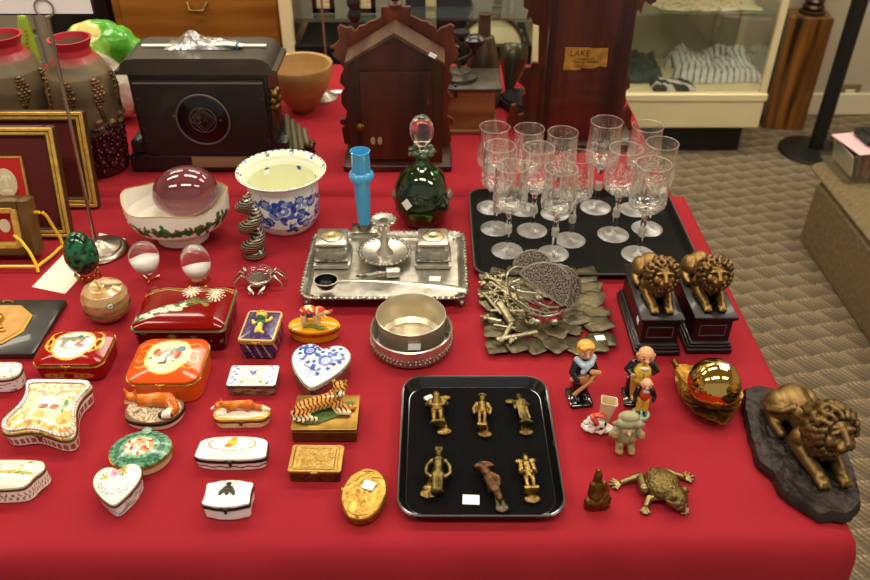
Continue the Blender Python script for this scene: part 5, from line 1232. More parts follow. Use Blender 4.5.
def inkwell(px, py, label):
    a = at(px, py, .05); t = thing('inkwell', label, 'inkwell', (a[0], ty + .022), 0, 'pair of square silver lidded inkwells', z=TZ)
    MB().box((0, 0, .006), (.066, .066, .012), bev=.003).build('foot_plate', SILVER, t)
    MB().box((0, 0, .026), (.056, .056, .028), bev=.004).build('glass_block', INKG, t)
    MB().box((0, 0, .0165), (.062, .062, .006), bev=.002).build('gallery', SILVERD, t)
    MB().box((0, 0, .0435), (.050, .050, .005), bev=.002).build('collar', SILVERD, t)
    mb = MB().box((0, 0, .0480), (.054, .054, .007), bev=.002); mb.build('lid', SILVER, t)
    MB().lathe([(0, 0), (.020, 0), (.019, .0015), (.012, .0025), (.004, .002), (0, .001)], 32, (0, 0, .0515)).build('lid_medallion', mat('champagne_silver', '#d8c89c', .2, 1), t)
inkwell(334, 236, 'square silver lidded inkwell on the left of the inkstand tray')
inkwell(433, 236, 'square silver lidded inkwell on the right of the inkstand tray')
a = (at(384, 262, .03)[0], ty + .028)
t = thing('chamberstick', 'small silver chamber candlestick with ornate drip pan between the inkwells', 'candlestick', a, 0, z=TZ)
MB().lathe([(0, 0), (.024, 0), (.022, .003), (.018, .006), (.020, .009), (.040, .012), (.047, .0145), (.046, .0165), (.038, .0145), (.016, .013), (.011, .020), (.007, .030), (.009, .040), (.006, .046), (.006, .052), (.010, .060), (.011, .074), (.021, .080), (.0225, .082), (.020, .084), (.009, .081), (.008, .062), (0, .060)], 48).build('stem', SILVER, t)
mb = MB()
for k in range(30): a_ = 2 * PI * k / 30; mb.ell((.0455 * math.cos(a_), .0455 * math.sin(a_), .0162), (.0042, .0042, .003), seg=8, rings=5)
mb.build('scroll_border', SILVERD, t)
mb = MB()
for k in range(14): a_ = 2 * PI * k / 14; mb.ell((.021 * math.cos(a_), .021 * math.sin(a_), .0825), (.0035, .0035, .0028), seg=8, rings=5)
mb.build('nozzle_border', SILVERD, t)
a = at(362, 240, .02)
t = thing('bud_vase', 'tall turquoise blue glass tube vase in silver collar on square crystal base', 'vase', (at(364.5, 236, .02)[0], 1.322), 0)
t.location.z = TB + .0
MB().box((0, .008, .014), (.050, .034, .028), bev=.002).build('crystal_base', INKG, t)
MB().box((0, .008, .0295), (.052, .036, .003), bev=.001).lathe([(.012, .0), (.0135, .004), (.0125, .014), (.0, .014)], 24, (0, .006, .030)).build('collar', SILVERD, t)
TU = mat('turquoise_glass', '#3fa0d4', .15, coat=.6, spec=.5)
MB().lathe([(0, .036), (.0115, .036), (.0135, .08), (.0155, .132), (.0165, .136), (.0225, .140), (.0235, .146), (.0215, .151), (.0175, .154), (.0170, .190), (.0182, .194), (.0168, .1945), (.0150, .19), (.0145, .15), (0, .12)], 40, (0, .006, 0)).build('tube', TU, t)
# pen-like seal lying on tray
t = thing('snuffer', 'small silver candle snuffer cone lying before the chamber candlestick', 'snuffer', (at(384, 279, .02)[0], ty - .035), R(6), z=TZ)
mb = MB(); mb.M = Matrix.Translation((.016, 0, .010)) @ Matrix.Rotation(R(90), 4, 'Y')
mb.lathe([(0, -.012), (.0095, -.012), (.0100, -.010), (.0098, .010), (.0085, .012), (0, .010)], 24); mb.build('cup', SILVER, t)
MB().tube([(.004, 0, .010), (-.010, 0, .009), (-.020, .001, .007), (-.040, .002, .006), (-.050, .003, .005)], [.004, .0065, .004, .005, .001], 12).build('handle', SILVERD, t)
# ladle
L0 = at(326, 281, .042); L1 = at(466, 291, .032)
t = thing('ladle', 'silver ladle with dark round bowl lying across front of the inkstand tray', 'ladle', L0, 0)
dx, dy = L1[0] - L0[0], L1[1] - L0[1]
mb = MB(); br_ = .0205
mb.lathe([(0, .0260), (.008, .0268), (.015, .0318), (.0195, .0395), (.0205, .044), (.0195, .044), (.0185, .040), (.0145, .0335), (.008, .0288), (0, .028)], 40, sx=1.0, sy=.9); mb.build('bowl', mat('blackened_silver', '#2a2a2c', .25, .9), t)
mb = MB(); mb.lathe([(.0195, .0438), (.0212, .0438), (.0212, .0452), (.0195, .0452), (.0195, .0438)], 40, sy=.9); mb.build('rim', SILVER, t)
def lp_(k): return (dx * k, dy * k, .044 - .010 * k + .006 * math.sin(PI * k))
pts = [lp_(k / 12) for k in range(1, 13)]; pts[0] = (dx * .085, dy * .085, .0435)
MB().tube(pts, [.0035, .003, .003, .003, .0035, .004, .0045, .005, .0065, .008, .009, .007], 12, flat=.30).build('handle', SILVER, t)
o = MB().box((0, 0, .0005), (.020, .014, .001)).build('price_tag', TAG, None, (at(432, 279, .02)[0] + .005, at(432, 279, .018)[1], TZ), (0, 0, R(-4))); tag(o, 'small white price tag lying on the right of the silver inkstand tray', 'price tag')
# silver bowl and coaster
cb = (at(411, 313, .06)[0], 1.021)
t = thing('wine_coaster', 'round silver coaster with ribbed beaded side holding the silver bowl', 'coaster', cb, 0); t.scale = (1.06, 1.06, 1)
MB().lathe([(0, 0), (.056, 0), (.060, .003), (.061, .010), (.0615, .020), (.0625, .034), (.0605, .0355), (.0590, .034), (.0580, .010), (.054, .004), (0, .004)], 64).build('coaster', SILVER, t)
mb = MB()
for k in range(52): a_ = 2 * PI * k / 52; mb.ell((.0608 * math.cos(a_), .0608 * math.sin(a_), .008), (.0028, .0028, .0045), seg=8, rings=5)
for k in range(70): a_ = 2 * PI * k / 70; mb.ell((.0618 * math.cos(a_), .0618 * math.sin(a_), .0160), (.0022, .0022, .002), seg=6, rings=4)
mb.build('ribbed_band', CHASED, t)
t = thing('silver_bowl', 'deep round plain silver bowl with white tag nested in the ribbed coaster', 'bowl', cb, 0, z=TB + .0045); t.scale = (1.03, 1.03, 1.02)
MB().lathe([(0, 0), (.044, 0), (.050, .003), (.0515, .010), (.0525, .053), (.0540, .0555), (.0525, .0565), (.0505, .053), (.0490, .012), (.042, .006), (.036, .0075), (.030, .006), (.012, .0075), (0, .006)], 72).build('bowl', mat('soft_silver', '#dfd6c0', .3, .75, col2='#c4b99c', scale=25), t)
MB().box((0, 0, 0), (.019, .0006, .012)).build('price_tag', TAG, t, (.006, -.0530, .034), (R(-2), R(4), R(6)))

# ---------------------------------------------------------------- wine glass tray and glasses
def serving_tray(name, label, cx, cy, w, d, r, h, colo, edge):
    t = thing(name, label, 'tray', (cx, cy), 0)
    o = o_rect(w, d, r, 160); k1 = 1 - 2 * .010 / min(w, d)
    mb = MB(); mb.polar(o, [(0, 0), (.93, 0), (.95, .002), (.985, h), (1.0, h), (1.0, h + .0015), (.975, h + .0015), (.94, .004), (.925, .002), (0, .002)])
    mb.build('tray', colo, t)
    mb = MB(); mb.tube([(p[0] * .998, p[1] * .998, h + .0005) for p in o], .0018, 6, True); mb.build('rim', edge, t); return t
TR = mat('dark_tray_surface', '#0d0d0a', .8, spec=.2, col2='#131210', scale=200, bump=.2, bscale=500)
serving_tray('serving_tray', 'large dark rectangular tray holding the etched wine glasses', .2785, 1.355, .415, .315, .03, .014, TR, mat('tray_rim_grey', '#45413a', .4))
GW_ = thin_glass('etched_wine_glass', (.985, .98, .965), rough=.03, base=.045, edge=.8, etch=.36)
GB_ = thin_glass('clear_foot_glass', (.97, .965, .94), rough=.38, base=.20, edge=.6, etch=0)
STM = mat('stem_crystal', '#ffffff', .03, trans=1, ior=1.45)
NOB = mat('frosted_knop', '#e6e0d2', .35, trans=.5, ior=1.4)
feet = [(491, 208, 'behind the others at the back left corner of the tray', 1), (495.5, 229, 'second row, leftmost on the tray', 1), (507, 251, 'front row, leftmost on the tray', 1), (523.5, 210, 'back row, second from the left', 1), (532, 231, 'middle row, second from the left', 1),
        (553, 254, 'front row, its foot behind the fan letter rack', 1), (555, 214, 'back row, third from the left', 1), (570, 240.5, 'middle row, third from the left', 1), (595.5, 208, 'back row, tallest and fourth from the left', 1.06),
        (613, 235, 'middle row, second from the right', 1.03), (634, 210, 'at the back right corner of the tray', 1.03), (647, 229, 'middle row, rightmost on the tray', 1.03), (638, 255, 'front right corner, with a white price tag', 1.06)]
def glass0():
    t = thing('wine_glass', '', 'wine glass', (0, 0), 0)
    MB().lathe([(0, .0005), (.0285, .0), (.0298, .001), (.0285, .002), (.018, .0035), (.008, .006), (.0048, .010), (0, .010)], 48).build('foot', GB_, t)
    MB().lathe([(0, .009), (.0046, .009), (.0042, .030), (.0045, .040), (.005, .050), (.0052, .062), (.0044, .072), (.006, .082), (.010, .088), (.012, .090), (0, .0915)], 24).build('stem', STM, t)
    MB().lathe([(0, .041), (.0066, .0415), (.0072, .045), (.0066, .0485), (.0066, .0495), (.0072, .053), (.0066, .0565), (0, .057)], 12).build('knop', NOB, t)
    MB().lathe([(.0, .0905), (.010, .090), (.022, .0945), (.0300, .102), (.0322, .112), (.0312, .130), (.0298, .155), (.0292, .180), (.0288, .1803), (.0284, .180), (.0290, .155), (.0303, .130), (.0312, .112), (.0290, .1035), (.021, .0965), (.010, .0925), (0, .0925)], 56).build('bowl', GW_, t)
    mb = MB(); mb.tube([(.0289 * math.cos(k * PI / 32), .0289 * math.sin(k * PI / 32), .1802) for k in range(64)], .0006, 6, True); mb.build('rim', GB_, t)
    return t
G0 = glass0()
for i, (px, py, lb, s) in enumerate(feet):
    if i == 0: g = G0
    else:
        g = G0.copy(); C.objects.link(g)
        for ch in list(G0.children): c = ch.copy(); C.objects.link(c); c.parent = g
    a = at(px, py, .002); g.location = (a[0], a[1], TB + .0022); g.scale = (s, s, s); g.rotation_euler = (0, 0, i * .7)
    g['label'] = 'etched clear stemmed wine glass, ' + lb; g['group'] = 'etched wine glasses on the dark tray'
    last = g
MB().box((0, 0, 0), (.0005, .012, .009)).build('price_tag', TAG, last, (.0316 * math.cos(-1.1 - 12 * .7), .0316 * math.sin(-1.1 - 12 * .7), .145), (R(5), 0, -1.1 - 12 * .7))
# decanter
a = at(422, 224, 0); t = thing('decanter', 'dark green dimpled glass decanter with clear facetted stopper', 'decanter', (a[0] + .001, a[1] + .012), 0)
t.scale = (1, 1, 1.05)
GG = mat('dark_green_glass', '#1c4a16', .03, trans=.75, ior=1.5, coat=1)
def dim(a_, r, z): return 1 + .05 * math.cos(3 * a_ + z * 40) * min(1, max(0, (.11 - z) / .03)) * min(1, z / .02)
MB().lathe([(0, .002), (.030, 0), (.040, .006), (.050, .025), (.054, .050), (.052, .075), (.043, .098), (.028, .112), (.018, .120), (.014, .128), (.0135, .140), (.018, .143), (.024, .146), (.023, .149), (.016, .150), (.010, .146), (0, .140)], 64, mod=dim).build('body', GG, t)
mb = MB()
for k in range(9): a_ = 2 * PI * k / 9; mb.ell((.020 * math.cos(a_), .020 * math.sin(a_), .147 + .003 * math.sin(k * 2.3)), (.008, .008, .005), seg=10, rings=6)
mb.build('frilled_lip', mat('green_clear_lip', '#8fa67a', .05, trans=.8, ior=1.45), t)
MB().lathe([(0, .140), (.007, .142), (.008, .156), (.013, .162), (.020, .172), (.0235, .186), (.022, .200), (.014, .212), (.005, .217), (0, .218)], 10).build('stopper', mat('cut_crystal', '#ffffff', .0, trans=1, ior=1.55), t)
for s in (-1, 1): MB().ell((s * .050, -.008, .062), (.010, .012, .012)).ell((s * .046, -.010, .036), (.009, .01, .01)).build('glass_prunt', mat('clear_prunt', '#e6eedd', .05, trans=.85, ior=1.45), t)
MB().box((0, 0, 0), (.017, .0006, .017), (0, R(45), 0)).build('price_tag', TAG, t, (-.029, -.0475, .062), (R(-4), 0, R(-30)))

# ---------------------------------------------------------------- frames, easel, sign
GF = mat('antique_gold_frame', '#dcb858', .4, .2, col2='#c09440', scale=60, bump=.3, bscale=200)
BF = mat('dark_frame_side', '#4a3216', .45, .3)
MRN = mat('maroon_mat_board', '#5c150e', .7, col2='#521009', scale=6)
RDM = mat('bright_red_velvet', '#c41612', .8, sheen=.3)
def pic_frame(name, label, x, y, w, h, lean, side, inner, yaw=0, depth=.018):
    t = thing(name, label, 'picture frame', (x, y), yaw); t.rotation_euler = (-lean, 0, yaw)
    mb = MB()
    for s in (-1, 1): mb.box((s * (w / 2 - side / 2), 0, h / 2), (side, depth, h), bev=.003)
    mb.box((0, 0, side / 2), (w - 2 * side + .002, depth, side), bev=.003).box((0, 0, h - side / 2), (w - 2 * side + .002, depth, side), bev=.003); mb.build('outer_frame', BF, t)
    mb = MB(); s2 = side * .5
    for k, dy_ in ((0, 0), (1, .002)):
        i_ = k * s2 * .75; 
        for s in (-1, 1): mb.box((s * (w / 2 - .003 - i_ - s2 * .2), -depth / 2 + dy_, h / 2), (s2 * .6, .005, h - .006 - 2 * i_), bev=.001)
        for z_ in (.003 + i_ + s2 * .2, h - .003 - i_ - s2 * .2): mb.box((0, -depth / 2 + dy_, z_), (w - .006 - 2 * i_, .005, s2 * .6), bev=.001)
    mb.build('gilt_moulding', GF, t)
    MB().box((0, .002, h / 2), (w - 2 * side + .004, .006, h - 2 * side + .004)).build('mat_board', MRN, t)
    if inner:
        iw, ih, cw_ = inner
        m_ = MB()
        for s in (-1, 1): m_.box((s * (iw / 2), -.003, h / 2), (.003, .006, ih + .003))
        m_.box((0, -.003, h / 2 - ih / 2), (iw, .006, .003)).box((0, -.003, h / 2 + ih / 2), (iw, .006, .003)); m_.build('inner_fillet', GF, t)
        MB().box((0, -.0015, h / 2), (iw, .003, ih)).build('velvet', RDM, t)
        ivory = mat('ivory_cameo', '#d9cba4', .45)
        m_ = MB(); m_.M = Matrix.Translation((0, -.004, h / 2)) @ Matrix.Rotation(R(90), 4, 'X')
        m_.prism(o_ell(cw_, cw_ * 1.28, 48), 0, .002, .0006); cm = m_.build('cameo', ivory, t)
        m_.v = []; m_.f = []; m_.m = []; k = cw_ / .04
        m_.ell((0, .007 * k, .0018), (.0062 * k, .0082 * k, .0012)).ell((-.0064 * k, .0055 * k, .0018), (.0026 * k, .0022 * k, .0008)).ell((.0065 * k, .009 * k, .0018), (.0042 * k, .005 * k, .001)).ell((.0015 * k, -.004 * k, .0017), (.0036 * k, .008 * k, .0008)).ell((.001 * k, -.0145 * k, .0017), (.010 * k, .0042 * k, .0008))
        m_.build('profile_relief', mat('ivory_relief', '#e8ddbd', .4), cm)
    return t
# big front frame
fx0, fy0 = at(72, 239, 0); wF = .218
pic_frame('picture_frame', 'gold framed red panel with ivory cameo, the larger one leaning in front', fx0 - wF / 2, fy0 + .009, wF, .216, R(14), .020, (.075, .100, .044))
fx1, fy1 = at(89, 214, 0)
pic_frame('picture_frame', 'gold framed dark red panel standing behind the larger cameo frame', fx1 - .117, fy1 + .03, .26, .198, R(13), .022, None, R(0))
# small shadow box on easel
fx2, fy2 = at(37, 259, .012); 
BFS = mat('bronze_wood_frame', '#7a5c30', .4, .4, col2='#5a4220', scale=20)
t = thing('shadow_box_frame', 'small deep bronze wooden frame with tiny ivory cameo on the yellow easel', 'picture frame', (fx2 - .056, fy2 + .02), 0, z=TB + .012); t.rotation_euler = (R(-13), 0, 0)
ws = .112; hs = .108
mb = MB()
for s in (-1, 1): mb.box((s * (ws / 2 - .010), 0, hs / 2), (.020, .034, hs), bev=.003)
mb.box((0, 0, .010), (ws - .038, .034, .020), bev=.003).box((0, 0, hs - .010), (ws - .038, .034, .020), bev=.003); mb.build('outer_frame', BFS, t)
mb = MB()
for s in (-1, 1): mb.box((s * .028, -.012, hs / 2), (.012, .012, .074), bev=.002)
mb.box((0, -.012, hs / 2 - .034), (.056, .012, .012), bev=.002).box((0, -.012, hs / 2 + .034), (.056, .012, .012), bev=.002); mb.build('inner_frame', GF, t)
MB().box((0, .002, hs / 2), (.075, .004, .08)).build('velvet', RDM, t)
m_ = MB(); m_.M = Matrix.Translation((0, -.0005, hs / 2)) @ Matrix.Rotation(R(90), 4, 'X'); m_.prism(o_ell(.021, .026, 40), 0, .002, .0005); m_.build('cameo', mat('ivory_cameo'), t)
YE = mat('yellow_coated_wire', '#e3b81c', .35, coat=.3)
t = thing('plate_easel', 'yellow wire plate easel holding the small bronze frame', 'easel', (fx2 - .056, fy2), 0)
r = .0030
mb = MB()
for s in (-1, 1):
    x_ = s * .052 + (.012 if s > 0 else -.012)
    mb.tube([(x_ * .35, .012, .055), (x_ * .6, .0, .052), (x_ * .85, -.012, .034), (x_, -.022, .014), (x_ * 1.06, -.030, .003)], r)
    mb.tube([(x_, -.024, .010), (x_ * 1.15, .02, .006), (x_ * 1.3, .075, .004)], r)
    mb.tube([(x_ * 1.08, .045, .085), (x_ * 1.12, .050, .075), (x_ * 1.25, .058, .020), (x_ * 1.28, .055, .003)], r)
mb.tube([(-.064, -.023, .011), (.064, -.023, .011)], r)
mb.tube([(-.066, .042, .087), (.066, .042, .087)], r)
mb.build('wire', YE, t)
# sign holder
a = at(101, 251, 0)
t = thing('sign_holder', 'silver stand with round base and tall thin rod ending in a ring', 'sign holder', (a[0], a[1]), 0)
NK = mat('brushed_nickel', '#a39b8a', .3, 1)
MB().lathe([(0, 0), (.048, 0), (.050, .003), (.046, .007), (.040, .008), (.038, .011), (.022, .015), (.012, .020), (.005, .024), (0, .024)], 48).build('base', NK, t)
MB().tube([(-.006, 0, .02), (.010, .0, .25), (.022, 0, .443)], .0030, 10).build('rod', NK, t)
MB().tube([(.022 + .0145 * math.cos(k * PI / 16), -.004, .457 + .0145 * math.sin(k * PI / 16)) for k in range(32)], .0014, 8, True).tube([(.022 + .0145 * math.cos(k * PI / 16), .004, .457 + .0145 * math.sin(k * PI / 16)) for k in range(32)], .0014, 8, True).build('ring', NK, t)
t2 = thing('sign_card', 'white card in thin dark frame held upright in the sign holder ring', 'sign', (a[0] + .022, a[1]), 0, z=TB + .446)
MB().box((.0, 0, .048), (.150, .003, .096)).build('card', mat('white_card', '#ece9e4', .6), t2)
mb = MB().box((0, 0, .001), (.154, .005, .002)).box((0, 0, .097), (.154, .005, .002)).box((-.076, 0, .049), (.002, .005, .096)).box((.076, 0, .049), (.002, .005, .096)); mb.build('edge_frame', BLK, t2)
# papers
pq = [at(32, 287), at(65, 294), at(104, 252), at(72, 246)]
mb = MB().prism(pq, TB, TB + .0006); o = mb.build('paper_card', mat('cream_paper', '#f0ead6', .7)); tag(o, 'blank white paper card under the malachite egg', 'paper')
pq = [at(98, 240), at(120, 245), at(126, 239), at(99, 233)]
def prt(X, Y, Z): c = canvas('#f0ebe4', [])(X, Y); c[hashn(X, Y, 350, 2) > .7] = lin('#c4564a'); return c
mb = MB(); g_ = 30; A, B, Cc, D_ = [Vector((p[0], p[1], 0)) for p in pq]
vs = [tuple(A.lerp(B, i / g_).lerp(D_.lerp(Cc, i / g_), j / g_) + Vector((0, 0, TB + .0006))) for j in range(g_ + 1) for i in range(g_ + 1)]
fs = [(j * (g_ + 1) + i, j * (g_ + 1) + i + 1, (j + 1) * (g_ + 1) + i + 1, (j + 1) * (g_ + 1) + i) for j in range(g_) for i in range(g_)]
mb.add(vs, fs); o = mb.build('price_card', PMATT, paint=prt); tag(o, 'small white card with red print beside the sign holder base', 'card')
# ================================================================ bronze lions, trivets, figurines
def lion(parent, L, material, mane_mat, turn=0, name='lion', tail=True, seed=0, z0=0):
    """couchant lion, facing -y; L scales everything (full length about 1.3 L)"""
    mb = MB(); mb.M = Matrix.Diagonal((L, L, L, 1)) @ Matrix.Translation((0, 0, z0))
    mb.caps([(0, .44, .22, .20), (0, .22, .24, .17), (0, -.02, .27, .185), (0, -.16, .30, .18)])
    for s in (-1, 1):
        mb.ell((s * .17, .40, .18), (.13, .21, .18)); mb.caps([(s * .21, .40, .10, .09), (s * .25, .24, .065, .065), (s * .235, .10, .05, .055)])
        mb.caps([(s * .15, -.12, .22, .12), (s * .17, -.10, .12, .10), (s * .15, -.34, .095, .085), (s * .125, -.54, .07, .07)]).ell((s * .12, -.60, .06), (.082, .095, .058))
        for k in (-1, 0, 1): mb.ell((s * .12 + k * .045, -.675, .045), (.026, .034, .036), seg=8, rings=6)
    base = mb.M.copy(); H = Matrix.Translation((0, -.33, .52)) @ Matrix.Rotation(turn, 4, 'Z') @ Matrix.Rotation(R(-12), 4, 'X') @ Matrix.Scale(1.12, 4); mb.M = base @ H
    mb.ell((0, 0, .02), (.165, .16, .17)).ell((0, -.16, -.045), (.085, .085, .066)).ell((0, -.14, -.105), (.070, .07, .045)).ell((0, -.235, -.010), (.042, .026, .026))
    mb.caps([(0, -.12, .08, .045), (0, -.21, .012, .032)])
    for s in (-1, 1): mb.ell((s * .075, -.135, .085), (.062, .035, .024), (0, s * .25, 0)); mb.ell((s * .052, -.20, -.055), (.046, .045, .036)); mb.ell((s * .10, -.10, -.03), (.06, .05, .06)); mb.ell((s * .18, -.02, .14), (.05, .03, .055))
    mb.M = base
    if tail: mb.caps([(.0, .60, .18, .04), (-.14, .64, .10, .034), (-.27, .52, .12, .032), (-.31, .34, .20, .032), (-.24, .20, .30, .034), (-.14, .18, .36, .05)])
    mb.build(name + '_body', material, parent, blob=L * .014, smooth=2)
    rd = random.Random(seed); mb = MB(); mb.M = base @ H
    RX, RY, RZ = .235, .22, .25; CY_ = .03; CZ_ = .0
    def sp(ph, a, k=1.0): return (RX * k * math.sin(ph) * math.sin(a), CY_ - RY * k * math.cos(ph), CZ_ + RZ * k * math.sin(ph) * math.cos(a))
    mb.ell((0, CY_ + .03, CZ_), (.222, .18, .238))
    for ring, (p0, dp_, m, wd) in enumerate(((54, 34, 18, .030), (76, 40, 18, .036), (102, 42, 16, .040), (130, 34, 10, .042))):
        for k in range(m):
            a = 2 * PI * (k + .5 * (ring % 2)) / m + rd.uniform(-.07, .07); tw = rd.uniform(-.12, .12) + .22 * math.sin(a)
            ch = []
            for q in range(5):
                f_ = q / 4; x, y, z = sp(R(p0 + dp_ * f_), a + tw * f_, 1.0 + .05 * math.sin(PI * f_)); ch.append((x, y, z - .10 * f_ * f_ * abs(math.sin(a)), wd * (1 - .62 * f_)))
            mb.caps(ch, seg=8)
    mb.M = base; mb.ell((0, -.30, .30), (.165, .13, .20)).ell((0, -.10, .42), (.185, .19, .18))
    for k in range(26):
        a = rd.uniform(-1.25, 1.25); zt = rd.uniform(.24, .42); x = .17 * math.sin(a); y = -.29 - .13 * math.cos(a)
        mb.caps([(x, y, zt, .032), (x * 1.02, y - .006, zt - .07, .028), (x * .85, y + .012, zt - .15, .010)], seg=8)
    for k in range(24):
        a = rd.uniform(-1.6, 1.6); yt = rd.uniform(-.18, -.02); x = .185 * math.sin(a); z = .42 + .18 * math.cos(a)
        mb.caps([(x, yt, z, .030), (x * 1.02, yt + .07, z - .02, .026), (x * 1.0, yt + .14, z - .06, .008)], seg=8)
    mb.build('mane', mane_mat, parent, blob=L * .013, smooth=1)
    mb = MB(); mb.M = base @ H
    for s in (-1, 1): mb.ell((s * .068, -.162, .045), (.024, .014, .012))
    mb.tube([(-.06, -.215, -.088), (-.025, -.238, -.078), (0, -.242, -.062), (.025, -.238, -.078), (.06, -.215, -.088)], .008, 6)
    mb.build('eyes_and_mouth', mat('dark_recess_bronze', '#3a2610', .4, .8), parent)
LB = mat('bookend_gold_bronze', '#a8864c', .38, .85, col2='#6e532c', scale=70, contrast=1, bump=.4, bscale=350, bw=.001)
LBM = mat('bookend_mane_bronze', '#8f7048', .4, .85, col2='#5a4426', scale=90, contrast=1, bump=.5, bscale=500, bw=.001)
def bookend(x0, x1, y0, y1, label, seed):
    t = thing('lion_bookend', label, 'bookend', ((x0 + x1) / 2, (y0 + y1) / 2), 0, 'pair of gold lions on black plinths'); w, d = x1 - x0, y1 - y0
    mb = MB().box((0, 0, .005), (w, d, .010), bev=.0015).box((0, 0, .0125), (w * .95, d * .97, .006), bev=.001).box((0, 0, .018), (w * .9, d * .95, .006), bev=.002)
    mb.box((0, 0, .042), (w * .80, d * .89, .044)).box((0, 0, .064), (w * .87, d * .93, .005), bev=.001).box((0, 0, .069), (w * .93, d * .97, .006), bev=.001)
    mb.build('plinth', BLACKP, t)
    mb = MB(); pw, ph = w * .55, .020
    for s in (-1, 1): mb.box((s * pw / 2, -d * .445 - .0005, .042), (.0012, .0016, ph)); mb.box((0, -d * .445 - .0005, .042 + s * ph / 2), (pw, .0016, .0012))
    mb.build('panel_moulding', mat('worn_grey_edge', '#4a4844', .4), t)
    n = MB(); 
    a = thing('x', '', '', (0, 0), 0, z=0); a.name = 'lion'; del a['label']; del a['category']; a.parent = t; a.location = (0, .002, .072)
    lion(a, .098, LB, LBM, 0, 'lion', False, seed)
    return t
b1 = bookend(.318, .391, .990, 1.150, 'gold lion bookend on black plinth, left one of the pair with side tag', 1)
MB().box((0, 0, 0), (.0006, .012, .010)).build('price_tag', TAG, b1, (-.0302, -.045, .046), (R(10), 0, 0))
bookend(.402, .475, .995, 1.155, 'gold lion bookend on black plinth, right one nearest the table edge', 5)
# large lion on rock
pts = [(742, 392), (748, 389), (756, 388), (768, 391), (782, 392), (800, 400), (822, 420), (840, 445), (852, 470), (858, 494), (860, 510), (852, 520), (843, 524), (832, 521), (821, 523), (806, 514), (794, 507), (786, 501), (778, 495), (771, 480), (764, 474), (755, 466), (748, 440), (744, 425), (741, 405)]
cxr, cyr = at(800, 450, .01); P_ = [(at(x, y, .004)[0] - cxr, at(x, y, .004)[1] - cyr) for x, y in pts]
P_ = [(max(p[0], -1), p[1]) for p in P_]
area = sum(P_[i - 1][0] * P_[i][1] - P_[i][0] * P_[i - 1][1] for i in range(len(P_)))
if area < 0: P_ = P_[::-1]
P_ = resample(P_, 160)
P_ = [(x * (1 + .03 * noise.noise((x * 90, y * 90, 1)) + .03 * noise.noise((x * 300, y * 300, 3))), y * (1 + .03 * noise.noise((x * 90, y * 90, 5)))) for x, y in P_]
t = thing('lion_sculpture', 'large bronze lion lying on dark rocky base at table corner', 'sculpture', (cxr, cyr), 0)
mb = MB(); mb.polar(P_, [(.97, 0), (1.0, .004), (.985, .010), (.95, .016)] + [(.95 * (1 - k / 30), .016) for k in range(1, 31)])
mb.v = [(x, y, z if z < .003 else z + .004 * noise.noise((x * 60, y * 60, 2)) + .0015 * noise.noise((x * 220, y * 220, 4))) for x, y, z in mb.v]
mb.build('rock_base', mat('dark_rock_bronze', '#1f1917', .45, .3, col2='#33261f', scale=40, bump=.8, bscale=120, bw=.003), t)
a = thing('x', '', '', (0, 0), 0, z=0); a.name = 'lion'; del a['label']; del a['category']; a.parent = t; a.location = (.008, .010, .016); a.rotation_euler = (0, 0, R(6))
LBG = mat('dark_lion_bronze', '#8f7445', .4, .8, col2='#55401f', scale=40, contrast=1, bump=.3, bscale=300, bw=.001)
lion(a, .124, LBG, mat('dark_mane_bronze', '#80663c', .42, .8, col2='#493518', scale=90, contrast=1, bump=.6, bscale=400, bw=.001), R(8), 'lion', True, 9)
MB().box((0, 0, 0), (.009, .007, .0006), (R(-12), R(10), R(20))).build('price_tag', TAG, t, (.016, .006, .016 + .060))
# gold ball on leaf dish
a = at(713, 400, .0); bc = (at(714, 384, .041)[0], at(714, 384, .041)[1])
t = thing('leaf_dish', 'cast brass leaf shaped dish under the gold ball', 'dish', bc, 0)
LP = [at(675, 365, .02), at(683, 367, .02), at(700, 372, .01), at(728, 378, .01), at(741, 392, .018), at(739, 404, .018), at(728, 420, .01), at(720, 431, .006), at(712, 424, .008), at(697, 416, .014), at(684, 401, .016), at(678, 385, .018), at(677, 372, .02)]
LP = [((p[0] - bc[0]) * 1.07, (p[1] - bc[1]) * 1.07) for p in LP]
if sum(LP[i - 1][0] * LP[i][1] - LP[i][0] * LP[i - 1][1] for i in range(len(LP))) < 0: LP = LP[::-1]
LP = smooth_closed(LP, 140, 1)
mb = MB(); pr = [(0, .000), (.3, .0), (.45, .001), (.7, .005), (.9, .012), (1.0, .018), (1.01, .020), (.96, .0195), (.86, .0145), (.68, .008), (.4, .004), (0, .003)]
mb.polar(LP, pr); mb.v = [(x, y, z + .0012 * math.sin(math.atan2(y, x) * 14) * min(1, math.hypot(x, y) / .03)) if z > .001 else (x, y, z) for x, y, z in mb.v]
mb.build('leaf', mat('cast_brass_leaf', '#b08438', .35, .95, col2='#7d5a22', scale=60, bump=.7, bscale=200), t)
MB().tube([(LP[0][0] * 0 + at(677, 366, .02)[0] - bc[0], at(677, 366, .02)[1] - bc[1], .020), (at(672, 363, .02)[0] - bc[0], at(672, 363, .02)[1] - bc[1], .026)], [.004, .005]).build('stalk', BRASS, t)
t = thing('gold_ball', 'shiny gold metal ball with white tag resting in the brass leaf dish', 'ball', bc, 0, z=TB + .0035)
MB().ell((0, 0, .038), .038, seg=64, rings=40).build('ball', mat('mirror_gold', '#d8b464', .09, 1), t)
MB().box((0, 0, 0), (.014, .010, .0005)).build('price_tag', TAG, t, (.006, -.004, .0756), (R(8), R(5), R(-10)))

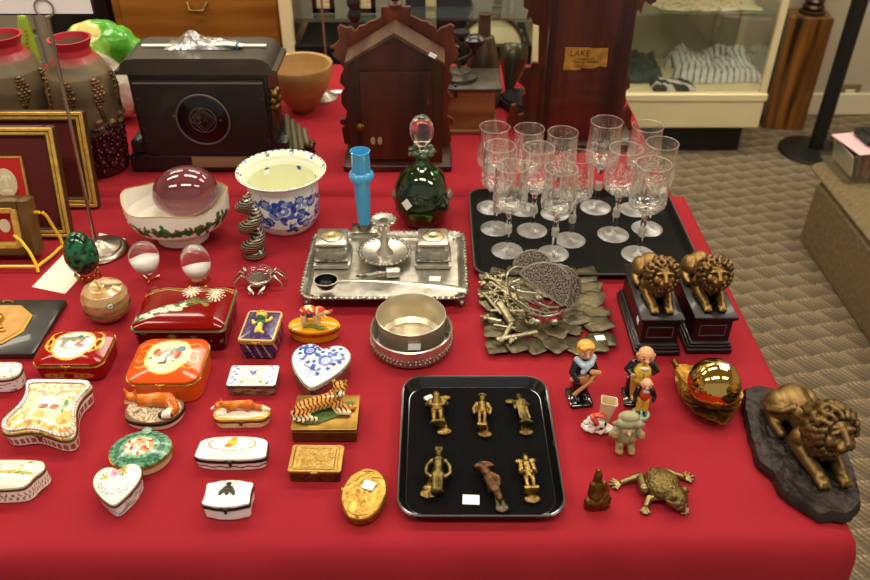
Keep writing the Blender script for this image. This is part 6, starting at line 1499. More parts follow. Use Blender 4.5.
# leafy trivet
cx, cy, w, d = fit(488, 612, 352, 272, .008)
t = thing('leaf_trivet', 'pierced bronze trivet of overlapping ivy leaves, lower of the two trivets', 'trivet', (cx + .004, cy + .004), 0)
OB = mat('olive_bronze_leaf', '#6b6248', .4, .75, col2='#4a4230', scale=60, bump=.5, bscale=150)
mb = MB(); rd = random.Random(6)
def leaf(mb, x, y, L_, wd, ang, z=.006, tilt=.0):
    o = [(0, -.5), (.26, -.40), (.5, -.14), (.40, -.0), (.44, .16), (.28, .26), (0, .6), (-.28, .26), (-.44, .16), (-.40, -.0), (-.5, -.14), (-.26, -.40)]
    old = mb.M.copy(); mb.M = old @ Matrix.Translation((x, y, z)) @ Matrix.Rotation(ang, 4, 'Z') @ Matrix.Rotation(tilt, 4, 'X')
    oo = smooth_closed([(a_ * wd, b_ * L_) for a_, b_ in o], 36, 3); mb.polar(oo, [(0, 0), (.9, 0), (1, .001), (.9, .002), (.5, .0035), (0, .0022)]); mb.M = old
w2, d2 = .150, .190
w2 = w * .96; d2 = d * .96
k = 0
for i in range(22):
    q = i / 22 * 4; s = int(q); f = q - s
    x, y = [(-w2 / 2 + f * w2, -d2 / 2), (w2 / 2, -d2 / 2 + f * d2), (w2 / 2 - f * w2, d2 / 2), (-w2 / 2, d2 / 2 - f * d2)][s]
    ang = math.atan2(-x, y) + rd.uniform(-.3, .3); leaf(mb, x * .90, y * .90, .056, .050, ang, .005 + .003 * (i % 2), .12)
for i in range(14):
    a_ = 2 * PI * i / 14; leaf(mb, w2 * .30 * math.cos(a_), d2 * .28 * math.sin(a_), .056, .048, a_ - PI / 2 + rd.uniform(-.4, .4), .004 + .003 * (i % 2), .1)
for i in range(8): a_ = 2 * PI * i / 8; mb.tube([(0, 0, .005), (w2 * .25 * math.cos(a_), d2 * .25 * math.sin(a_ + .2), .006), (w2 * .42 * math.cos(a_), d2 * .42 * math.sin(a_), .005)], .0022)
mb.build('leaves', OB, t)
for sx in (-1, 1):
    for sy in (-1, 1): MB().tube([(sx * w2 * .36, sy * d2 * .36, 0), (sx * w2 * .36, sy * d2 * .36, .006)], .003).build('foot', OB, t)
MB().box((0, 0, 0), (.016, .012, .0006), (0, 0, R(8))).build('price_tag', TAG, t, (at(600, 338, .011)[0] - cx - .004, at(600, 338, .011)[1] - cy - .004, .0115))
# scrolled silver trivet
x_, y_ = at(516, 314, .016)
t = thing('scroll_trivet', 'pale brass openwork bracket of scrolls and fleur tips on the ivy trivet', 'trivet', (x_, y_), 0, z=TB + .0125)
PB = mat('pale_brass', '#b0a888', .35, .9, col2='#857b5c', scale=80, bump=.4, bscale=300)
mb = MB()
def px(x, y): a_ = at(480 + x / 5.64, 240 + y / 5.64, .016); return (a_[0] - x_, a_[1] - y_)
def bar(a_, b_, r, z=.004): p, q_ = px(*a_), px(*b_); mb.tube([(p[0], p[1], z), (q_[0], q_[1], z)], r, 8, flat=.7)
bar((110, 360), (180, 470), .0075); bar((60, 240), (300, 400), .004); bar((20, 300), (120, 420), .003); bar((110, 560), (320, 520), .0045); bar((180, 470), (130, 560), .004); bar((60, 210), (210, 330), .0035)
bar((30, 440), (120, 460), .004); bar((80, 480), (200, 500), .003); bar((60, 400), (280, 400), .003)
rd = random.Random(12)
for (x, y) in ((20, 245), (10, 320), (40, 205), (130, 200), (30, 440), (105, 560), (180, 565), (100, 235), (60, 300), (150, 250)):
    p = px(x, y); mb.ell((p[0], p[1], .004), (.006, .006, .004), seg=10, rings=8); 
    for q_ in range(3): a_ = rd.uniform(0, 6.28); mb.ell((p[0] + .007 * math.cos(a_), p[1] + .007 * math.sin(a_), .004), (.0035, .0035, .003), seg=8, rings=6)
for k in range(34):
    x = rd.uniform(40, 300); y = 220 + (x - 40) * .55 + rd.uniform(-60, 110); p = px(x, y); rr_ = rd.uniform(.005, .008)
    a0 = rd.uniform(0, 6.28); mb.tube([(p[0] + rr_ * math.cos(a0 + q * .5), p[1] + rr_ * math.sin(a0 + q * .5), .004 + .002 * math.sin(q)) for q in range(9)], .0018, 6)
mb.build('scrollwork', PB, t)
# fan letter rack
fx_, fy_ = at(535, 315, .02)
t = thing('fan_letter_rack', 'silver wire rack with three pierced fan shaped plates standing on the trivets', 'letter rack', (fx_, fy_), R(0), z=TB + .018)
FAN = mat('pierced_dark_silver', '#d0cbbb', .35, .6, col2='#3a352c', scale=420, contrast=.35, bump=1, bscale=300, bw=.003, detail=2)
def fan(cx_, cz_, y, r, ang, nm='fan_plate'):
    o = [(r * math.cos(PI * k / 40) * 1.0, r * 1.05 * math.sin(PI * k / 40) * (1 + .02 * math.cos(k * 2.2))) for k in range(41)]
    c_, s_ = math.cos(ang), math.sin(ang); o = [(cx_ + x * c_ - z * s_, cz_ + x * s_ + z * c_) for x, z in o]
    mb = MB(); mb.prismxz(o, y, y + .0022); p = mb.build(nm, FAN, t, rot=(R(-8), 0, 0))
    mb = MB(); mb.tube([(x, y + .001, z) for x, z in o], .0017, 6, True); mb.build('fan_edge', SILVER, p)
    return o
F_ = lambda x, y, yy: (onY(480 + x / 5.64, 240 + y / 5.64, fy_ + yy)[0] - fx_, onY(480 + x / 5.64, 240 + y / 5.64, fy_ + yy)[1] - TB - .018)
A_ = F_(225, 215, -.012); B_ = F_(465, 385, -.012)
c_ = ((A_[0] + B_[0]) / 2, (A_[1] + B_[1]) / 2); rr_ = math.hypot(B_[0] - A_[0], B_[1] - A_[1]) / 2; an = math.atan2(B_[1] - A_[1], B_[0] - A_[0])
fan(c_[0], c_[1], -.012, rr_, an)
A2 = F_(290, 200, .022); B2 = F_(515, 375, .022); fan((A2[0] + B2[0]) / 2, (A2[1] + B2[1]) / 2, .022, math.hypot(B2[0] - A2[0], B2[1] - A2[1]) / 2, an)
A3 = F_(190, 140, .055); B3 = F_(400, 165, .055); fan((A3[0] + B3[0]) / 2, (A3[1] + B3[1]) / 2, .055, math.hypot(B3[0] - A3[0], B3[1] - A3[1]) / 2 * 1.0, math.atan2(B3[1] - A3[1], B3[0] - A3[0]))
mb = MB()
def wire(px_pts, y0, y1, r):
    n = len(px_pts); P3 = []
    for k, (x, y) in enumerate(px_pts): yy = y0 + (y1 - y0) * k / (n - 1); q = F_(x, y, yy); P3.append(Vector((q[0], yy, max(.002, q[1]))))
    pp = []
    for k in range(n - 1):
        p0, p1, p2, p3 = P3[max(0, k - 1)], P3[k], P3[k + 1], P3[min(n - 1, k + 2)]
        for s in range(6):
            u = s / 6; pp.append(.5 * ((2 * p1) + (p2 - p0) * u + (2 * p0 - 5 * p1 + 4 * p2 - p3) * u * u + (3 * p1 - p0 - 3 * p2 + p3) * u ** 3))
    pp.append(P3[-1]); mb.tube([tuple(v) for v in pp], r, 8)
wire([(225, 222), (180, 245), (165, 285), (190, 340), (260, 395), (350, 430), (430, 420), (468, 395)], -.012, -.016, .0019)
wire([(240, 235), (205, 270), (215, 320), (280, 380), (370, 410), (440, 400)], -.008, -.012, .0016)
wire([(275, 310), (320, 350), (380, 375), (445, 380)], -.004, -.010, .0015)
wire([(205, 150), (165, 175), (150, 215), (170, 260), (230, 290), (320, 300)], .050, .010, .0018)
mb.build('wire_loops', SILVER, t)
for q in ((F_(325, 455, -.014)[0], -.014, -.002), (F_(420, 455, -.014)[0], -.014, -.002), (-.02, .045, .0), (.012, .048, .0)): MB().ell(q, (.007, .005, .006)).build('ball_foot', SILVER, t)

# ---------------------------------------------------------------- small black tray with brass knockers
TRB = mat('black_felt_tray', '#070707', .9, spec=.1, col2='#0c0b0b', scale=150, bump=.3, bscale=700)
TRG = mat('gloss_black_lacquer_tray', '#0c0b0b', .15, coat=.8)
xT0, xT1, yT0, yT1 = -.049, .168, .662, .926
tcx, tcy, tw, td = (xT0 + xT1) / 2, (yT0 + yT1) / 2, xT1 - xT0, yT1 - yT0
t = thing('lacquer_tray', 'small glossy black tray with rounded corners holding the brass door knockers', 'tray', (tcx, tcy), 0)
o = o_rect(tw, td, .030, 160)
MB().polar(o, [(0, 0), (.90, 0), (.93, .002), (.985, .013), (1.0, .014), (1.0, .016), (.975, .0155), (.905, .0035), (.0, .0033)]).build('tray', TRG, t)
MB().polar(o, [(0, .0033), (.895, .0033), (.895, .0039), (0, .0039)]).build('felt', TRB, t)
MB().tube([(p[0] * .992, p[1] * .992, .0155) for p in o], .0010, 6, True).build('rim', mat('grey_tray_edge', '#4a4743', .25, .1), t)  # rim line in a lighter grey than the black tray
FZ = TB + .0042
def figure(kind, px, py, L, rz, label, m1, m2):
    """small brass figure door knocker lying on its back plate, head towards +y"""
    a = at(px, py, .01); t = thing('door_knocker', label, 'door knocker', a, rz, 'brass figure door knockers in the black tray', z=FZ)
    k = L / .075; mb = MB(); mb.M = Matrix.Diagonal((k, k, k, 1)) @ Matrix.Translation((0, 0, .0)); z = .012
    if kind == 'stout':     # round hat, long coat, legs apart on round base
        mb.ell((0, .030, z + .003), (.0065, .0075, .006)).ell((0, .035, z + .003), (.005, .004, .005)).caps([(0, .020, z, .009), (0, .004, z, .0105)]).ell((0, -.002, z), (.012, .005, .008))
        for s in (-1, 1): mb.caps([(s * .010, .020, z, .005), (s * .016, .010, z + .001, .0045), (s * .010, .006, z + .006, .004)]); mb.caps([(s * .0055, -.004, z, .0048), (s * .0055, -.024, z, .004)]); mb.ell((s * .006, -.027, z + .002), (.004, .003, .005))
        mb.ell((0, -.030, z - .001), (.014, .0035, .009))
    elif kind == 'cavalier':
        mb.ell((0, .028, z + .004), (.0055, .006, .0055)).ell((0, .031, z + .005), (.0095, .003, .008)).ell((0, .0335, z + .006), (.005, .004, .005)).caps([(0, .017, z, .0078), (0, .004, z, .0075)]).ell((0, .000, z), (.010, .006, .007)).ell((0, .010, z - .003), (.015, .016, .004))
        for s in (-1, 1): mb.caps([(s * .009, .018, z, .0042), (s * .0145, .006, z, .0036), (s * .013, -.004, z, .003)]); mb.caps([(s * .0045, -.004, z, .0038), (s * .0040, -.024, z, .0032)])
        mb.box((0, -.031, z - .001), (.016, .007, .010))
    elif kind == 'robed':
        mb.ell((-.001, .031, z + .003), (.0055, .006, .0055)).caps([(0, .020, z, .0085), (.001, .000, z, .0075), (.004, -.022, z, .009)])
        for q in range(5): mb.caps([((q - 2) * .0035, .018, z + .005, .002), ((q - 2) * .0038 + .004, -.022, z + .005, .0022)])
        mb.caps([(.006, .020, z + .003, .0045), (.012, .010, z + .003, .004), (.004, .006, z + .007, .0035)]); mb.caps([(-.008, .018, z, .004), (-.010, .004, z + .002, .0035)])
        mb.ell((.005, -.028, z), (.0125, .004, .008))
    elif kind == 'slender':
        mb.ell((0, .031, z + .002), (.0055, .0065, .0055)).box((0, .0375, z + .002), (.011, .007, .009)).caps([(0, .019, z, .0085), (0, .008, z, .006), (0, -.002, z, .0075)])
        for s in (-1, 1): mb.caps([(s * .009, .020, z, .0036), (s * .016, .010, z, .003), (s * .0165, -.002, z, .003), (s * .010, -.008, z, .003)]); mb.caps([(s * .004, -.004, z, .0052), (s * .0036, -.030, z, .0044)])
        mb.ell((0, -.034, z), (.010, .003, .007))
    elif kind == 'lady':    # parasol over a seated figure
        mb.prism([(.016 * math.cos(R(q)) - .004, .012 * math.sin(R(q)) + .026) for q in range(0, 181, 15)], z - .004, z + .007, .002).caps([(-.004, .024, z, .008), (.002, .010, z, .007), (.006, -.006, z + .001, .0085), (.010, -.022, z, .007), (.012, -.030, z, .005)])
        mb.caps([(.004, .012, z + .005, .004), (.014, .004, z + .005, .004), (.012, -.012, z + .006, .004)]); mb.caps([(-.004, .010, z, .004), (-.002, -.008, z + .004, .004), (.004, -.02, z + .004, .003)])
    else:                   # cloaked figure with pointed hat
        mb.ell((0, .025, z + .003), (.0048, .0055, .005)).tube([(0, .028, z + .003), (0, .038, z + .003)], [.0055, .001]).caps([(0, .016, z, .008), (0, -.004, z, .0075)])
        for s in (-1, 1): mb.ell((s * .010, .025, z - .002), (.007, .005, .005)); mb.caps([(s * .009, .016, z, .0042), (s * .011, .002, z, .0036), (s * .005, .0, z + .005, .003)]); mb.caps([(s * .005, -.006, z, .0042), (s * .0045, -.024, z, .0036)])
        mb.box((0, -.029, z - .001), (.022, .005, .012))
    mb.build('figure', m1, t, blob=.0008 * max(1, k), smooth=2)
    mb = MB(); mb.M = Matrix.Diagonal((k, k, k, 1))
    sh = {'stout': (.016, .030, [(-.012, .032), (.014, .034)], (.010, -.040)), 'cavalier': (.006, 0, [], (.005, -.042)), 'robed': (.008, .030, [(-.014, .030)], (.004, -.040)), 'slender': (-.010, 0, [(-.010, -.022)], (-.012, -.030)), 'lady': (.01, 0, [], (.014, -.040)), 'cloak': (0, 0, [], (0, -.040))}[kind]
    ex, ey = sh[3]
    mb.tube([(0, .020, .004), (ex * .7, -.010, .004), (ex, ey, .003)], [.006, .005, .008], 12, flat=.4)
    mb.ell((ex, ey, .003), (.012 if kind != 'lady' else .010, .008, .003)).tube([(ex, ey, .003), (ex, ey - .009, .003)], [.004, .003])
    for q in sh[2]: mb.ell((q[0], q[1], .005), (.010, .006, .003))
    mb.tube([(0, .012, .004), (0, .012, .010)], .004); mb.tube([(0, -.010, .004), (0, -.008, .010)], .003)
    mb.build('back_plate', m2, t)
    return t
kk = figure('stout', 437, 412, 0.0672, R(2), 'brass stout man door knocker with spread legs, back row left in the black tray', BRASS, mat('bright_brass_plate', '#a88c4c', .32, .95, col2='#5e4a24', scale=130))
figure('cavalier', 482, 414, 0.0650, R(-3), 'brass cavalier in wide hat door knocker, back row centre in the black tray', BRASS, BRASSD)
figure('robed', 521, 413, 0.0650, R(2), 'brass robed figure door knocker, back row right in the black tray', mat('olive_brass', '#80703f', .38, .95, col2='#3e341c', scale=90), BRASSD)
figure('slender', 438, 475, 0.0736, R(-2), 'slender brass king figure door knocker with arms akimbo, front row left', mat('olive_brass'), BRASS)
figure('lady', 489, 485, 0.0672, R(4), 'dark copper lady with parasol door knocker, front row centre', mat('copper_brown', '#6e4c30', .42, .85, col2='#33241a', scale=120), mat('dark_plate', '#5a5040', .4, .8))
figure('cloak', 528, 476, 0.0672, R(4), 'bright brass figure in pointed hat door knocker, front row right', mat('bright_brass_plate'), BRASS)
a = at(471, 500, .004); o = MB().box((0, 0, .0004), (.022, .0155, .0008)).build('price_tag', TAG, None, (a[0], a[1], FZ), (0, 0, R(-3))); tag(o, 'white price tag lying loose at the front of the black lacquer tray', 'price tag')
MB().box((0, 0, 0), (.012, .009, .0005), (0, 0, R(30))).build('price_tag', TAG, kk, (-.011, .028, .0085))

# ---------------------------------------------------------------- pottery figurines
BLG = mat('black_glaze', '#0d0c0c', .15, coat=.7)
def blob(parent, name, m, fn, v=.0009, paint=None, sm=2):
    mb = MB(); fn(mb); return mb.build(name, m, parent, blob=v, smooth=sm, paint=paint)
SKIN = '#d99a70'
def face_paint(cx, cy, cz, r, hair, skin=SKIN, bald=False):
    """paints a head facing -y: skin, eyes, brows, mouth, cheeks, hair colour"""
    def f(X, Y, Z):
        c = canvas(skin, [])(X, Y); x, y, z = (X - cx) / r, (Y - cy) / r, (Z - cz) / r
        if hair: c[(y > .1 if bald else ((y > -.05) | (z > .52 + .1 * np.sin(x * 9)))) & (z > -.6) & ((np.abs(x) > .75) if bald else True)] = lin(hair)
        fr = y < -.4
        for s in (-1, 1):
            c[fr & ((x - s * .34) ** 2 + (z - .12) ** 2 < .009)] = lin('#1d130d'); c[fr & (((x - s * .34) / .22) ** 2 + ((z - .34) / .05) ** 2 < 1)] = lin('#6a4424'); c[fr & ((x - s * .48) ** 2 + (z + .22) ** 2 < .035)] = lin('#d9805e')
        c[fr & ((x / .24) ** 2 + ((z + .48) / .07) ** 2 < 1)] = lin('#a8322a'); return c
    return f
def head(mb, x, y, z, r, nose=1):
    mb.ell((x, y, z), (r * .9, r * .95, r)).ell((x, y - r * .95, z - r * .1), (r * .17, r * .22 * nose, r * .2)); 
    for s in (-1, 1): mb.ell((x + s * r * .9, y + r * .05, z), (r * .15, r * .2, r * .25))
# 1 boy with scarf and crossed sticks
a = at(579, 400, 0); t = thing('pottery_figurine', 'glazed figurine of blond boy in black coat and pale blue scarf holding a pipe', 'figurine', a, R(6))
MB().box((0, .002, .004), (.034, .040, .008), bev=.002).build('base', BLG, t)
def f(mb):
    mb.caps([(0, .004, .050, .013), (0, .003, .070, .012)]).ell((0, .002, .044), (.015, .012, .012))
    for s in (-1, 1): mb.caps([(s * .011, .002, .074, .006), (s * .017, -.003, .060, .0052), (s * .010, -.012, .052, .0045)])
    mb.caps([(-.006, .004, .036, .0065), (-.006, .0, .012, .0055)]).caps([(.006, .004, .036, .0065), (.006, .0, .012, .0055)]); mb.ell((-.006, -.006, .011), (.005, .009, .004)).ell((.006, -.006, .011), (.005, .009, .004)).box((0, .012, .022), (.022, .012, .030))
blob(t, 'coat_and_trousers', BLG, f)
hd = blob(t, 'head', PAINT, lambda mb: head(mb, 0, .0, .096, .0125), .0007, face_paint(0, 0, .096, .0125, '#d9962c'))
blob(hd, 'hair', mat('blond_hair_glaze', '#cf8a28', .3, coat=.4, col2='#e0a444', scale=200), lambda mb: [mb.ell((0, .003, .103), (.0132, .0125, .0085)), mb.ell((-.006, -.006, .107), (.006, .006, .004)), mb.ell((.005, -.005, .1075), (.006, .006, .004)), mb.ell((0, .008, .095), (.0125, .007, .011))])
blob(t, 'scarf', mat('pale_blue_glaze', '#9db4c8', .3, coat=.4, col2='#c4d2dc', scale=150), lambda mb: [mb.caps([(-.011, .0, .081, .005), (-.003, -.009, .076, .0055), (.006, -.008, .078, .0055), (.012, 0, .083, .005)]), mb.caps([(.002, -.010, .075, .005), (-.004, -.012, .066, .004)])])
blob(t, 'brown_bag', mat('brown_glaze', '#a5652c', .3, coat=.4), lambda mb: mb.ell((0, -.010, .051), (.012, .008, .009)))
blob(t, 'wooden_pipe', mat('tan_glaze', '#c98d58', .35, coat=.3), lambda mb: [mb.caps([(-.014, -.016, .028, .003), (.006, -.018, .052, .0028), (.014, -.015, .066, .003)]), mb.caps([(.008, -.016, .069, .0042), (.019, -.013, .064, .0042)])])
blob(t, 'hand', mat('skin_glaze', SKIN, .3, coat=.3), lambda mb: [mb.ell((-.017, -.006, .048), (.0038, .003, .0042)), mb.ell((.010, -.014, .050), (.004, .003, .0038))])
# 2 bald man in yellow waistcoat
a = at(636, 401, 0); t = thing('pottery_figurine', 'glazed figurine of bald stout man in black coat and yellow waistcoat', 'figurine', a, R(-4))
MB().box((-.002, .004, .004), (.036, .038, .008), bev=.002).box((-.010, .012, .024), (.014, .014, .034), bev=.003).build('base', BLG, t)
blob(t, 'tail_coat', BLG, lambda mb: [mb.ell((0, .006, .062), (.0155, .011, .017)), mb.caps([(-.013, .003, .073, .006), (-.021, .001, .062, .005), (-.014, -.008, .060, .0045)]), mb.caps([(.013, .003, .073, .006), (.021, .001, .062, .005), (.018, .006, .052, .0045)]), mb.caps([(0, .012, .050, .009), (0, .014, .034, .006)])])
blob(t, 'yellow_waistcoat', mat('yellow_glaze', '#d9b53c', .25, coat=.5), lambda mb: [mb.ell((0, -.002, .060), (.0135, .0125, .016)), mb.ell((0, -.004, .050), (.013, .011, .010))])
blob(t, 'trousers', mat('tan_trouser_glaze', '#c08a4c', .3, coat=.4), lambda mb: [mb.caps([(-.006, .002, .042, .008), (-.006, .001, .014, .0055)]), mb.caps([(.006, .002, .042, .008), (.006, .001, .014, .0055)]), mb.ell((-.006, -.006, .012), (.005, .008, .0035)), mb.ell((.006, -.006, .012), (.005, .008, .0035))])
hd = blob(t, 'head', PAINT, lambda mb: head(mb, .001, -.001, .091, .0135, 1.3), .0007, face_paint(.001, -.001, .091, .0135, '#241c18', '#dca070', True))
MB().ell((0, -.0135, .076), (.006, .002, .003)).build('cravat', mat('white_glaze', '#efeae0', .2), t)
for k in range(3): MB().ell((0, -.0146, .066 - k * .005), .001, seg=8, rings=5).build('coat_button', BLG, t)
MB().ell((-.014, -.010, .060), (.0038, .003, .0038)).build('hand', mat('skin_glaze'), t)
# 3 small man with red waistcoat
a = at(640, 414, 0); t = thing('pottery_figurine', 'small glazed figurine of bald man in red waistcoat and yellow trousers', 'figurine', (a[0], a[1] - .002), R(-8))
MB().lathe([(0, 0), (.013, 0), (.013, .004), (.010, .006), (0, .006)], 24).build('base', mat('mint_glaze', '#9cc4a4', .25, coat=.4), t)
blob(t, 'coat', BLG, lambda mb: [mb.ell((0, .003, .043), (.011, .007, .012)), mb.caps([(-.009, .002, .050, .0042), (-.013, 0, .040, .0036), (-.012, -.004, .032, .003)]), mb.caps([(.009, .002, .050, .0042), (.014, 0, .040, .0036), (.013, -.004, .034, .003)])], .0007)
blob(t, 'red_waistcoat', mat('red_orange_glaze', '#c23a1c', .25, coat=.5), lambda mb: mb.ell((0, -.002, .043), (.0078, .0072, .0115)), .0007)
blob(t, 'yellow_trousers', mat('yellow_glaze'), lambda mb: [mb.caps([(-.004, 0, .031, .0055), (-.005, -.001, .012, .004)]), mb.caps([(.004, 0, .031, .0055), (.005, -.001, .012, .004)])], .0007)
blob(t, 'shoe', BLG, lambda mb: [mb.ell((-.005, -.005, .009), (.0036, .006, .003)), mb.ell((.005, -.005, .009), (.0036, .006, .003))], .0007)
hd = blob(t, 'head', PAINT, lambda mb: head(mb, 0, -.001, .062, .0090, 1.1), .0006, face_paint(0, -.001, .062, .0090, '#cfc6b4', '#e2a888', True))
MB().ell((0, -.008, .053), (.0045, .002, .0028)).build('cravat', mat('pale_blue_glaze'), t)
# 4 green stoneware man in cocked hat
a = at(624, 447, 0); t = thing('stoneware_figurine', 'squat pale green stoneware figure in large cocked hat', 'figurine', a, R(-3)); t.scale = (.9, .9, .9)
ST = mat('celadon_stoneware', '#a9a27c', .5, col2='#8f8d68', scale=60, bump=.3, bscale=300); TN = mat('tan_stoneware', '#b08a58', .5, col2='#94703f', scale=80)
blob(t, 'body', ST, lambda mb: [mb.ell((0, .003, .026), (.020, .015, .019)), mb.caps([(-.014, 0, .036, .008), (-.021, -.003, .031, .007), (-.020, -.009, .037, .006)]), mb.caps([(.014, 0, .036, .008), (.021, -.003, .031, .007), (.020, -.009, .037, .006)]), mb.caps([(-.008, -.002, .014, .007), (-.009, -.007, .006, .006)]), mb.caps([(.008, -.002, .014, .007), (.009, -.007, .006, .006)])])
blob(t, 'boot', TN, lambda mb: [mb.ell((-.010, -.013, .005), (.0065, .008, .005)), mb.ell((.009, -.013, .005), (.0065, .008, .005))])
blob(t, 'fist', TN, lambda mb: [mb.ell((-.020, -.013, .038), (.0055, .005, .005)), mb.ell((.020, -.013, .038), (.0055, .005, .005)), mb.ell((-.020, -.013, .0425), (.0045, .004, .003)), mb.ell((.020, -.013, .0425), (.0045, .004, .003)), mb.ell((-.010, -.015, .020), (.0045, .004, .004))])
hd = blob(t, 'head', PAINT, lambda mb: head(mb, 0, -.003, .045, .0125, 1.5), .0007, face_paint(0, -.003, .045, .0125, '#8d8662', '#cdb887'))
hat = blob(t, 'cocked_hat', ST, lambda mb: [mb.ell((0, .003, .060), (.017, .012, .011)), mb.caps([(-.021, -.001, .051, .004), (-.013, -.005, .056, .007), (0, -.007, .058, .008), (.013, -.005, .056, .007), (.021, -.001, .051, .004)]), mb.ell((0, -.002, .066), (.014, .009, .009))])
MB().ell((.007, -.014, .060), (.0035, .0015, .0035)).build('cockade', TN, hat)
MB().lathe([(0, 0), (.005, 0), (.005, .001), (0, .0015)], 16).build('medal', TN, t, (.008, -.0125, .030), (R(80), 0, 0))
# 5 dog with cornucopia vase
a = at(597, 429, 0); t = thing('pottery_spill_vase', 'small china dog in red bow beside a cream square spill vase', 'figurine', a, R(-8))
WH = mat('white_china', '#e9ddd0', .2, coat=.5)
blob(t, 'base', WH, lambda mb: [mb.ell((0, 0, .004), (.024, .012, .005)), mb.ell((-.012, -.004, .006), (.010, .009, .005))])
mb = MB(); o = o_rect(.020, .016, .003, 60); old = mb.M
mb.M = Matrix.Translation((.006, .004, .004)) @ Matrix.Rotation(R(6), 4, 'Y')
mb.polar(o, [(.55, 0), (.7, .014), (.95, .034), (1.15, .050), (1.05, .050), (.85, .034), (.5, .01), (0, .008)]); mb.build('spill_vase', mat('cream_china', '#d9c49a', .3, coat=.4), t)
def dogp(X, Y, Z): c = canvas('#efe4da', [])(X, Y); c[((X - .004) ** 2 + (Z - .014) ** 2 < .0032 ** 2)] = lin('#15120f'); c[((X + .005) ** 2 + (Z - .020) ** 2 < .0028 ** 2)] = lin('#15120f'); c[((X - .010) ** 2 + (Z - .020) ** 2 < .0025 ** 2) & (Y < 0)] = lin('#15120f'); return c
blob(t, 'dog', PAINT, lambda mb: [mb.ell((.001, -.006, .016), (.011, .008, .009)), mb.ell((-.010, -.007, .024), (.0075, .007, .0075)), mb.ell((-.017, -.009, .020), (.005, .004, .004)), mb.caps([(-.006, -.010, .012, .0035), (-.008, -.012, .006, .003)]), mb.caps([(.008, -.009, .010, .004), (.004, -.013, .006, .003)])], paint=dogp)
blob(t, 'red_bow', mat('red_orange_glaze'), lambda mb: [mb.ell((-.004, -.006, .033), (.011, .005, .0035), (0, -.2, 0)), mb.caps([(-.010, -.010, .030, .0035), (-.003, -.013, .024, .0035)]), mb.ell((.004, -.008, .034), (.006, .005, .003))])
# buddha
a = at(595, 505, 0); t = thing('brass_idol', 'small dark brass seated figure left of the brass frog', 'figurine', a, R(12)); t.scale = (.95, .95, 1.25)
BM = mat('old_brass_idol', '#8f6b2c', .35, .95, col2='#5e4418', scale=120, bump=.6, bscale=500, bw=.001)
MB().prism(smooth_closed([(-.017, -.010), (.019, -.013), (.020, .004), (.0, .010), (-.017, .006)], 60), 0, .008, .0015).build('base', BM, t)
blob(t, 'figure', BM, lambda mb: [mb.caps([(0, .0, .016, .010), (-.001, .002, .030, .0085)]), mb.ell((-.002, .001, .043), (.006, .006, .0068)), mb.ell((-.002, .003, .050), (.0035, .0035, .003)), mb.caps([(-.009, 0, .032, .004), (-.012, -.003, .022, .0035), (-.004, -.008, .017, .003)]), mb.caps([(.008, 0, .032, .004), (.013, -.003, .022, .0035), (.006, -.008, .015, .003)]), mb.caps([(-.013, -.004, .011, .006), (.0, -.009, .011, .0055), (.014, -.004, .011, .006)])], sm=1)
# frog
a = at(664, 490, .01); t = thing('frog_figurine', 'textured brass frog with long spread toes at table front', 'figurine', a, R(33))
FB = mat('nickel_brass_frog', '#a08c5c', .32, .95, col2='#6e5d38', scale=60, contrast=1)
FBB = mat('warty_frog_back', '#94804e', .35, .95, col2='#5a4a28', scale=220, contrast=1, bump=1, bscale=260, bw=.0035)
blob(t, 'body', FBB, lambda mb: [mb.ell((0, .004, .017), (.023, .024, .016)), mb.ell((0, -.020, .015), (.0165, .015, .0105)), mb.ell((0, -.031, .011), (.011, .006, .006)), mb.ell((-.010, -.023, .0265), (.0048, .0048, .005)), mb.ell((.010, -.023, .0265), (.0048, .0048, .005)), mb.ell((0, .02, .020), (.012, .010, .009))])
def foot(mb, x, y, ang, n, L_, r):
    for k in range(n): q = ang + (k - (n - 1) / 2) * .38; l_ = L_ * (1 - .12 * abs(k - (n - 1) / 2)); mb.caps([(x, y, .0035, r), (x + l_ * math.cos(q) * .6, y + l_ * math.sin(q) * .6, .003, r * .7), (x + l_ * math.cos(q), y + l_ * math.sin(q), .0026, r * .95)], seg=8)
fra = R(33)
def fl_(x, y, z=.006):
    p = at(560 + x / 1.932, 230 + y / 1.932, z); dx_, dy_ = p[0] - t.location.x, p[1] - t.location.y
    return (dx_ * math.cos(-fra) - dy_ * math.sin(-fra), dx_ * math.sin(-fra) + dy_ * math.cos(-fra))
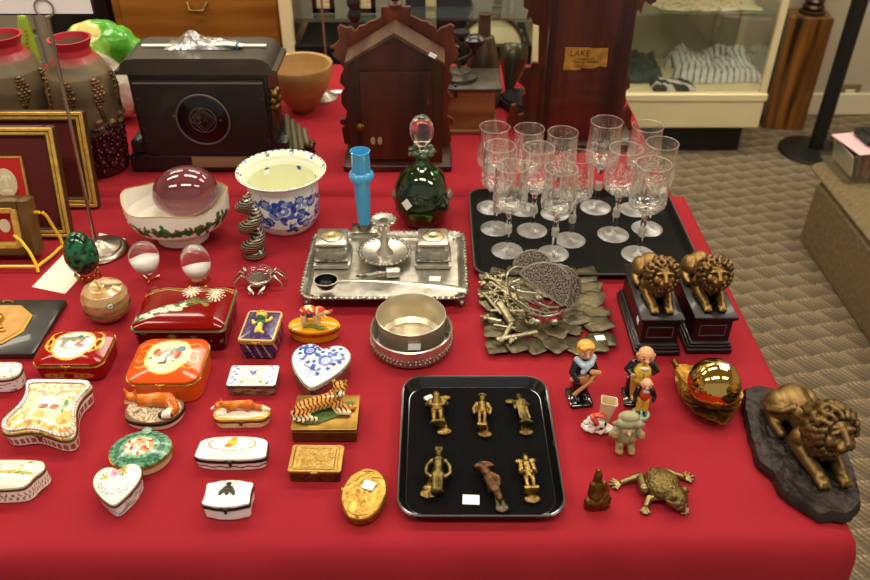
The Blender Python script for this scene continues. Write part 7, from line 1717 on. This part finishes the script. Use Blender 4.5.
def fc(pts): return [(*fl_(x, y, z), z, r_) for x, y, z, r_ in pts]
for nm, ch, fa, n, L_ in (('hind_leg', fc([(188, 492, .012, .0085), (162, 500, .012, .0075), (155, 475, .010, .0058), (135, 482, .006, .0046), (120, 487, .005, .004)]), R(188) - fra, 5, .017), ('hind_leg', fc([(205, 480, .012, .0085), (186, 468, .012, .0070), (206, 468, .009, .0056), (228, 474, .006, .0046), (236, 477, .005, .004)]), R(10) - fra, 5, .017),
                          ('front_leg', fc([(192, 514, .010, .006), (172, 518, .008, .005), (166, 532, .0045, .004)]), R(-105) - fra, 4, .013), ('front_leg', fc([(222, 508, .010, .006), (228, 520, .008, .005), (232, 533, .0045, .004)]), R(-55) - fra, 4, .013)):
    def f(mb, ch=ch, fa=fa, n=n, L_=L_): mb.caps(ch); foot(mb, ch[-1][0], ch[-1][1], fa, n, L_, .0022)
    blob(t, nm, FB, f, .0008)
MB().ell((-.0105, -.0275, .0275), .0018, seg=8, rings=6).ell((.0105, -.0275, .0275), .0018, seg=8, rings=6).build('eye', mat('dark_recess_bronze'), t)

# ================================================================ light, camera, output
w = bpy.data.worlds.new('world'); sc.world = w; w.use_nodes = True
w.node_tree.nodes['Background'].inputs[0].default_value = (1, .95, .87, 1); w.node_tree.nodes['Background'].inputs[1].default_value = .40
cam = bpy.data.cameras.new('camera'); co = bpy.data.objects.new('camera', cam); C.objects.link(co); sc.camera = co
cam.sensor_width = 36; cam.lens = FPX / 870 * 36; cam.clip_start = .02; cam.clip_end = 30
co.location = (0, 0, CAMZ); co.rotation_euler = (PI / 2 - TH, 0, 0)
sc.view_settings.view_transform = 'Standard'; sc.view_settings.look = 'None'; sc.view_settings.gamma = 1; sc.view_settings.use_curve_mapping = False
sc.view_settings.exposure = 0.0
cam.dof.use_dof = True; cam.dof.focus_distance = 1.28; cam.dof.aperture_fstop = 5.6
sc.cycles.transparent_max_bounces = 48; sc.cycles.max_bounces = 14; sc.cycles.transmission_bounces = 12; sc.cycles.sample_clamp_indirect = 4
